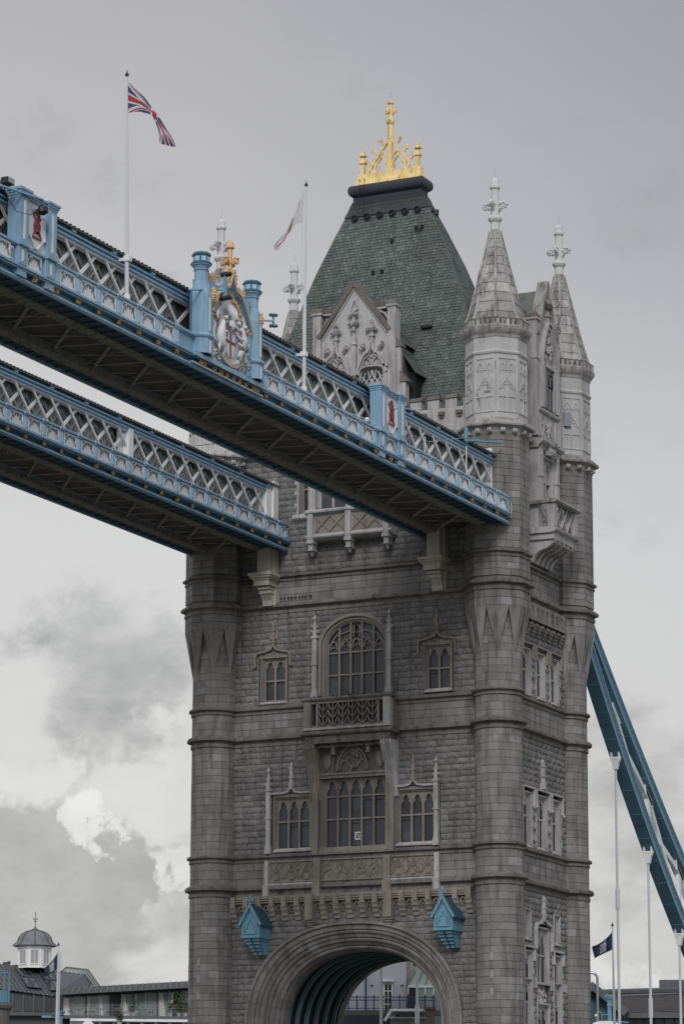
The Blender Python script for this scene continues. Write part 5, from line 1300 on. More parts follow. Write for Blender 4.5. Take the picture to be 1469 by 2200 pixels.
def pylon(W, X, y0, y1, mark=True):
    """blue framed pedestal with a white shield panel"""
    def bx(mb, a, b, ya, yb, z0, z1): mb.box(X+a, X+b, ya, yb, z0, z1); return mb
    P_ = bx(MB(), -.38, .02, y0, y1, 41.75, 43.85).build('shield_pylon', 'panelwhite', W)
    for ya, yb in ((y0-.05, y0+.62), (y1-.62, y1+.05)):
        m_ = MB(); bx(m_, -.42, .20, ya, yb, 41.78, 43.85); bx(m_, -.46, .28, ya-.04, yb+.04, 41.64, 41.80); bx(m_, -.1, .16, ya+.02, yb-.02, 40.86, 41.64)
        for i, e in enumerate((.03, .07, .12)): bx(m_, -.42-e, .20+e, ya-e, yb+e, 43.85+i*.10, 43.95+i*.10)
        bx(m_, -.42, .18, ya, yb, 44.15, 44.22)
        m_.build('pylon_pier', 'blue', P_)
        c = (ya+yb)/2; m_ = MB(); bx(m_, .2, .225, c-.07, c+.07, 41.95, 43.65); bx(m_, .16, .185, c-.07, c+.07, 40.98, 41.5); m_.build('white_inset', 'panelwhite', P_)
        m_ = MB(); bx(m_, -.12, .14, ya-.02, yb+.02, 40.34, 40.60); m_.build('pier_foot', 'blue', P_)
        for d in (-.17, .17):
            bo = MB()
            for q in range(5): bo.blob(X+.06+(rnd()-.5)*.05, c+d+.10*math.cos(q*1.26), 40.50+.10*math.sin(q*1.26), .085, jit=.3)
            bo.build('gilt_boss', 'gilt', W)
    m_ = MB()
    for i, e in enumerate((.03, .07, .12)): bx(m_, -.40, .08+e, y0+.6, y1-.6, 43.85+i*.09, 43.94+i*.09)
    m_.build('pylon_cornice', 'blue', P_)
    c = (y0+y1)/2
    f = MB(lambda u, v, w: (X+v, c+u, w))
    sh = [(-.48, 43.35), (-.66, 43.28), (-.62, 43.0), (-.66, 42.6), (-.70, 42.35), (-.52, 42.30), (-.34, 42.1), (-.12, 41.86), (0, 41.84), (.12, 41.86), (.34, 42.1), (.52, 42.30), (.70, 42.35), (.66, 42.6), (.62, 43.0), (.66, 43.28), (.48, 43.35)]
    f.prism(sh, .0, .09); f.ribbon(sh, .03, .0, .13); f.blob(-.2, .06, 43.55, .08); f.blob(.2, .06, 43.55, .08); f.build('shield', 'panelwhite', P_)
    r = MB(lambda u, v, w: (X+v, c+u, w))       # the red bridge mark: foot, ring with cross, crown of tines
    r.ribbon([(-.34, 42.32), (.34, 42.32), (.20, 42.55), (-.20, 42.55)], .045, .09, .15, closed=True)
    r.ribbon([(.22*math.cos(q*PI/6), 42.80+.26*math.sin(q*PI/6)) for q in range(12)], .04, .09, .15, closed=True)
    r.ribbon([(-.16, 42.62), (.16, 42.98)], .03, .09, .148); r.ribbon([(-.16, 42.98), (.16, 42.62)], .03, .09, .146)
    r.ribbon([(-.10, 43.04), (-.34, 43.36)], .035, .09, .15); r.ribbon([(.10, 43.04), (.30, 43.22)], .035, .09, .15); r.ribbon([(0, 43.05), (0, 43.30), (-.10, 43.42), (-.10, 43.55), (.0, 43.60), (.10, 43.50), (.06, 43.30)], .032, .09, .15)
    r.ribbon([(.16, 43.12), (.18, 43.42)], .03, .09, .149); r.build('red_mark', 'red', P_)
    panel(W, X+.02, 1, c, .55, bx)
    bo = MB()
    for q in range(5): bo.blob(X+.06, c+.10*math.cos(q*1.26), 40.50+.10*math.sin(q*1.26), .085, jit=.3)
    bo.build('gilt_boss', 'gilt', W)
    for s_ in (-1, 1):
        e = y0-.33 if s_ < 0 else y1+.33
        m_ = MB(); bx(m_, -.09, .0, e-.13, e+.13, 40.95, 41.52); o_ = m_.build('parapet_panel', 'panelwhite', W)
        f = MB(lambda u, v, w: (X+v, u, w)); f.ribbon([(e-.07, 41.0), (e-.07, 41.3), (e, 41.42), (e+.07, 41.3), (e+.07, 41.0)], .015, 0, .03); f.build('panel_arch', 'shadowpaint', o_)
XO = 10.30
PH = -27.72+.12
right_w = walkway('high_level_walkway', 'nearer sky-blue lattice footbridge carrying the shield pylons and the coat of arms', 4.28, XO, -.02, -1.38, PH+PITCH*16,
                  [(-53.6, -50.8, 0), (-38.5, -31.4, 1), (-18.45, -15.6, 0)], None)
left_w = walkway('high_level_walkway', 'farther lattice footbridge, lower left in the picture, with a plain white post in its truss', -10.05, -4.28, -.02, -.10, -13.45+PITCH*8, [], True)
pylon(right_w, XO-.02, -53.6, -50.78); pylon(right_w, XO-.02, -18.48, -15.62)
MB().box(-5.42, -5.05, -17.45, -16.95, 40.9, 43.7).box(-5.5, -5.45, -18.0, -16.6, 41.0, 43.6).build('truss_post', 'white', left_w)
MB().box(-6.2, -5.05, -1.3, -.3, 40.95, 44.0).box(-6.4, -4.95, -.62, .0, 41.0, 44.35).build('end_post', 'white', left_w)
for k in range(2):
    yk = (-17.1, -.6)[k]; f = MB(lambda u, v, w: (-4.28+v, u, w)); f.box(yk-.13, yk+.13, -.08, .012, 40.98, 41.5); o_ = f.build('narrow_panel', 'panelwhite', left_w)
MB().box(8.4, 9.45, -1.75, -.9, 41.0, 44.6).build('end_flashing', 'panelwhite', right_w)

# ---- coat of arms frontispiece in the middle of the nearer walkway
X = XO+.10
cf = MB().box(X-.7, X-.05, -37.0, -32.6, 40.9, 44.55)
cfo = cf.build('arms_frontispiece', 'blue', right_w)
MB().box(X-.72, X+.0, -33.4, -32.3, 44.45, 44.70).box(X-.72, X+.0, -37.3, -36.4, 44.45, 44.70).build('frontispiece_coping', 'blue', cfo)
TX = X-.10; ts = .86
for yc in (-37.60, -32.55):
    sc8 = lambda P_: [(r*ts, z) for r, z in P_]
    o_ = MB().lathe(TX, yc, sc8([(.66, 40.9), (.66, 41.6), (.74, 41.66), (.78, 41.74), (.72, 41.84), (.60, 41.90), (.60, 43.75), (.52, 44.0), (.40, 44.35), (.37, 44.40), (.37, 44.90), (.44, 44.95), (.38, 45.0), (.46, 45.12), (.56, 45.18), (.58, 45.28), (.50, 45.34)]), 8, PI/8)
    to = o_.build('chimney_turret', 'blue', cfo)
    MB().lathe(TX, yc, sc8([(.47, 45.30), (.47, 45.62), (.52, 45.64), (.54, 45.72), (.46, 45.80), (.1, 45.84)]), 8, PI/8).lathe(TX, yc, sc8([(.56, 45.2), (.60, 45.26), (.56, 45.33)]), 8, PI/8).build('turret_crown', 'teal', to)
    wi = MB()
    for k in range(8): wi.fr = face_frame(TX, yc, k*PI/4, .47*ts*math.cos(PI/8)); wi.box(-.11, .11, -.01, .02, 45.36, 45.58)
    wi.build('crown_light', 'blue2', to)
    MB().box(TX+.46, TX+.50, yc-.06, yc+.06, 42.0, 43.6).box(TX+.51, TX+.55, yc-.06, yc+.06, 40.95, 41.5).build('white_inset', 'panelwhite', to)
    fo = MB()
    for i, (dz, r_) in enumerate(((0, .16), (.14, .14), (.28, .10), (.38, .05), (-.12, .12))): fo.blob(TX+.50, yc+.30*(1 if yc < -35 else .15), 43.80+dz, r_, jit=.25)
    fo.build('gilt_leaf', 'giltpale', to)
AF = lambda u, v, w: (X+v, -35.1+u, w)
f = MB(AF); f.prism([(-1.68, 40.90), (1.68, 40.90), (1.68, 43.15)]+[p for p in ogee(-1.68, 1.68, 43.15, 2.1, 8)[::-1]][1:-1]+[(-1.68, 43.15)], -.06, .02); f.build('arms_field', 'panelwhite', cfo)
for w_, o_, v1, m_ in ((.10, 1.78, .26, 'chainblue'), (.05, 1.60, .20, 'chaintrim'), (.035, 1.93, .30, 'giltpale')):
    f = MB(AF); f.ribbon([(-o_, 43.1)]+ogee(-o_, o_, 43.15, 2.15+(o_-1.68)*.9, 9)+[(o_, 43.1)], w_, .0, v1); f.build('ogee_moulding', m_, cfo)
for s_ in (-1, 1):
    y_ = -35.1+s_*1.88
    MB().lathe(X+.02, y_, [(.20, 40.9), (.20, 43.1), (.26, 43.15), (.2, 43.25)], 8, PI/8).build('frame_column', 'chaintrim', cfo)
    MB().lathe(X+.02, y_, [(.22, 41.35), (.25, 41.4), (.22, 41.45)], 8, PI/8).lathe(X+.02, y_, [(.22, 41.75), (.24, 41.78), (.22, 41.8)], 8, PI/8).lathe(X+.02, y_, [(.22, 42.9), (.26, 42.98), (.22, 43.05)], 8, PI/8).build('column_ring', 'giltpale', cfo)
    f = MB(AF)     # gilded cusped fringe hanging inside the ogee, and the outer spandrel
    for i in range(9):
        t = (i+.5)/9; P_ = ogee(-1.55, 1.55, 43.15, 2.0, 9); q = P_[i] if s_ < 0 else P_[-1-i]
        f.prism([(q[0]-.07, q[1]+.02), (q[0]+.07, q[1]+.02), (q[0]+.03-s_*.05, q[1]-.26), (q[0]-.02-s_*.05, q[1]-.28)], .02, .13); f.blob(q[0]-s_*.06, .12, q[1]-.26, .065, jit=.4)
    f.build('gilt_fringe', 'giltpale', cfo)
    f = MB(AF); f.prism([(s_*1.95, 43.1), (s_*2.1, 43.1), (s_*2.1, 44.5), (s_*1.0, 44.62), (s_*.45, 44.95), (s_*.9, 44.45), (s_*1.6, 44.0), (s_*1.9, 43.5)], -.3, .03); f.build('gilt_spandrel', 'blue', cfo)
    f = MB(AF)
    for (yy, zz, r_) in ((.30, 45.28, .20), (.42, 45.45, .17), (.30, 45.60, .17), (.36, 45.05, .16), (.28, 44.85, .12)): f.blob(s_*yy, .10, zz, r_, sy=.9, jit=.3)
    f.build('gilt_leaf', 'giltpale', cfo)
    for (yy, zz) in ((1.35, 44.85), (1.75, 44.85)):
        f = MB(AF)
        for dz, r_ in ((0, .12), (.14, .12), (.28, .07), (.38, .03)): f.blob(s_*yy, -.15, zz+dz, r_, jit=.25)
        f.build('gilt_fleuron', 'giltpale', cfo)
cfi = MB(AF); cfi.tube([(0, .05, 45.2), (0, .05, 46.9)], .13, 8); cfi.tube([(0, .05, 45.48), (0, .05, 45.58)], [.24, .20], 8); cfi.tube([(0, .05, 46.72), (0, .05, 46.80), (0, .05, 47.05), (0, .05, 47.12)], [.22, .22, .14, .05], 8)
for dx, dy in ((1, 0), (-1, 0), (0, 1), (0, -1)):
    for r_, z_, s_ in ((.20, 46.02, .12), (.34, 46.06, .13), (.42, 46.16, .10), (.30, 46.20, .11), (.40, 45.98, .09)): cfi.blob(dx*r_, .05+dy*r_, z_, s_, jit=.3)
cfi.build('gilt_cross_finial', 'giltpale', cfo)
RF = lambda u, v, w: AF(u*1.20, v, 40.98+(w-41.02)*1.12)
# relief of the arms: shield with red cross and sword, helm and wing crest, two dragon supporters, scroll
R_ = MB(RF)
R_.prism([(-.42, 42.45), (.42, 42.45), (.42, 41.95), (.28, 41.55), (0, 41.30), (-.28, 41.55), (-.42, 41.95)], .02, .14)
R_.build('arms_shield', 'panelwhite', cfo)
f = MB(RF); f.box(-.05, .05, .13, .17, 41.34, 42.44); f.box(-.41, .41, .13, .168, 41.98, 42.09); f.box(-.30, -.24, .14, .17, 42.16, 42.42); f.build('arms_red_cross', 'red', cfo)
R_ = MB(RF); R_.blob(0, .2, 42.75, .24, sy=.7, sz=1.2, jit=.15)
for i in range(9):
    a = -1.1+2.2*i/8; R_.tube([(0, .2, 42.85), (.32*math.sin(a), .24, 43.1+.12*math.cos(a)), (.52*math.sin(a), .2, 43.35+.30*math.cos(a))], [.09, .07, .03], 5)
for s_ in (-1, 1):
    R_.tube([(s_*.2, .15, 42.9), (s_*.55, .18, 42.75), (s_*.62, .16, 42.5), (s_*.45, .15, 42.35)], [.06, .07, .06, .03], 5)
    for i in range(5): R_.blob(s_*(.35+.12*i*rnd()), .14, 42.5+.5*rnd(), .10, sy=.6, jit=.5)
R_.build('arms_helm_and_crest', 'panelwhite', cfo, smooth=True)
for s_ in (-1, 1):
    R_ = MB(RF)
    R_.tube([(s_*.62, .2, 41.55), (s_*.85, .24, 41.75), (s_*.98, .26, 42.05), (s_*.92, .26, 42.4), (s_*.78, .24, 42.72), (s_*.66, .22, 42.90)], [.12, .20, .21, .17, .12, .09], 7)   # body and neck
    R_.tube([(s_*.66, .24, 42.88), (s_*.52, .26, 42.98), (s_*.38, .22, 42.92)], [.10, .09, .04], 6)                # head
    R_.tube([(s_*.85, .28, 42.35), (s_*.62, .30, 42.30), (s_*.46, .26, 42.42)], [.08, .06, .04], 5); R_.tube([(s_*.9, .28, 42.1), (s_*.66, .3, 42.02), (s_*.48, .26, 42.12)], [.08, .06, .04], 5)
    R_.tube([(s_*.82, .24, 41.75), (s_*.62, .26, 41.50), (s_*.72, .2, 41.30), (s_*.5, .18, 41.22)], [.15, .10, .06, .04], 6); R_.tube([(s_*.95, .22, 41.75), (s_*1.12, .24, 41.48), (s_*1.02, .2, 41.25)], [.15, .09, .04], 6)
    for i in range(6):
        R_.tube([(s_*.98, .18, 42.5), (s_*(1.12+.05*i), .2, 42.85+.10*(3-abs(i-3))), (s_*(1.0+.11*i), .14, 43.42-.16*i)], [.08, .06, .02], 5)   # wing
    R_.tube([(s_*1.05, .18, 41.75), (s_*1.38, .18, 41.85), (s_*1.45, .16, 42.25), (s_*1.25, .16, 42.45), (s_*1.42, .14, 42.65)], [.09, .07, .06, .05, .03], 5)   # tail
    for i in range(10): R_.blob(s_*(.6+.85*rnd()), .10, 41.1+.35*rnd(), .10, sy=.6, jit=.5)
    R_.build('arms_dragon', 'panelwhite', cfo, smooth=True)
    f = MB(RF); f.ribbon([(s_*1.05, 42.95), (s_*1.2, 42.6)], .03, .22, .27); f.ribbon([(s_*.62, 42.66), (s_*.55, 42.5)], .03, .3, .34)
    for yy, zz in ((.5, 42.62), (.30, 43.05), (1.0, 41.35), (1.3, 41.15), (.22, 42.62)): f.blob(s_*yy, .30, zz, .05)
    f.build('arms_red_detail', 'red', cfo)
f = MB(RF); f.ribbon([(-.75, 41.30), (-.45, 41.10), (0, 41.02), (.45, 41.10), (.75, 41.30)], .085, .02, .22); f.ribbon([(-.75, 41.30), (-.95, 41.2)], .07, .02, .15); f.ribbon([(.75, 41.30), (.95, 41.2)], .07, .02, .15); f.build('arms_scroll', 'cream', cfo)
for yk in [-37.6-.17, -37.6+.17]+[-36.4+.62*i for i in range(6)]+[-32.35-.17, -32.35+.2]:
    bo = MB()
    for q in range(5): bo.blob(XO+.12, yk+.10*math.cos(q*1.26), 40.50+.10*math.sin(q*1.26), .085, jit=.3)
    bo.build('gilt_boss', 'gilt', right_w)
MB().box(XO-.1, XO+.16, -38.6, -31.6, 40.30, 40.40).box(XO-.1, XO+.30, -38.6, -31.6, 40.64, 40.86).build('frontispiece_base', 'blue', cfo)

# ------------------------------------------------------------------ flagpoles and flags
for n_, c_ in (('flag_red', (.33, .035, .055)), ('flag_white', (.52, .53, .56)), ('flag_blue', (.035, .065, .17)), ('flag_navy', (.018, .035, .085))):
    M[n_] = mat(n_+'_cloth', [c_], rough=.85, grain=.05)
def path_at(P, t):
    d = [0]
    for a, b in zip(P, P[1:]): d.append(d[-1]+math.hypot(b[0]-a[0], b[1]-a[1]))
    s = t*d[-1]
    for i in range(len(P)-1):
        if s <= d[i+1] or i == len(P)-2:
            q = (s-d[i])/max(1e-9, d[i+1]-d[i]); return (lerp(P[i][0], P[i+1][0], q), lerp(P[i][1], P[i+1][1], q))
def flag(parent, org, top, bot, colour, mats, nu=84, nv=48, wave=.10, freq=3.0, ax=None):
    """cloth between an upper and a lower hem given in metres from the hoist; colour(u, v) -> material index"""
    ax = ax or Vector((.90, .44, 0)); dp = Vector((-ax.y, ax.x, 0)); mb = MB()
    for j in range(nv+1):
        for i in range(nu+1):
            a = path_at(top, i/nu); b = path_at(bot, i/nu); t = j/nv; u = lerp(a[0], b[0], t); z = lerp(a[1], b[1], t)
            dd = wave*math.sin(i/nu*PI*2*freq+t*2.2)*min(1, i/nu*3)+.06*math.sin(t*5+i/nu*7)*(i/nu)
            p = org+ax*u+Vector((0, 0, z))+dp*dd; mb.V(*p)
    for j in range(nv):
        for i in range(nu):
            k = j*(nu+1)+i; mb.cur = colour((i+.5)/nu, 1-(j+.5)/nv); mb.F(k, k+1, k+nu+2, k+nu+1)
    return mb.build('flag', mats, parent, smooth=True)
def union(u, v):
    x, y = (u-.5)*2, v-.5
    if abs(x) < .10 or abs(y) < .10: return 0
    if abs(x) < .168 or abs(y) < .168: return 1
    s = y-x/2 if x*y > 0 else y+x/2; s *= .894
    off = .033*(1 if (x > 0) == (x*y > 0) else -1) if True else 0
    if abs(s-off) < .034: return 0
    if abs(s) < .10: return 1
    return 2
def george(u, v):
    if u < .5 and v > .5:
        if abs(u-.22) < .0: return 0
    return 0 if (abs(u-.46) < .04 or (abs(v-.42) < .085 and u > .46) or (abs(u-.20) < .012 and .55 < v < .95)) else 1
def px(pts, x0, y0, cs, k, y_zero): return [((x-x0)/cs*k, (y_zero-y)/cs*k) for x, y in pts]
def flagpole(loc, ztop, label, lean=(0, 0), r=.075, group='flagpoles on the walkway', brk=True, base=0):
    p = thing('flagpole', loc, label, 'flagpole', group); x, y, z = loc
    if not brk: MB().tube([(x, y, base), (x, y, z)], r*1.35, 10).build('pole_base', 'pole', p)
    MB().tube([(x, y, z), (x+lean[0]*.25, y, lerp(z, ztop, .25)), (x+lean[0], y+lean[1], ztop)], [r*1.35, r*1.25, r*.6], 10).build('pole', 'pole', p)
    if brk: MB().tube([(x, y, z-.05), (x, y, z+.35)], r*2.0, 8).build('pole_foot', 'white', p)
    m_ = MB().blob(x+lean[0], y+lean[1], ztop+.10, .10, jit=0, n=8); m_.tube([(x+lean[0], y+lean[1], ztop+.18), (x+lean[0], y+lean[1], ztop+.34)], [.04, .01], 5); m_.build('pole_truck', 'leadold', p)
    if brk: MB().box(x-.75, x+.12, y-.06, y+.06, z+1.95, z+2.08).box(x-.15, x+.15, y-.13, y+.13, z+1.9, z+2.14).build('pole_bracket', 'white', p)
    return p
k1 = .0209/8.64
fp = flagpole((9.98, -43.85, 41.8), 52.45, 'tall white flagpole flying the British union flag', (-.22, 0))
org = Vector((9.80, -43.85, 52.45)); 
flag(fp, org+Vector((.02, 0, 0)), [((x-232)*k1, (165-y)*k1) for x, y in [(235, 265), (400, 430), (540, 570), (640, 700), (750, 870), (850, 1010), (980, 1220), (1060, 1340), (1150, 1540)]],
     [((x-232)*k1, (165-y)*k1) for x, y in [(230, 885), (350, 868), (480, 855), (600, 885), (690, 930), (750, 1040), (800, 1180), (835, 1330), (840, 1490)]], union, ['flag_red', 'flag_white', 'flag_blue'], wave=.05)
k2 = .0231/11
fp = flagpole((9.98, -26.35, 41.8), 52.50, 'white flagpole with a white flag bearing a red cross, blown to the left', (.06, 0))
org = Vector((10.02, -26.35, 52.50))
flag(fp, org, [((x-958)*k2, (250-y)*k2) for x, y in [(940, 290), (800, 640), (650, 1040), (575, 1200), (500, 1370), (400, 1480), (300, 1600), (210, 1720)]],
     [((x-958)*k2, (250-y)*k2) for x, y in [(870, 1140), (690, 1205), (620, 1320), (560, 1420), (480, 1560), (440, 1680), (380, 1780), (230, 1850)]], george, ['flag_red', 'flag_white'], wave=.07)
MB().tube([(9.98-.12, -26.35, 52.4), (9.98-.16, -26.4, 48.2), (9.98-.05, -26.36, 44.2)], .010, 4).build('halyard', 'pole', fp)

# ------------------------------------------------------------------ cameras, lamps and arms fixed to the walkway
def small(name, parts, label, cat, loc, group=None):
    t = thing(name, loc, label, cat, group)
    for n_, m_, mb in parts: mb.build(n_, m_, t)
    return t
small('security_camera', [('arm', 'blue', MB().tube([(XO, -32.0, 44.06), (XO+.05, -30.4, 44.40)], .045, 6)), ('mount', 'blue', MB().box(XO, XO+.09, -30.43, -30.33, 44.1, 44.68)),
      ('housing', 'teal', MB().tube([(XO, -30.65, 44.66), (XO+.1, -30.15, 44.76)], .085, 8)), ('housing', 'teal', MB().tube([(XO, -30.6, 44.12), (XO+.1, -30.15, 44.22)], .085, 8)), ('lens', 'black', MB().tube([(XO+.1, -30.14, 44.76), (XO+.11, -30.12, 44.765)], .06, 8))],
      'pair of small teal security cameras on an arm right of the coat of arms', 'camera', (XO, -32, 44.06))
small('security_camera', [('arm', 'blue', MB().tube([(XO+.1, -38.9, 43.68), (XO+.55, -36.2, 44.35)], .05, 6).tube([(XO+.55, -36.6, 44.1), (XO+.55, -36.0, 44.6)], .05, 6)), ('mount', 'chaintrim', MB().box(XO+.5, XO+.62, -36.45, -36.2, 43.9, 45.0)),
      ('housing', 'black', MB().tube([(XO+.45, -36.5, 45.0), (XO+.75, -36.1, 45.12)], .12, 8)), ('housing', 'black', MB().tube([(XO+.45, -36.5, 43.85), (XO+.75, -36.1, 43.98)], .12, 8))],
      'dark security camera on a blue arm crossing the left turret of the coat of arms', 'camera', (XO+.1, -38.9, 43.7))
small('floodlight', [('housing', 'black', MB().taper(XO-.2, XO+.2, -54.75, -54.2, 44.02, 44.30, .04, .06)), ('glass', 'lens', MB().box(XO+.2, XO+.22, -54.7, -54.25, 44.05, 44.27)), ('bracket', 'black', MB().tube([(XO, -54.7, 44.1), (XO, -54.65, 43.7)], .025, 5).tube([(XO, -54.25, 44.1), (XO, -54.25, 43.7)], .025, 5))],
      'black floodlight on the top of the leftmost shield pylon', 'floodlight', (XO, -54.5, 43.9))
small('lamp_on_arm', [('arm', 'blue', MB().tube([(XO+.1, -55.2, 43.75), (XO+.4, -52.3, 43.95)], .06, 6)), ('lamp', 'black', MB().lathe(XO+.4, -52.25, [(.08, 43.75), (.22, 43.6), (.24, 43.4), (.1, 43.3)], 10)), ('cable', 'black', MB().tube([(XO+.4, -52.4, 43.6), (XO+.4, -53.2, 43.0), (XO+.3, -54.2, 42.9), (XO+.2, -55.0, 43.5)], .015, 4))],
      'black round lamp hanging from a blue arm before the leftmost shield pylon', 'lamp', (XO+.1, -55.2, 43.7))
small('steel_outrigger', [('arm', 'blue', MB().tube([(XO-1, -16.2, 43.75), (XO-.2, -13.5, 43.95)], .05, 6))], 'short blue steel arm right of the second shield pylon', 'arm', (XO-1, -16.2, 43.7))
for n_, y0, y1, lab in ((0, -13.2, -3.0, 'thin blue guard wire on little posts above the right end of the nearer walkway'), (1, -20.9, -18.9, 'short white guard wire with a ball fitting left of the second shield pylon')):
    if n_ == 0:
        pr = [('wire', 'chaintrim', MB().tube([(XO-.8, -15.4, 42.75), (XO-.55, -11.0, 42.82), (XO-.5, -6.2, 44.15), (XO-.45, -2.2, 44.7)], .018, 4)), ('strut', 'cyan', MB().tube([(XO-.55, -6.2, 44.0), (XO-.2, -1.9, 44.78)], .07, 6)), ('strut', 'cyan', MB().box(XO-.62, XO-.48, -6.1, -5.9, 43.9, 44.75)), ('post', 'white', MB().tube([(XO-.55, -11.5, 41.8), (XO-.55, -11.5, 43.0)], .03, 5)), ('post', 'white', MB().tube([(XO-.55, -6.0, 41.8), (XO-.55, -6.0, 43.7)], .03, 5))]
    else: pr = [('wire', 'white', MB().tube([(XO-.15, -22.7, 41.82), (XO-.1, -19.4, 42.05), (XO-.1, -18.4, 42.0)], .02, 4)), ('fitting', 'white', MB().blob(XO-.1, -19.6, 42.0, .14, n=8, jit=.1))]
    small('guard_wire', pr, lab, 'wire', (XO-.5, y0, 42))

# ------------------------------------------------------------------ blue gabled boxes on the tower front
def gabled_box(uc, label):
    t = thing('gabled_box', (uc, -.8, 16.7), label, 'box', 'blue gabled boxes beside the arch'); f = lambda u, v, w: (uc+u, -v, w); h = .56
    MB(f).box(-h, h, .0, 1.45, 17.62, 18.5).prism([(-h, 18.5), (h, 18.5), (0, 19.35)], .0, 1.45).build('case', 'cyan', t)
    rf = MB(f)
    for s_ in (-1, 1):
        i = [rf.V(0, -.0, 19.50), rf.V(0, 1.55, 19.50), rf.V(s_*(h+.16), 1.55, 18.36), rf.V(s_*(h+.16), 0, 18.36), rf.V(0, 0, 19.42), rf.V(0, 1.55, 19.42), rf.V(s_*(h+.16), 1.55, 18.28), rf.V(s_*(h+.16), 0, 18.28)]
        rf.F(*i[:4]); rf.F(*i[4:]); rf.F(i[1], i[2], i[6], i[5]); rf.F(i[2], i[3], i[7], i[6])
    rf.build('roof', 'tealdark', t)
    g = MB(f); g.ribbon([(-h-.12, 18.32), (0, 19.45)], .06, 1.45, 1.62); g.ribbon([(h+.12, 18.32), (0, 19.45)], .06, 1.45, 1.617)
    g.ribbon([(-.42, 18.55), (0, 19.18), (.42, 18.55)], .03, 1.44, 1.52); g.ribbon([(-.42, 18.5), (-.42, 17.85), (.42, 17.85), (.42, 18.5)], .03, 1.44, 1.53); g.box(-h-.03, h+.03, 1.40, 1.50, 17.62, 17.76)
    g.ribbon([(-.30, 17.95), (-.30, 18.12), (-.18, 18.18), (-.26, 18.34), (-.12, 18.42), (0, 18.72), (.12, 18.42), (.26, 18.34), (.18, 18.18), (.30, 18.12), (.30, 17.95)], .028, 1.44, 1.51)
    g.build('gable_tracery', 'cyan', t)
    k = MB(f)
    for i, (z0, z1, e, v1) in enumerate(((17.45, 17.62, .46, 1.30), (17.28, 17.43, .42, 1.15), (17.10, 17.26, .36, .98), (16.92, 17.08, .30, .78), (16.72, 16.90, .26, .55))):
        k.box(-e, -.05, 0, v1, z0, z1); k.box(.05, e, 0, v1, z0, z1)
    k.prism_vw([(0, 16.72), (.4, 16.72), (1.2, 17.62), (0, 17.62)], .30, .40); k.build('stepped_corbel', 'cyan', t)
    fi = MB(f); fi.box(-.04, .04, 1.50, 1.58, 19.4, 19.62); fi.blob(0, 1.54, 19.88, .08, sz=2.0, n=6, jit=0); fi.ribbon([(0, 19.6), (-.10, 19.78), (-.2, 19.80), (-.2, 19.68)], .035, 1.50, 1.57); fi.ribbon([(0, 19.6), (.10, 19.78), (.2, 19.80), (.2, 19.68)], .035, 1.50, 1.565)
    fi.build('fleur_finial', 'cyan', t)
gabled_box(-5.76, 'blue gabled box with fleur finial at the left of the arch'); gabled_box(6.22, 'blue gabled box with fleur finial at the right of the arch')

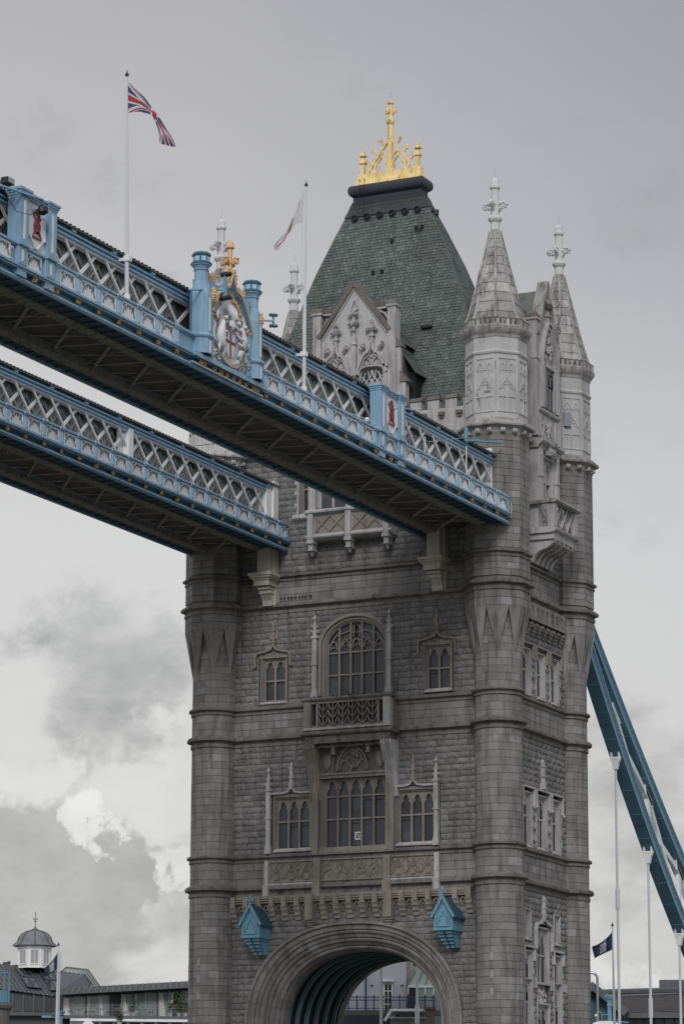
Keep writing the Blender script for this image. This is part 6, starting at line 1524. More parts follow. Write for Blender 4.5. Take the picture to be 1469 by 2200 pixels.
# ------------------------------------------------------------------ suspension chains
def chain(xc, label):
    t = thing('suspension_chain', (xc, 9.8, 36.0), label, 'suspension chain', 'suspension chains')
    lo = lambda y: .0094*(y-75)**2+2.45                # underside of the lower chord
    ut = lambda y: 36.65-.868*(y-17.27)+.004*(y-17.27)**2 if y < 60 else 0
    ys = [10.0+i*1.4 for i in range(33)]
    def norm(f, y): s_ = (f(y+.1)-f(y-.1))/.2; l = math.hypot(1, s_); return (-s_/l, 1/l)
    def chord(name, f, off0, depth):
        rows = []
        for y in ys: n = norm(f, y); z = f(y); rows.append([(y+n[0]*off0, z+n[1]*off0), (y+n[0]*(off0+depth), z+n[1]*(off0+depth))])
        m_ = MB(); o_ = MB()
        for a, b in zip(rows, rows[1:]):
            for x0, x1, p, q in ((-.34, .34, 0, 1),):
                i = [m_.V(xc+x, *c) for x in (x0, x1) for c in (a[0], b[0], b[1], a[1])]
                m_.F(i[4], i[5], i[6], i[7]); m_.F(i[0], i[3], i[2], i[1]); m_.F(i[0], i[1], i[5], i[4]); m_.F(i[3], i[7], i[6], i[2])
        c_ = m_.build(name, 'chainblue', t)
        for e in (0, 1):                              # projecting flanges, lighter edges
            fl_ = MB(lambda u, v, w: (xc+v, u, w)); fl_.ribbon([r[e] for r in rows], .045, -.43, .43); fl_.build('chord_flange', 'chaintrim' if e else 'chainblue', c_)
            fl_ = MB(lambda u, v, w: (xc+v, u, w)); fl_.ribbon([(lerp(r[0][0], r[1][0], .16 if not e else .84), lerp(r[0][1], r[1][1], .16 if not e else .84)) for r in rows], .03, .34, .39); fl_.build('chord_angle', 'chaintrim', c_)
        st_ = MB()
        for a, b in rows[::1]: st_.tube([(xc+.345, *a), (xc+.345, *b)], .025, 4)
        st_.build('web_stiffener', 'chainblue', c_)
        rv_ = MB(); 
        for r0_, r1_ in zip(rows, rows[1:]):
            for q in range(4):
                for e_ in (.3, .7):
                    y_, z_ = lerp(lerp(r0_[0][0], r1_[0][0], q/4), lerp(r0_[1][0], r1_[1][0], q/4), e_), lerp(lerp(r0_[0][1], r1_[0][1], q/4), lerp(r0_[1][1], r1_[1][1], q/4), e_); rv_.box(xc+.34, xc+.365, y_-.03, y_+.03, z_-.03, z_+.03)
            for x_ in (-.3, -.1, .1, .3): rv_.box(xc+x_-.03, xc+x_+.03, r0_[0][0]-.03, r0_[0][0]+.03, r0_[0][1]-.075, r0_[0][1]-.03)
        rv_.build('rivet_row', 'chaintrim', c_, stuff=True)
        for k_ in range(2, len(rows)-1, 4):
            sp_ = MB(lambda u, v, w: (xc+v, u, w)); a_, b_ = rows[k_], rows[k_+1]; sp_.ribbon([(lerp(a_[0][0], b_[0][0], 0), lerp(a_[0][1], b_[0][1], 0)), (lerp(a_[0][0], b_[0][0], .45), lerp(a_[0][1], b_[0][1], .45))], .07, -.36, .36); sp_.build('splice_plate', 'chainblue', c_)
        return rows
    chord('lower_chord', lo, 0.0, .78); chord('upper_chord', ut, -.72, .72)
    rods = [20.6+i*5.42 for i in range(6)]
    up0 = lambda y: ut(y)-.72*math.sqrt(1+.7)
    lo1 = lambda y: lo(y)+.78*math.sqrt(1+.9)
    for i, y in enumerate(rods):
        zt = lo(y); m_ = MB().tube([(xc, y, 6.8), (xc, y, zt-7.6-i*.6), (xc, y, zt-.3)], [.095, .085, .075], 8).tube([(xc, y, zt-9.6-i*1.0), (xc, y, zt-8.4-i*1.0)], .14, 8)
        h_ = m_.build('hanger_rod', 'pole', t)
        MB().box(xc-.29, xc-.20, y-.12, y+.12, zt-.5, zt+.75).box(xc+.20, xc+.29, y-.12, y+.12, zt-.5, zt+.75).taper(xc-.13, xc+.13, y-.13, y+.13, zt-1.0, zt-.42, -.12, -.03).tube([(xc-.34, y, zt-.30), (xc+.34, y, zt-.30)], .10, 8).build('hanger_clevis', 'white', h_)
        a0, a1 = lo1(y)-.1, up0(y)+.1
        if a1 > a0+.2: MB().box(xc-.14, xc+.14, y-.20, y+.20, a0, a1).build('strut', 'white', t)
        if i < 5:
            y2 = rods[i+1]; m_ = MB(lambda u, v, w: (xc+v, u, w))
            m_.ribbon([(y, lo1(y)+.2), (lerp(y, y2, .5), (lo1(y)+up0(y2))/2+.1), (y2, up0(y2)-.2)], .16, -.12, .10)
            m_.ribbon([(y, up0(y)-.2), (lerp(y, y2, .5), (up0(y)+lo1(y2))/2), (y2, lo1(y2)+.2)], .15, -.10, .12); m_.build('diagonal_brace', 'white', t)
            for (yy, zz) in ((y, up0(y)), (y, lo1(y)), (y2, up0(y2)-.1)):
                g = MB(lambda u, v, w: (xc+v, u, w)); g.prism([(yy-.7, zz+.6), (yy+.7, zz-.65), (yy+.35, zz-.75), (yy-.1, zz-.35), (yy-.5, zz-.0)], -.16, .16) if zz != lo1(y) else g.prism([(yy-.6, zz+.55), (yy+.6, zz-.55), (yy+.5, zz-.1), (yy, zz+.35)], -.16, .16); g.build('gusset_plate', 'white', t)
    m_ = MB(lambda u, v, w: (xc+v, u, w)); m_.ribbon([(16.5, lo1(16.5)-.1), (19.0, (lo1(19)+up0(19))/2), (20.6, up0(20.6)-.1)], .12, -.1, .1); m_.build('diagonal_brace', 'white', t)
    return t
chain(8.0, 'blue suspension chain girder with white hangers at the right edge')
chain(-8.0, 'farther suspension chain whose white hangers show through the arch')

print('bridge', len(bpy.data.objects))

# ------------------------------------------------------------------ THE FAR BANK, LEFT
M['zinc'] = mat('zinc_roof', [(.085, .09, .105)], rough=.55, grain=.2, coarse=.15)
M['zincseam'] = mat('zinc_seam', [(.05, .053, .065)], rough=.5)
M['winglass'] = mat('far_window_glass', [(.022, .026, .032), (.06, .065, .07)], rough=.08, coarse=.5, cscale=.25)
M['greenglass'] = mat('conservatory_glass', [(.20, .245, .235), (.29, .33, .32)], rough=.12, coarse=.3, cscale=.3)
M['curtain'] = mat('pale_curtain', [(.66, .66, .64), (.48, .48, .46)], rough=.9, grain=.2)
M['render'] = mat('white_render', [(.50, .52, .58)], rough=.8, coarse=.06)
M['cuplead'] = mat('cupola_lead', [(.17, .18, .205)], rough=.5, streak=((.07, .07, .075), .6), grain=.15)
M['leaf'] = mat('terrace_leaves', [(.045, .07, .03), (.07, .10, .045), (.03, .05, .025)], rough=.8)
M['navy'] = mat('navy_paint', [(.02, .035, .12)], rough=.5)
M['timber'] = mat('weathered_timber', [(.13, .105, .08)], grain=.25)
M['pot'] = mat('plant_pot', [(.45, .44, .42)], rough=.7)
hf = Vector((math.sin(yaw), math.cos(yaw), 0)); hr = Vector((math.cos(yaw), -math.sin(yaw), 0))
def local(o):       # a bank-side frame: u along the bank, v towards the river, w up
    o = Vector(o); d = Vector((o.x-cx, o.y-cy, 0)).normalized(); e = Vector((d.y, -d.x, 0))
    return lambda u, v, w: tuple(o+e*u-d*v+Vector((0, 0, w)))
LB = (-76.361, 90.296, 19.575)
K = .04281
lb = local(LB)
def L_(x, y): return ((x-72)*K, (2200-y)*K*1.02)
t = thing('riverside_building', LB, 'slate-grey seamed roof building with skylights and a glazed front at the lower left', 'building')
def roofslope(mb, pts, v0s): i = [mb.V(p[0], v, p[1]) for p, v in zip(pts, v0s)]; mb.F(*i); return mb
P = [L_(-260, 2035), L_(182, 2085), L_(228, 2129), L_(112, 2141), L_(-260, 2098)]
m_ = MB(lb); xs_ = [lerp(P[0][0], P[3][0], q/30) for q in range(31)]
zr_ = lambda x: lerp(P[0][1], P[1][1], (x-P[0][0])/(P[1][0]-P[0][0])); ze_ = lambda x: lerp(P[4][1], P[3][1], (x-P[4][0])/(P[3][0]-P[4][0]))
for a, b in zip(xs_, xs_[1:]): i = [m_.V(a, 0, ze_(a)), m_.V(b, 0, ze_(b)), m_.V(b, -6, zr_(b)), m_.V(a, -6, zr_(a))]; m_.F(*i)
i = [m_.V(P[3][0], 0, P[3][1]), m_.V(P[2][0], -5.9, P[2][1]), m_.V(P[1][0], -6, P[1][1]), m_.V(P[3][0], -6, zr_(P[3][0]))]; m_.F(i[0], i[1], i[2]); m_.F(i[0], i[2], i[3])
m_.box(P[4][0], P[3][0], -9, -.9, -24, P[3][1]-.05); m_.prism([P[0], P[1], P[2], (P[2][0], -20), (P[0][0], -20)], -9.5, -6.05); ro = m_.build('seamed_roof', 'zinc', t)
for i in range(46):
    a = lerp(P[0][0], P[1][0], (i+.5)/46); za = lerp(P[0][1], P[1][1], (i+.5)/46); b = a+1.9 if a < 1 else a+1.9
    zb = lerp(P[4][1], P[3][1], min(1, max(0, (b-P[4][0])/(P[3][0]-P[4][0])))); vb = 0
    if b > P[3][0]: q = (b-P[3][0])/max(.1, P[2][0]+.6-P[3][0]); zb = lerp(P[3][1], P[2][1], min(1, q)); vb = lerp(0, -6, min(1, q))
    m_ = MB(lb).tube([(a, -5.95, za+.03), (b, vb+.05, zb+.03)], .05, 4); m_.build('roof_seam', 'zincseam', ro)
def on_roof(px_, py_):
    x, z = L_(px_, py_); f = 0.0
    q = (x-P[0][0])/(P[1][0]-P[0][0]); zr = lerp(P[0][1], P[1][1], q); ze = lerp(P[4][1], P[3][1], min(1.1, (x-P[4][0])/(P[3][0]-P[4][0])))
    return x, -6*max(0, min(1, (z-ze)/(zr-ze))), z
for quad in ([(27, 2071), (54, 2073), (70, 2098), (42, 2096)], [(43, 2098), (72, 2100), (88, 2127), (58, 2124)], [(78, 2076), (106, 2079), (122, 2104), (93, 2102)], [(96, 2104), (119, 2106), (132, 2130), (108, 2131)]):
    m_ = MB(lb); q = [on_roof(*p) for p in quad]; i = [m_.V(x, v+.25, z+.12) for x, v, z in q]; m_.F(*i); sk = m_.build('skylight', 'winglass', t)
    m_ = MB(lb)
    for a, b in zip(q, q[1:]+q[:1]): m_.tube([(a[0], a[1]+.27, a[2]+.14), (b[0], b[1]+.27, b[2]+.14)], .05, 4)
    a, b = [tuple((q[k][j]+q[(k+1) % 4][j])/2+(.28 if j == 1 else .14 if j == 2 else 0) for j in range(3)) for k in (0, 2)]; m_.tube([a, b], .05, 4); m_.build('skylight_frame', 'zincseam', sk)
# glazed lantern behind the ridge
A_, B_, C_, D_ = L_(141, 2067), L_(190, 2072), L_(222, 2122), L_(128, 2082)
m_ = MB(lb); i = [m_.V(A_[0], -8, A_[1]), m_.V(B_[0], -8, B_[1]), m_.V(C_[0], -4.5, C_[1]), m_.V(D_[0]+2.2, -4.5, D_[1]-1.8), m_.V(D_[0], -6.5, D_[1])]; m_.F(*i); gl = m_.build('glazed_lantern', 'greenglass', t)
m_ = MB(lb)
for k in range(8): q = k/7; m_.tube([(lerp(A_[0], B_[0], q), -8, lerp(A_[1], B_[1], q)), (lerp(D_[0]+2.2, C_[0], q), -4.4, lerp(D_[1]-1.8, C_[1], q))], .06, 4)
m_.tube([(A_[0], -8, A_[1]), (B_[0], -8, B_[1])], .10, 4).tube([(D_[0], -6.4, D_[1]), (A_[0], -8, A_[1])], .08, 4).tube([(B_[0], -8, B_[1]), (C_[0], -4.4, C_[1])], .09, 4); m_.build('lantern_frame', 'zinc', gl)
# glazed front under the eaves
x0, z1 = L_(-40, 2139); x1, z0 = L_(116, 2176)
m_ = MB(lb).box(x0-8, x1+.3, -.8, -.35, z0-22, z1+.2); fo = m_.build('front_wall', 'zincseam', t)
for i in range(7):
    a = x0+(x1-x0)*i/7; MB(lb).box(a+.12, a+(x1-x0)/7-.12, -.35, -.28, z0+.1, z1-.1).build('window_pane', 'winglass', fo)
    MB(lb).box(a-.08, a+.08, -.3, -.1, z0, z1).build('window_post', 'zinc', fo)
MB(lb).box(x0-8, x1+.3, -.4, .3, z0-.3, z0).build('sill_band', 'zinc', fo)
cx_, cz_ = L_(71, 2200)
# cupola
f8 = lambda u, v, w: lb(cx_+u, -5.5+v, w)
z = lambda y: (2200-y)*K*1.02
m_ = MB(f8).lathe(0, 0, [(1.62, z(2075)), (1.62, z(2034)), (1.72, z(2033)), (1.72, z(2028))], 8, PI/8); cu = m_.build('cupola', 'white', t)
for k in range(8):
    s0 = face_frame(0, 0, k*PI/4, 1.62*math.cos(PI/8)); g = lambda u, v, w, s0=s0: f8(*(lambda p: (p[0], -p[1], p[2]))(s0(u, v, w)))
    MB(g).box(-.34, .34, .0, .03, z(2066), z(2037)).build('cupola_window', 'lens', cu); MB(g).box(-.42, -.34, 0, .07, z(2067), z(2036)).box(.34, .42, 0, .07, z(2067), z(2036)).box(-.42, .42, 0, .068, z(2068), z(2066)).box(-.42, .42, 0, .068, z(2037), z(2035)).box(-.02, .02, .0, .05, z(2066), z(2037)).build('window_frame', 'white', cu)
prof = [(2.05, z(2027)), (2.02, z(2025)), (1.72, z(2020)), (1.60, z(2015)), (1.50, z(2008)), (1.25, z(2001)), (.85, z(1996)), (.35, z(1993)), (.16, z(1990)), (.10, z(1984)), (.03, z(1984))]
dm = MB(f8).lathe(0, 0, prof, 16).build('cupola_dome', 'cuplead', t, smooth=True)
m_ = MB(f8)
for k in range(8): m_.tube([(r*math.sin(k*PI/4), -r*math.cos(k*PI/4), zz+.02) for r, zz in prof[:-2]], .05, 4)
m_.build('dome_rib', 'zincseam', dm)
m_ = MB(f8).tube([(0, 0, z(1984)), (0, 0, z(1952))], .035, 5).lathe(0, 0, [(.03, z(1975)), (.12, z(1973)), (.03, z(1971))], 6); m_.ribbon([(-.22, z(1965)), (-.18, z(1969)), (0, z(1970)), (.18, z(1969)), (.22, z(1965))], .03, -.03, .03); m_.build('weathervane', 'zincseam', cu)
MB(lb).box(L_(2, 0)[0], L_(16, 0)[0], -7.5, -6.2, L_(0, 2070)[1], L_(0, 2060)[1]).tube([(L_(15, 0)[0], -6.8, L_(0, 2064)[1]), (L_(15, 0)[0], -6.8, L_(0, 2057)[1])], .16, 6).build('chimney', 'zincseam', t)

t = thing('penthouse_building', lb(8, 0, 0), 'long white riverside block with a glazed penthouse terrace left of the tower', 'building')
E0 = L_(127, 2140); E1 = L_(440, 2120); T0 = L_(150, 2131)
m_ = MB(lb); i = [m_.V(E0[0], .9, E0[1]), m_.V(E1[0], .9, E1[1]), m_.V(E1[0], -1.0, E1[1]+.75), m_.V(E0[0]+.3, -1.0, E0[1]+.75)]; m_.F(*i); m_.box(E0[0], E1[0], -1.4, -1.0, E0[1]-.3, E0[1]+.3)
pr = m_.build('penthouse_roof', 'leadold', t)
for k in range(26): q = k/25; m_ = MB(lb).tube([(lerp(E0[0], E1[0], q), .92, lerp(E0[1], E1[1], q)+.04), (lerp(E0[0]+.3, E1[0], q), -1.0, lerp(E0[1], E1[1], q)+.79)], .045, 4); m_.build('roof_seam', 'cuplead', pr)
MB(lb).prism([(E0[0], E0[1]-30), (E1[0], E0[1]-30), (E1[0], E1[1]+.5), (E0[0], E0[1]+.5)], -9, -.95).build('block_wall', 'zincseam', t)
gz0 = z(2184)
bays = 9; bw = (L_(440, 0)[0]-L_(133, 0)[0])/12
for i in range(12):
    a = L_(133, 0)[0]+i*bw; zt = lerp(E0[1], E1[1], (a-E0[0])/(E1[0]-E0[0]))-.12
    MB(lb).box(a+.06, a+bw-.06, -.75, -.70, gz0, zt).build('window_pane', 'winglass' if i in (4, 9) else 'greenglass', t)
    MB(lb).box(a-.06, a+.06, -.8, -.55, gz0, zt).build('window_post', 'steel' if i % 2 else 'zincseam', t)
    if i % 3 != 1: MB(lb).prism([(a+.15, gz0+.1), (a+.2+rnd()*.7, gz0+.1), (a+.2+rnd()*.5, zt-.1), (a+.1, zt-.1)], -.69, -.66).build('curtain', 'curtain', t)
MB(lb).box(E0[0], E1[0], -.9, 1.5, z(2190), z(2183)).build('terrace_slab', 'zinc', t)
MB(lb).box(E0[0]+1, E1[0], .9, 1.7, z(2195), z(2190)).build('white_fascia', 'white', t)
MB(lb).box(E0[0]+1, E1[0], .9, 1.2, z(2300), z(2195)).build('lower_wall', 'render', t)
for i in range(10): a = E0[0]+2.6+i*1.28; MB(lb).box(a, a+.98, 1.2, 1.24, z(2250), z(2197)).build('lower_window', 'winglass', t)
MB(lb).prism([(L_(174, 0)[0], z(2204)), (L_(203, 0)[0], z(2204)), (L_(188, 0)[0], z(2188))], 1.2, 1.9).build('gablet', 'white', t)
m_ = MB(lb)
for k in range(4): zz = gz0+.25+k*.25; m_.tube([(E0[0]+.5, 1.4, zz), (E1[0], 1.4, zz)], .014, 4)
rl = m_.build('terrace_railing', 'steel', t)
for k in range(18): a = E0[0]+.5+k*.72; MB(lb).tube([(a, 1.4, gz0-.2), (a, 1.4, gz0+1.15)], .022, 4).build('railing_post', 'steel', rl)
for k, x_ in enumerate((238, 280, 303)): m_ = MB(lb).lathe(0, 0, [(0, 0)], 3) if False else MB(lambda u, v, w, x_=x_: lb(L_(x_, 0)[0]+u, -3+v, z(2128-(k*2))+w)); m_.lathe(0, 0, [(.45, 0), (.42, .25), (.2, .38), (.02, .4)], 8); m_.build('roof_vent', 'steel', t)
MB(lb).box(L_(322, 0)[0], L_(352, 0)[0], -4, -2.5, z(2124), z(2115)).build('plant_box', 'steel', t)
for n, x_ in enumerate((168, 215, 252, 305)):
    X0 = L_(x_, 0)[0]
    s_ = thing('terrace_table', lb(X0, .6, gz0), ['round grey terrace table nearest the slate roof building', 'second terrace table from the left', 'third terrace table from the left, left of the potted shrub', 'round terrace table on the right of the potted shrub'][n], 'table', 'terrace furniture')
    f_ = local(lb(X0, .6, gz0)); MB(f_).tube([(0, 0, .66), (0, 0, .71)], .42, 10).build('table_top', 'steel', s_); MB(f_).tube([(0, 0, 0), (0, 0, .66)], .03, 5).build('leg', 'steel', s_)
    for m2, sx_ in enumerate((-.75, .75)):
        c_ = thing('terrace_chair', lb(X0+sx_, .6, gz0), 'dark terrace chair at the %s of the %s terrace table' % (('left', 'right')[m2], ('first', 'second', 'third', 'fourth')[n]), 'chair', 'terrace furniture')
        g_ = local(lb(X0+sx_, .6, gz0)); MB(g_).box(-.22, .22, -.22, .22, .40, .45).build('seat', 'black', c_); MB(g_).box(-.22 if sx_ < 0 else .18, -.18 if sx_ < 0 else .22, -.22, .22, .45, .9).build('backrest', 'black', c_)
        for q1 in (-.2, .2):
            for q2 in (-.2, .2): MB(g_).tube([(q1, q2, 0), (q1, q2, .4)], .02, 4).build('leg', 'black', c_)
def shrub(loc, h, r, n, label):
    f_ = local(loc); s_ = thing('potted_shrub', loc, label, 'shrub', 'potted plants on the terrace'); MB(f_).lathe(0, 0, [(.16, 0), (.24, .4), (.26, .42), (.02, .42)], 8).build('pot', 'pot', s_)
    MB(f_).tube([(0, 0, .4), (.05, 0, .4+h*.5)], .03, 5).build('stem', 'timber', s_); m_ = MB(f_)
    for q in range(n):
        a, b_, c_ = rnd()*6.28, rnd()**.6*r, .45+rnd()*h; x, y, zz = b_*math.cos(a), b_*math.sin(a), c_; s2 = .05+.07*rnd(); d1 = Vector((rnd()-.5, rnd()-.5, rnd()-.3)).normalized()*s2*2; d2 = Vector((rnd()-.5, rnd()-.5, rnd()-.5)).normalized()*s2
        i = [m_.V(x, y, zz), m_.V(x+d2.x, y+d2.y, zz+d2.z), m_.V(x+d1.x, y+d1.y, zz+d1.z), m_.V(x-d2.x, y-d2.y, zz-d2.z)]; m_.F(*i)
    m_.build('foliage', 'leaf', s_)
shrub(lb(L_(286, 0)[0], .9, gz0), .9, .5, 160, 'spiky potted shrub between the terrace tables')
shrub(lb(L_(365, 0)[0], .9, gz0), .8, .4, 90, 'small shrub in a white pot on the terrace')
shrub(lb(L_(383, 0)[0], .9, gz0), 1.8, .7, 260, 'tall bushy potted shrub beside the left turret of the tower')
shrub(lb(L_(397, 0)[0], 1.0, gz0), 1.1, .7, 220, 'low bushy potted shrub touching the left turret in the picture')
shrub(lb(L_(255, 0)[0], 1.8, z(2206)), .9, .3, 120, 'clipped dark cone shrub under the terrace')

def emblem(u, v, cx0=.52, cy0=.5):        # white ring crossed by two strokes over a small foot
    x, y = (u-cx0)*1.5, v-cy0-.06; r_ = math.hypot(x, y)
    if abs(r_-.20) < .05: return 1
    if r_ < .38 and (abs(x-y*.75) < .05 or abs(x+y*.75) < .05) and y > -.28: return 1
    if -.42 < y < -.32 and abs(x) < .24: return 1
    return 0
k3 = .03396
FL_ = (-42.92, 39.105, 15.923)
fp = flagpole(FL_, 15.923+166*k3, 'white flagpole with a dark blue flag before the slate-roofed building', (0, 0), .07, 'flagpoles on the far bank', False, 3.0)
flag(fp, Vector((FL_[0], FL_[1], FL_[2]+154*k3)), [(0, 0), (-9*k3, -14*k3), (-18*k3, -26*k3), (-32*k3, -38*k3)], [(-1*k3, -37*k3), (-7*k3, -42*k3), (-14*k3, -45*k3), (-24*k3, -45*k3)], emblem, ['flag_navy', 'flag_white'], wave=.04)
MB(local(FL_)).tube([(.14, -.2, -3), (.14, -.2, 153*k3)], .05, 6).box(.14, .3, -.25, -.15, 122*k3, 125*k3).build('second_pole', 'pole', fp)
k4 = .03174
FR_ = (-.929+.03, 42.734, 15.159)
fp = flagpole(FR_, 15.159+208*k4, 'white flagpole right of the tower with a navy flag bearing a white ring emblem', (-.05, 0), .07, 'flagpoles on the far bank', False, 7.0)
k5 = k4/6.708
flag(fp, Vector((FR_[0]-.05, FR_[1], FR_[2]+198*k4)), [((x-450)*k5, (140-y)*k5) for x, y in [(447, 145), (380, 220), (300, 290), (220, 335), (150, 360)]], [((x-450)*k5, (140-y)*k5) for x, y in [(452, 398), (400, 425), (330, 455), (260, 490), (185, 530)]], emblem, ['flag_navy', 'flag_white'], wave=.05)

# near parapet fragments at the lower left: round stone pier with blue rail, and the blue lamp post
t = thing('stone_bollard_pier', (-3.9, -31.5, 5), 'dark round stone pier with a curved blue rail at the lower left corner', 'pier')
f_ = local((-3.125, -31.491, 11.033)); kk = .02215
MB(f_).lathe(-.55, 0, [(.78, -15.2), (.78, .62), (.90, .72), (.95, .85), (.75, .95), (.02, .97)], 20).build('stone_drum', 'grime', t)
m_ = MB(f_)
for zz in (1.0, 2.45): m_.tube([(-.55+.78*math.cos(a*.35-1.6), .78*math.sin(a*.35-1.6)*-1, zz) for a in range(10)], .03, 5)
m_.build('blue_rail', 'cyan', t)
for a in (-.9, -.3, .4): MB(f_).tube([(-.55+.78*math.cos(a), .78*math.sin(a), .9), (-.55+.78*math.cos(a), .78*math.sin(a), 2.45)], .028, 5).build('rail_post', 'cyan', t)
MB(f_).lathe(-.55, 0, [(.76, 1.0), (.76, 1.55)], 20).build('blue_panel', 'cyan', t)
o_ = Vector((cx, cy, cz))+(fw+rt*((130-734.5)/fpx)-up*((2200-1100)/fpx))*235; f_ = local(o_); kk = 235/fpx
t = thing('lamp_post', o_, 'light blue lamp post base and arm below the left flag', 'lamp post')
MB(f_).tube([(0, 0, 3.0-o_.z), (0, 0, 20*kk)], .18, 10).lathe(0, 0, [(.18, 17*kk), (.29, 19*kk), (.24, 22*kk), (.36, 24*kk), (.36, 27*kk), (.1, 28*kk)], 10).build('post', 'cyan', t)
MB(f_).box(-40*kk, -18*kk, -.3, .3, 13*kk, 17*kk).tube([(-20*kk, 0, 14*kk), (0, 0, 14*kk)], .05, 5).build('lamp_arm', 'cyan', t)

# ------------------------------------------------------------------ SEEN THROUGH THE ARCH
AB = (-21.013, 49.805, 16.02); ab = local(AB); K2 = .03396
def A2(x, y): return ((x-840)*K2, (2200-y)*K2)
t = thing('white_building', AB, 'white rendered building with one tall window seen through the arch', 'building')
x0, _ = A2(690, 0); x1, _ = A2(872, 0); zt = A2(0, 2030)[1]
MB(ab).box(x0, x1, -8, 0, -12, zt).build('front_wall', 'render', t)
MB(ab).box(x1, x1+2.2, -8, -1.2, -12, zt-.3).build('side_wall', 'cream', t)
wa, wb = A2(826, 0)[0], A2(840, 0)[0]; za, zb = A2(0, 2172)[1], A2(0, 2116)[1]
wo_ = MB(ab).box(wa, wb, -.02, .04, za, zb).build('window', 'winglass', t)
m_ = MB(ab).box(wa-.08, wa, -.02, .10, za, zb).box(wb, wb+.08, -.02, .10, za, zb).box((wa+wb)/2-.03, (wa+wb)/2+.03, .04, .08, za, zb)
for q in (.25, .5, .75): m_.box(wa, wb, .04, .078, lerp(za, zb, q)-.03, lerp(za, zb, q)+.03)
m_.build('window_frame', 'white', wo_)
MB(ab).box(A2(817, 0)[0], A2(845, 0)[0], 0, .35, A2(0, 2110)[1], A2(0, 2106)[1]).box(A2(819, 0)[0], A2(843, 0)[0], 0, .2, A2(0, 2112)[1], A2(0, 2110)[1]).build('window_hood', 'white', t)
MB(ab).tube([(A2(785, 0)[0], .12, A2(0, 2176)[1]), (A2(785, 0)[0], .12, A2(0, 2090)[1]+1.5)], .06, 6).build('drain_pipe', 'navy', t)
for x_ in (798, 863): MB(ab).blob(A2(x_, 0)[0], .1, A2(0, 2118)[1], .07, sx=1.5).build('wall_lamp', 'black', t)
MB(ab).box(A2(888, 0)[0], A2(892, 0)[0], -1.3, -1.15, A2(0, 2073)[1], A2(0, 2066)[1]).build('side_window', 'winglass', t)
t = thing('glasshouse', ab(1.5, 0, 0), 'pale green lean-to glasshouse seen at the right inside the arch', 'glasshouse')
G = [A2(876, 2120), A2(900, 2072), A2(915, 2066), A2(985, 2068), A2(985, 2120)]
m_ = MB(ab); i = [m_.V(G[0][0], .8, G[0][1]), m_.V(G[1][0], -1.2, G[1][1]), m_.V(G[3][0], -1.2, G[1][1]), m_.V(G[4][0], .8, G[4][1])]; m_.F(*i); gr = m_.build('glass_roof', 'greenglass', t)
for k in range(7): q = k/6; MB(ab).tube([(lerp(G[0][0], G[4][0], q), .85, G[0][1]+.02), (lerp(G[1][0], G[3][0], q), -1.15, G[1][1]+.05)], .045, 4).build('roof_bar', 'steel', gr)
MB(ab).tube([(A2(888, 0)[0], -.2, A2(0, 2098)[1]), (G[4][0], -.2, A2(0, 2098)[1])], .05, 4).build('roof_purlin', 'steel', gr)
MB(ab).box(G[0][0], G[4][0], .7, .85, A2(0, 2124)[1], A2(0, 2119)[1]).build('gutter', 'white', t)
for k in range(6):
    a = lerp(G[0][0], G[4][0], k/6); b = lerp(G[0][0], G[4][0], (k+1)/6); MB(ab).box(a+.04, b-.04, .72, .76, -3, A2(0, 2124)[1]).build('wall_pane', 'greenglass' if k else 'winglass', t); MB(ab).box(a-.04, a+.04, .7, .82, -3, A2(0, 2124)[1]).build('glazing_bar', 'white', t)
t = thing('terrace_railing', ab(-3, 2.5, 0), 'dark blue iron railing before the white building', 'railing')
r0, r1, zb_, zt_ = A2(735, 0)[0], A2(934, 0)[0], A2(0, 2172)[1], A2(0, 2147)[1]
MB(ab).tube([(r0, 2.5, zt_-.02), (r1, 2.5, zt_-.02)], .035, 4).tube([(r0, 2.5, zt_-.25), (r1, 2.5, zt_-.25)], .03, 4).tube([(r0, 2.5, zb_), (r1, 2.5, zb_)], .03, 4).build('rail', 'navy', t)
for k in range(12): a = A2(749+18.1*k-18.1, 0)[0]; MB(ab).tube([(a, 2.5, zb_-.15), (a, 2.5, zt_+.05)], .05, 5).taper(a-.05, a+.05, 2.45, 2.55, zt_+.05, zt_+.2, .045, .045).build('railing_post', 'navy', t)
for k in range(68): a = r0+(r1-r0)*(k+.5)/68; MB(ab).box(a-.009, a+.009, 2.49, 2.51, zb_, zt_-.25).build('baluster', 'navy', t)
m_ = MB(ab)
for k in range(33): a = A2(740+6*k, 0)[0]; m_.ribbon([(a-.09, zt_-.24), (a-.06, zt_-.10), (a, zt_-.05), (a+.06, zt_-.10), (a+.09, zt_-.24)], .012, 2.48, 2.52)
m_.build('arched_rail_pattern', 'navy', t)
MB(ab).box(r0-4, r1+6, 2.2, 3.0, zb_-.5, zb_-.15).build('terrace_edge', 'zinc', t)
tag(MB(ab).box(r0-4, A2(842, 0)[0], 2.3, 3.0, -14, zb_-.5).build('retaining_wall', 'lead'), 'dark retaining wall under the blue railing in the arch', 'wall')
t = thing('white_canopy', ab(1, 4, -.2), 'white flat canopy with glazed front at the foot of the arch view', 'canopy')
MB(ab).box(A2(838, 0)[0], A2(916, 0)[0], 3.2, 5.0, A2(0, 2182)[1], A2(0, 2177)[1]).build('canopy_roof', 'white', t)
MB(ab).prism([(A2(838, 0)[0], A2(0, 2177)[1]), (A2(842, 0)[0], A2(0, 2182)[1]), (A2(828, 0)[0], A2(0, 2204)[1]), (A2(824, 0)[0], A2(0, 2200)[1])], 4.6, 4.9).build('canopy_brace', 'white', t)
MB(ab).box(A2(838, 0)[0], A2(916, 0)[0], 3.4, 3.5, -3, A2(0, 2183)[1]).build('canopy_glass', 'greenglass', t)
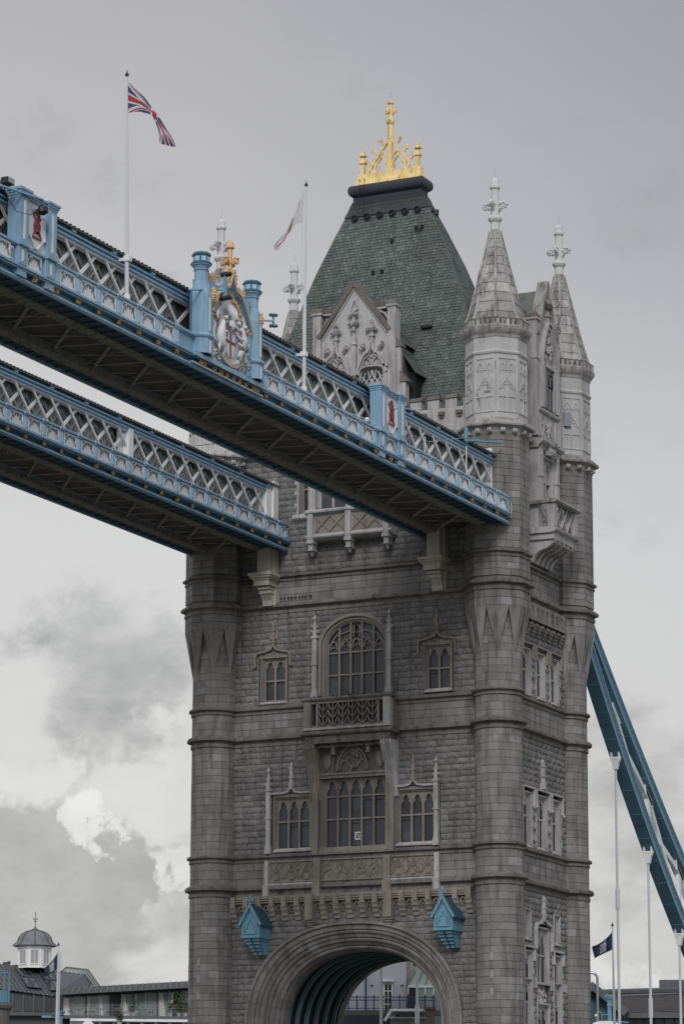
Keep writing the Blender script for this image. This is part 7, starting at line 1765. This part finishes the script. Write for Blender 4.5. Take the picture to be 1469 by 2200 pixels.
MB(ab).box(A2(836, 0)[0], A2(916, 0)[0], 3.5, 3.8, A2(0, 2195)[1], A2(0, 2192)[1]).build('canopy_rail', 'white', t)
for x_ in (854, 889): MB(ab).box(A2(x_-4, 0)[0], A2(x_+4, 0)[0], 4.2, 4.5, A2(0, 2193)[1], A2(0, 2188)[1]).build('spot_lamp', 'black', t)
t = thing('brown_gate_pier', ab(2.8, 5, -.5), 'brown stone gate pier at the lower right inside the arch', 'pier')
MB(ab).taper(A2(911, 0)[0], A2(932, 0)[0], 4.4, 5.2, -6, A2(0, 2179)[1], .05, .05).build('shaft', 'timber', t); MB(ab).box(A2(909, 0)[0], A2(934, 0)[0], 4.3, 5.3, A2(0, 2179)[1], A2(0, 2174)[1]).build('cap', 'timber', t)

# ------------------------------------------------------------------ THE FAR BANK, RIGHT
RB = (-30.82, 123.795, 20.41); rb = local(RB); K3 = .04429
def R2(x, y): return ((x-1350)*K3, (2200-y)*K3*1.02)
M['rooftile'] = mat('dark_tile_roof', [(.060, .056, .058), (.075, .07, .07)], rough=.8, grain=.3, gscale=3, coarse=.2)
t = thing('dark_roofed_building', RB, 'wide building with a dark hipped roof behind the hanger rods at the right', 'building')
q = [R2(1286, 2125), R2(1600, 2117), R2(1640, 2185), R2(1340, 2178)]
m_ = MB(rb); i = [m_.V(q[0][0], -7, q[0][1]), m_.V(q[1][0], -7, q[1][1]), m_.V(q[2][0], 0, q[2][1]), m_.V(q[3][0], 0, q[3][1])]; m_.F(*i); i2 = [m_.V(R2(1240, 0)[0], 0, R2(0, 2150)[1]), m_.V(R2(1240, 0)[0], -7, R2(0, 2122)[1])]; m_.F(i[0], i[3], i2[0], i2[1]); ro = m_.build('hipped_roof', 'rooftile', t)
for k in range(11):       # tile courses
    s_ = (k+.5)/11; MB(rb).tube([(lerp(q[0][0], q[3][0], s_), lerp(-7, 0, s_)+.03, lerp(q[0][1], q[3][1], s_)+.03), (lerp(q[1][0], q[2][0], s_), lerp(-7, 0, s_)+.03, lerp(q[1][1], q[2][1], s_)+.03)], .03, 4).build('tile_course', 'rooftile', ro)
MB(rb).tube([(q[0][0], -6.9, q[0][1]+.1), (q[1][0], -6.9, q[1][1]+.1)], .28, 5).build('ridge', 'zinc', ro)
MB(rb).tube([(R2(1335, 0)[0], -6.0, R2(0, 2132)[1]), (R2(1455, 0)[0], -6.0, R2(0, 2127)[1])], .06, 5).build('ridge_rail', 'steel', ro)
MB(rb).box(R2(1418, 0)[0], R2(1600, 0)[0], -10, -7.2, R2(0, 2125)[1], R2(0, 2096)[1]).build('roof_plant_room', 'zinc', t)
for k in range(9): a = R2(1418, 0)[0]+k*.55; MB(rb).box(a-.02, a+.02, -7.2, -7.15, R2(0, 2122)[1], R2(0, 2097)[1]).build('cladding_joint', 'zincseam', t)
MB(rb).box(q[3][0]-.6, q[2][0], -.3, .4, q[3][1]-.45, q[3][1]+.02).build('eaves_fascia', 'zinc', t)
MB(rb).box(q[3][0]-.6, q[2][0], -6, -.8, -20, q[3][1]-.4).build('front_wall', 'black', t)
for k in range(14): a = q[3][0]+k*.95; MB(rb).box(a+.08, a+.88, -.8, -.74, -8, q[3][1]-.5).build('window_pane', 'winglass', t)
g0, g1, g2 = R2(1273, 2123), R2(1345, 2178), R2(1200, 2178)
m_ = MB(rb).ribbon([g2, g0, g1], .42, .2, 1.4); m_.build('gable_barge', 'zinc', t)
MB(rb).prism([g2, g0, g1, (g1[0], -12), (g2[0], -12)], -.5, .15).build('gable_glazing', 'tealdark', t)
for x_ in (1262, 1286, 1310): MB(rb).box(R2(x_, 0)[0]-.05, R2(x_, 0)[0]+.05, .15, .25, -10, R2(0, 2123+abs(x_-1273)*.76)[1]).build('glazing_bar', 'zincseam', t)
t = thing('steel_hoop', rb(-3.2, 1.5, 0), 'grey arched steel hoop rising beside the right turret', 'hoop')
hx0, hx1 = R2(1258, 0)[0], R2(1284, 0)[0]; hz = R2(0, 2108)[1]; r_ = (hx1-hx0)/2
MB(rb).tube([(hx0, 1.8, 0), (hx0, 1.8, hz)]+[((hx0+hx1)/2-r_*math.cos(a*PI/10), 1.8, hz+r_*1.0*math.sin(a*PI/10)) for a in range(1, 10)]+[(hx1, 1.8, hz), (hx1, 1.8, 0)], .13, 8).build('hoop_tube', 'steel', t)
o_ = Vector((cx, cy, cz))+(fw+rt*((1309-734.5)/fpx)-up*((2200-1100)/fpx))*285; kk = 285/fpx; g_ = 4.0-o_.z; f_ = local(o_)
t = thing('blue_column', o_, 'light blue cast column with a wide capital between the tower and the first hanger', 'column')
MB(f_).lathe(0, 0, [(.20, g_), (.19, 36*kk), (.24, 38*kk), (.24, 40*kk), (.19, 42*kk), (.20, 50*kk), (.34, 54*kk), (.34, 57*kk), (.43, 58*kk), (.43, 62*kk), (.07, 62.5*kk)], 12).build('shaft', 'cyan', t)
MB(f_).tube([(-.78, 0, 20*kk), (.5, 0, 20*kk)], .04, 5).tube([(.2, 0, 6*kk), (1.7, 0, 3*kk)], .05, 5).build('rail', 'cyan', t)
o_ = Vector((cx, cy, cz))+(fw+rt*((1280-734.5)/fpx)-up*((2200-1100)/fpx))*285; f_ = local(o_)
s_ = thing('curved_lamp', o_, 'small pale hooked lamp left of the blue column', 'lamp')
MB(f_).tube([(0, 0, g_), (0, 0, 18*kk), (.07, 0, 24*kk), (.28, 0, 26*kk), (.50, 0, 23*kk), (.52, 0, 10*kk)], .04, 6).build('hook', 'steel', s_); MB(f_).blob(.0, 0, 18*kk, .14, n=8, jit=0).build('lamp_head', 'white', s_)
o_ = Vector((cx, cy, cz))+(fw+rt*((1302-734.5)/fpx)-up*((2200-1100)/fpx))*280; f_ = local(o_)
t = thing('white_hut', o_, 'white curved hut roof at the foot of the blue column right of the tower', 'hut')
MB(f_).box(-1.35, 1.15, -1.5, 1.5, 4.0-o_.z, -.35).build('wall', 'render', t)
MB(f_).prism([(-1.4, -.35), (1.2, -.35), (1.0, .0), (.4, .16), (-.5, .18), (-1.15, .02)], -1.6, 1.6).build('roof', 'white', t)
MB(f_).box(-.9, -.2, 1.5, 1.54, -2.6, -.9).build('window', 'winglass', t); MB(f_).box(.2, .8, 1.5, 1.54, 4.1-o_.z, -7.6).build('door', 'navy', t)
print('all', len(bpy.data.objects))
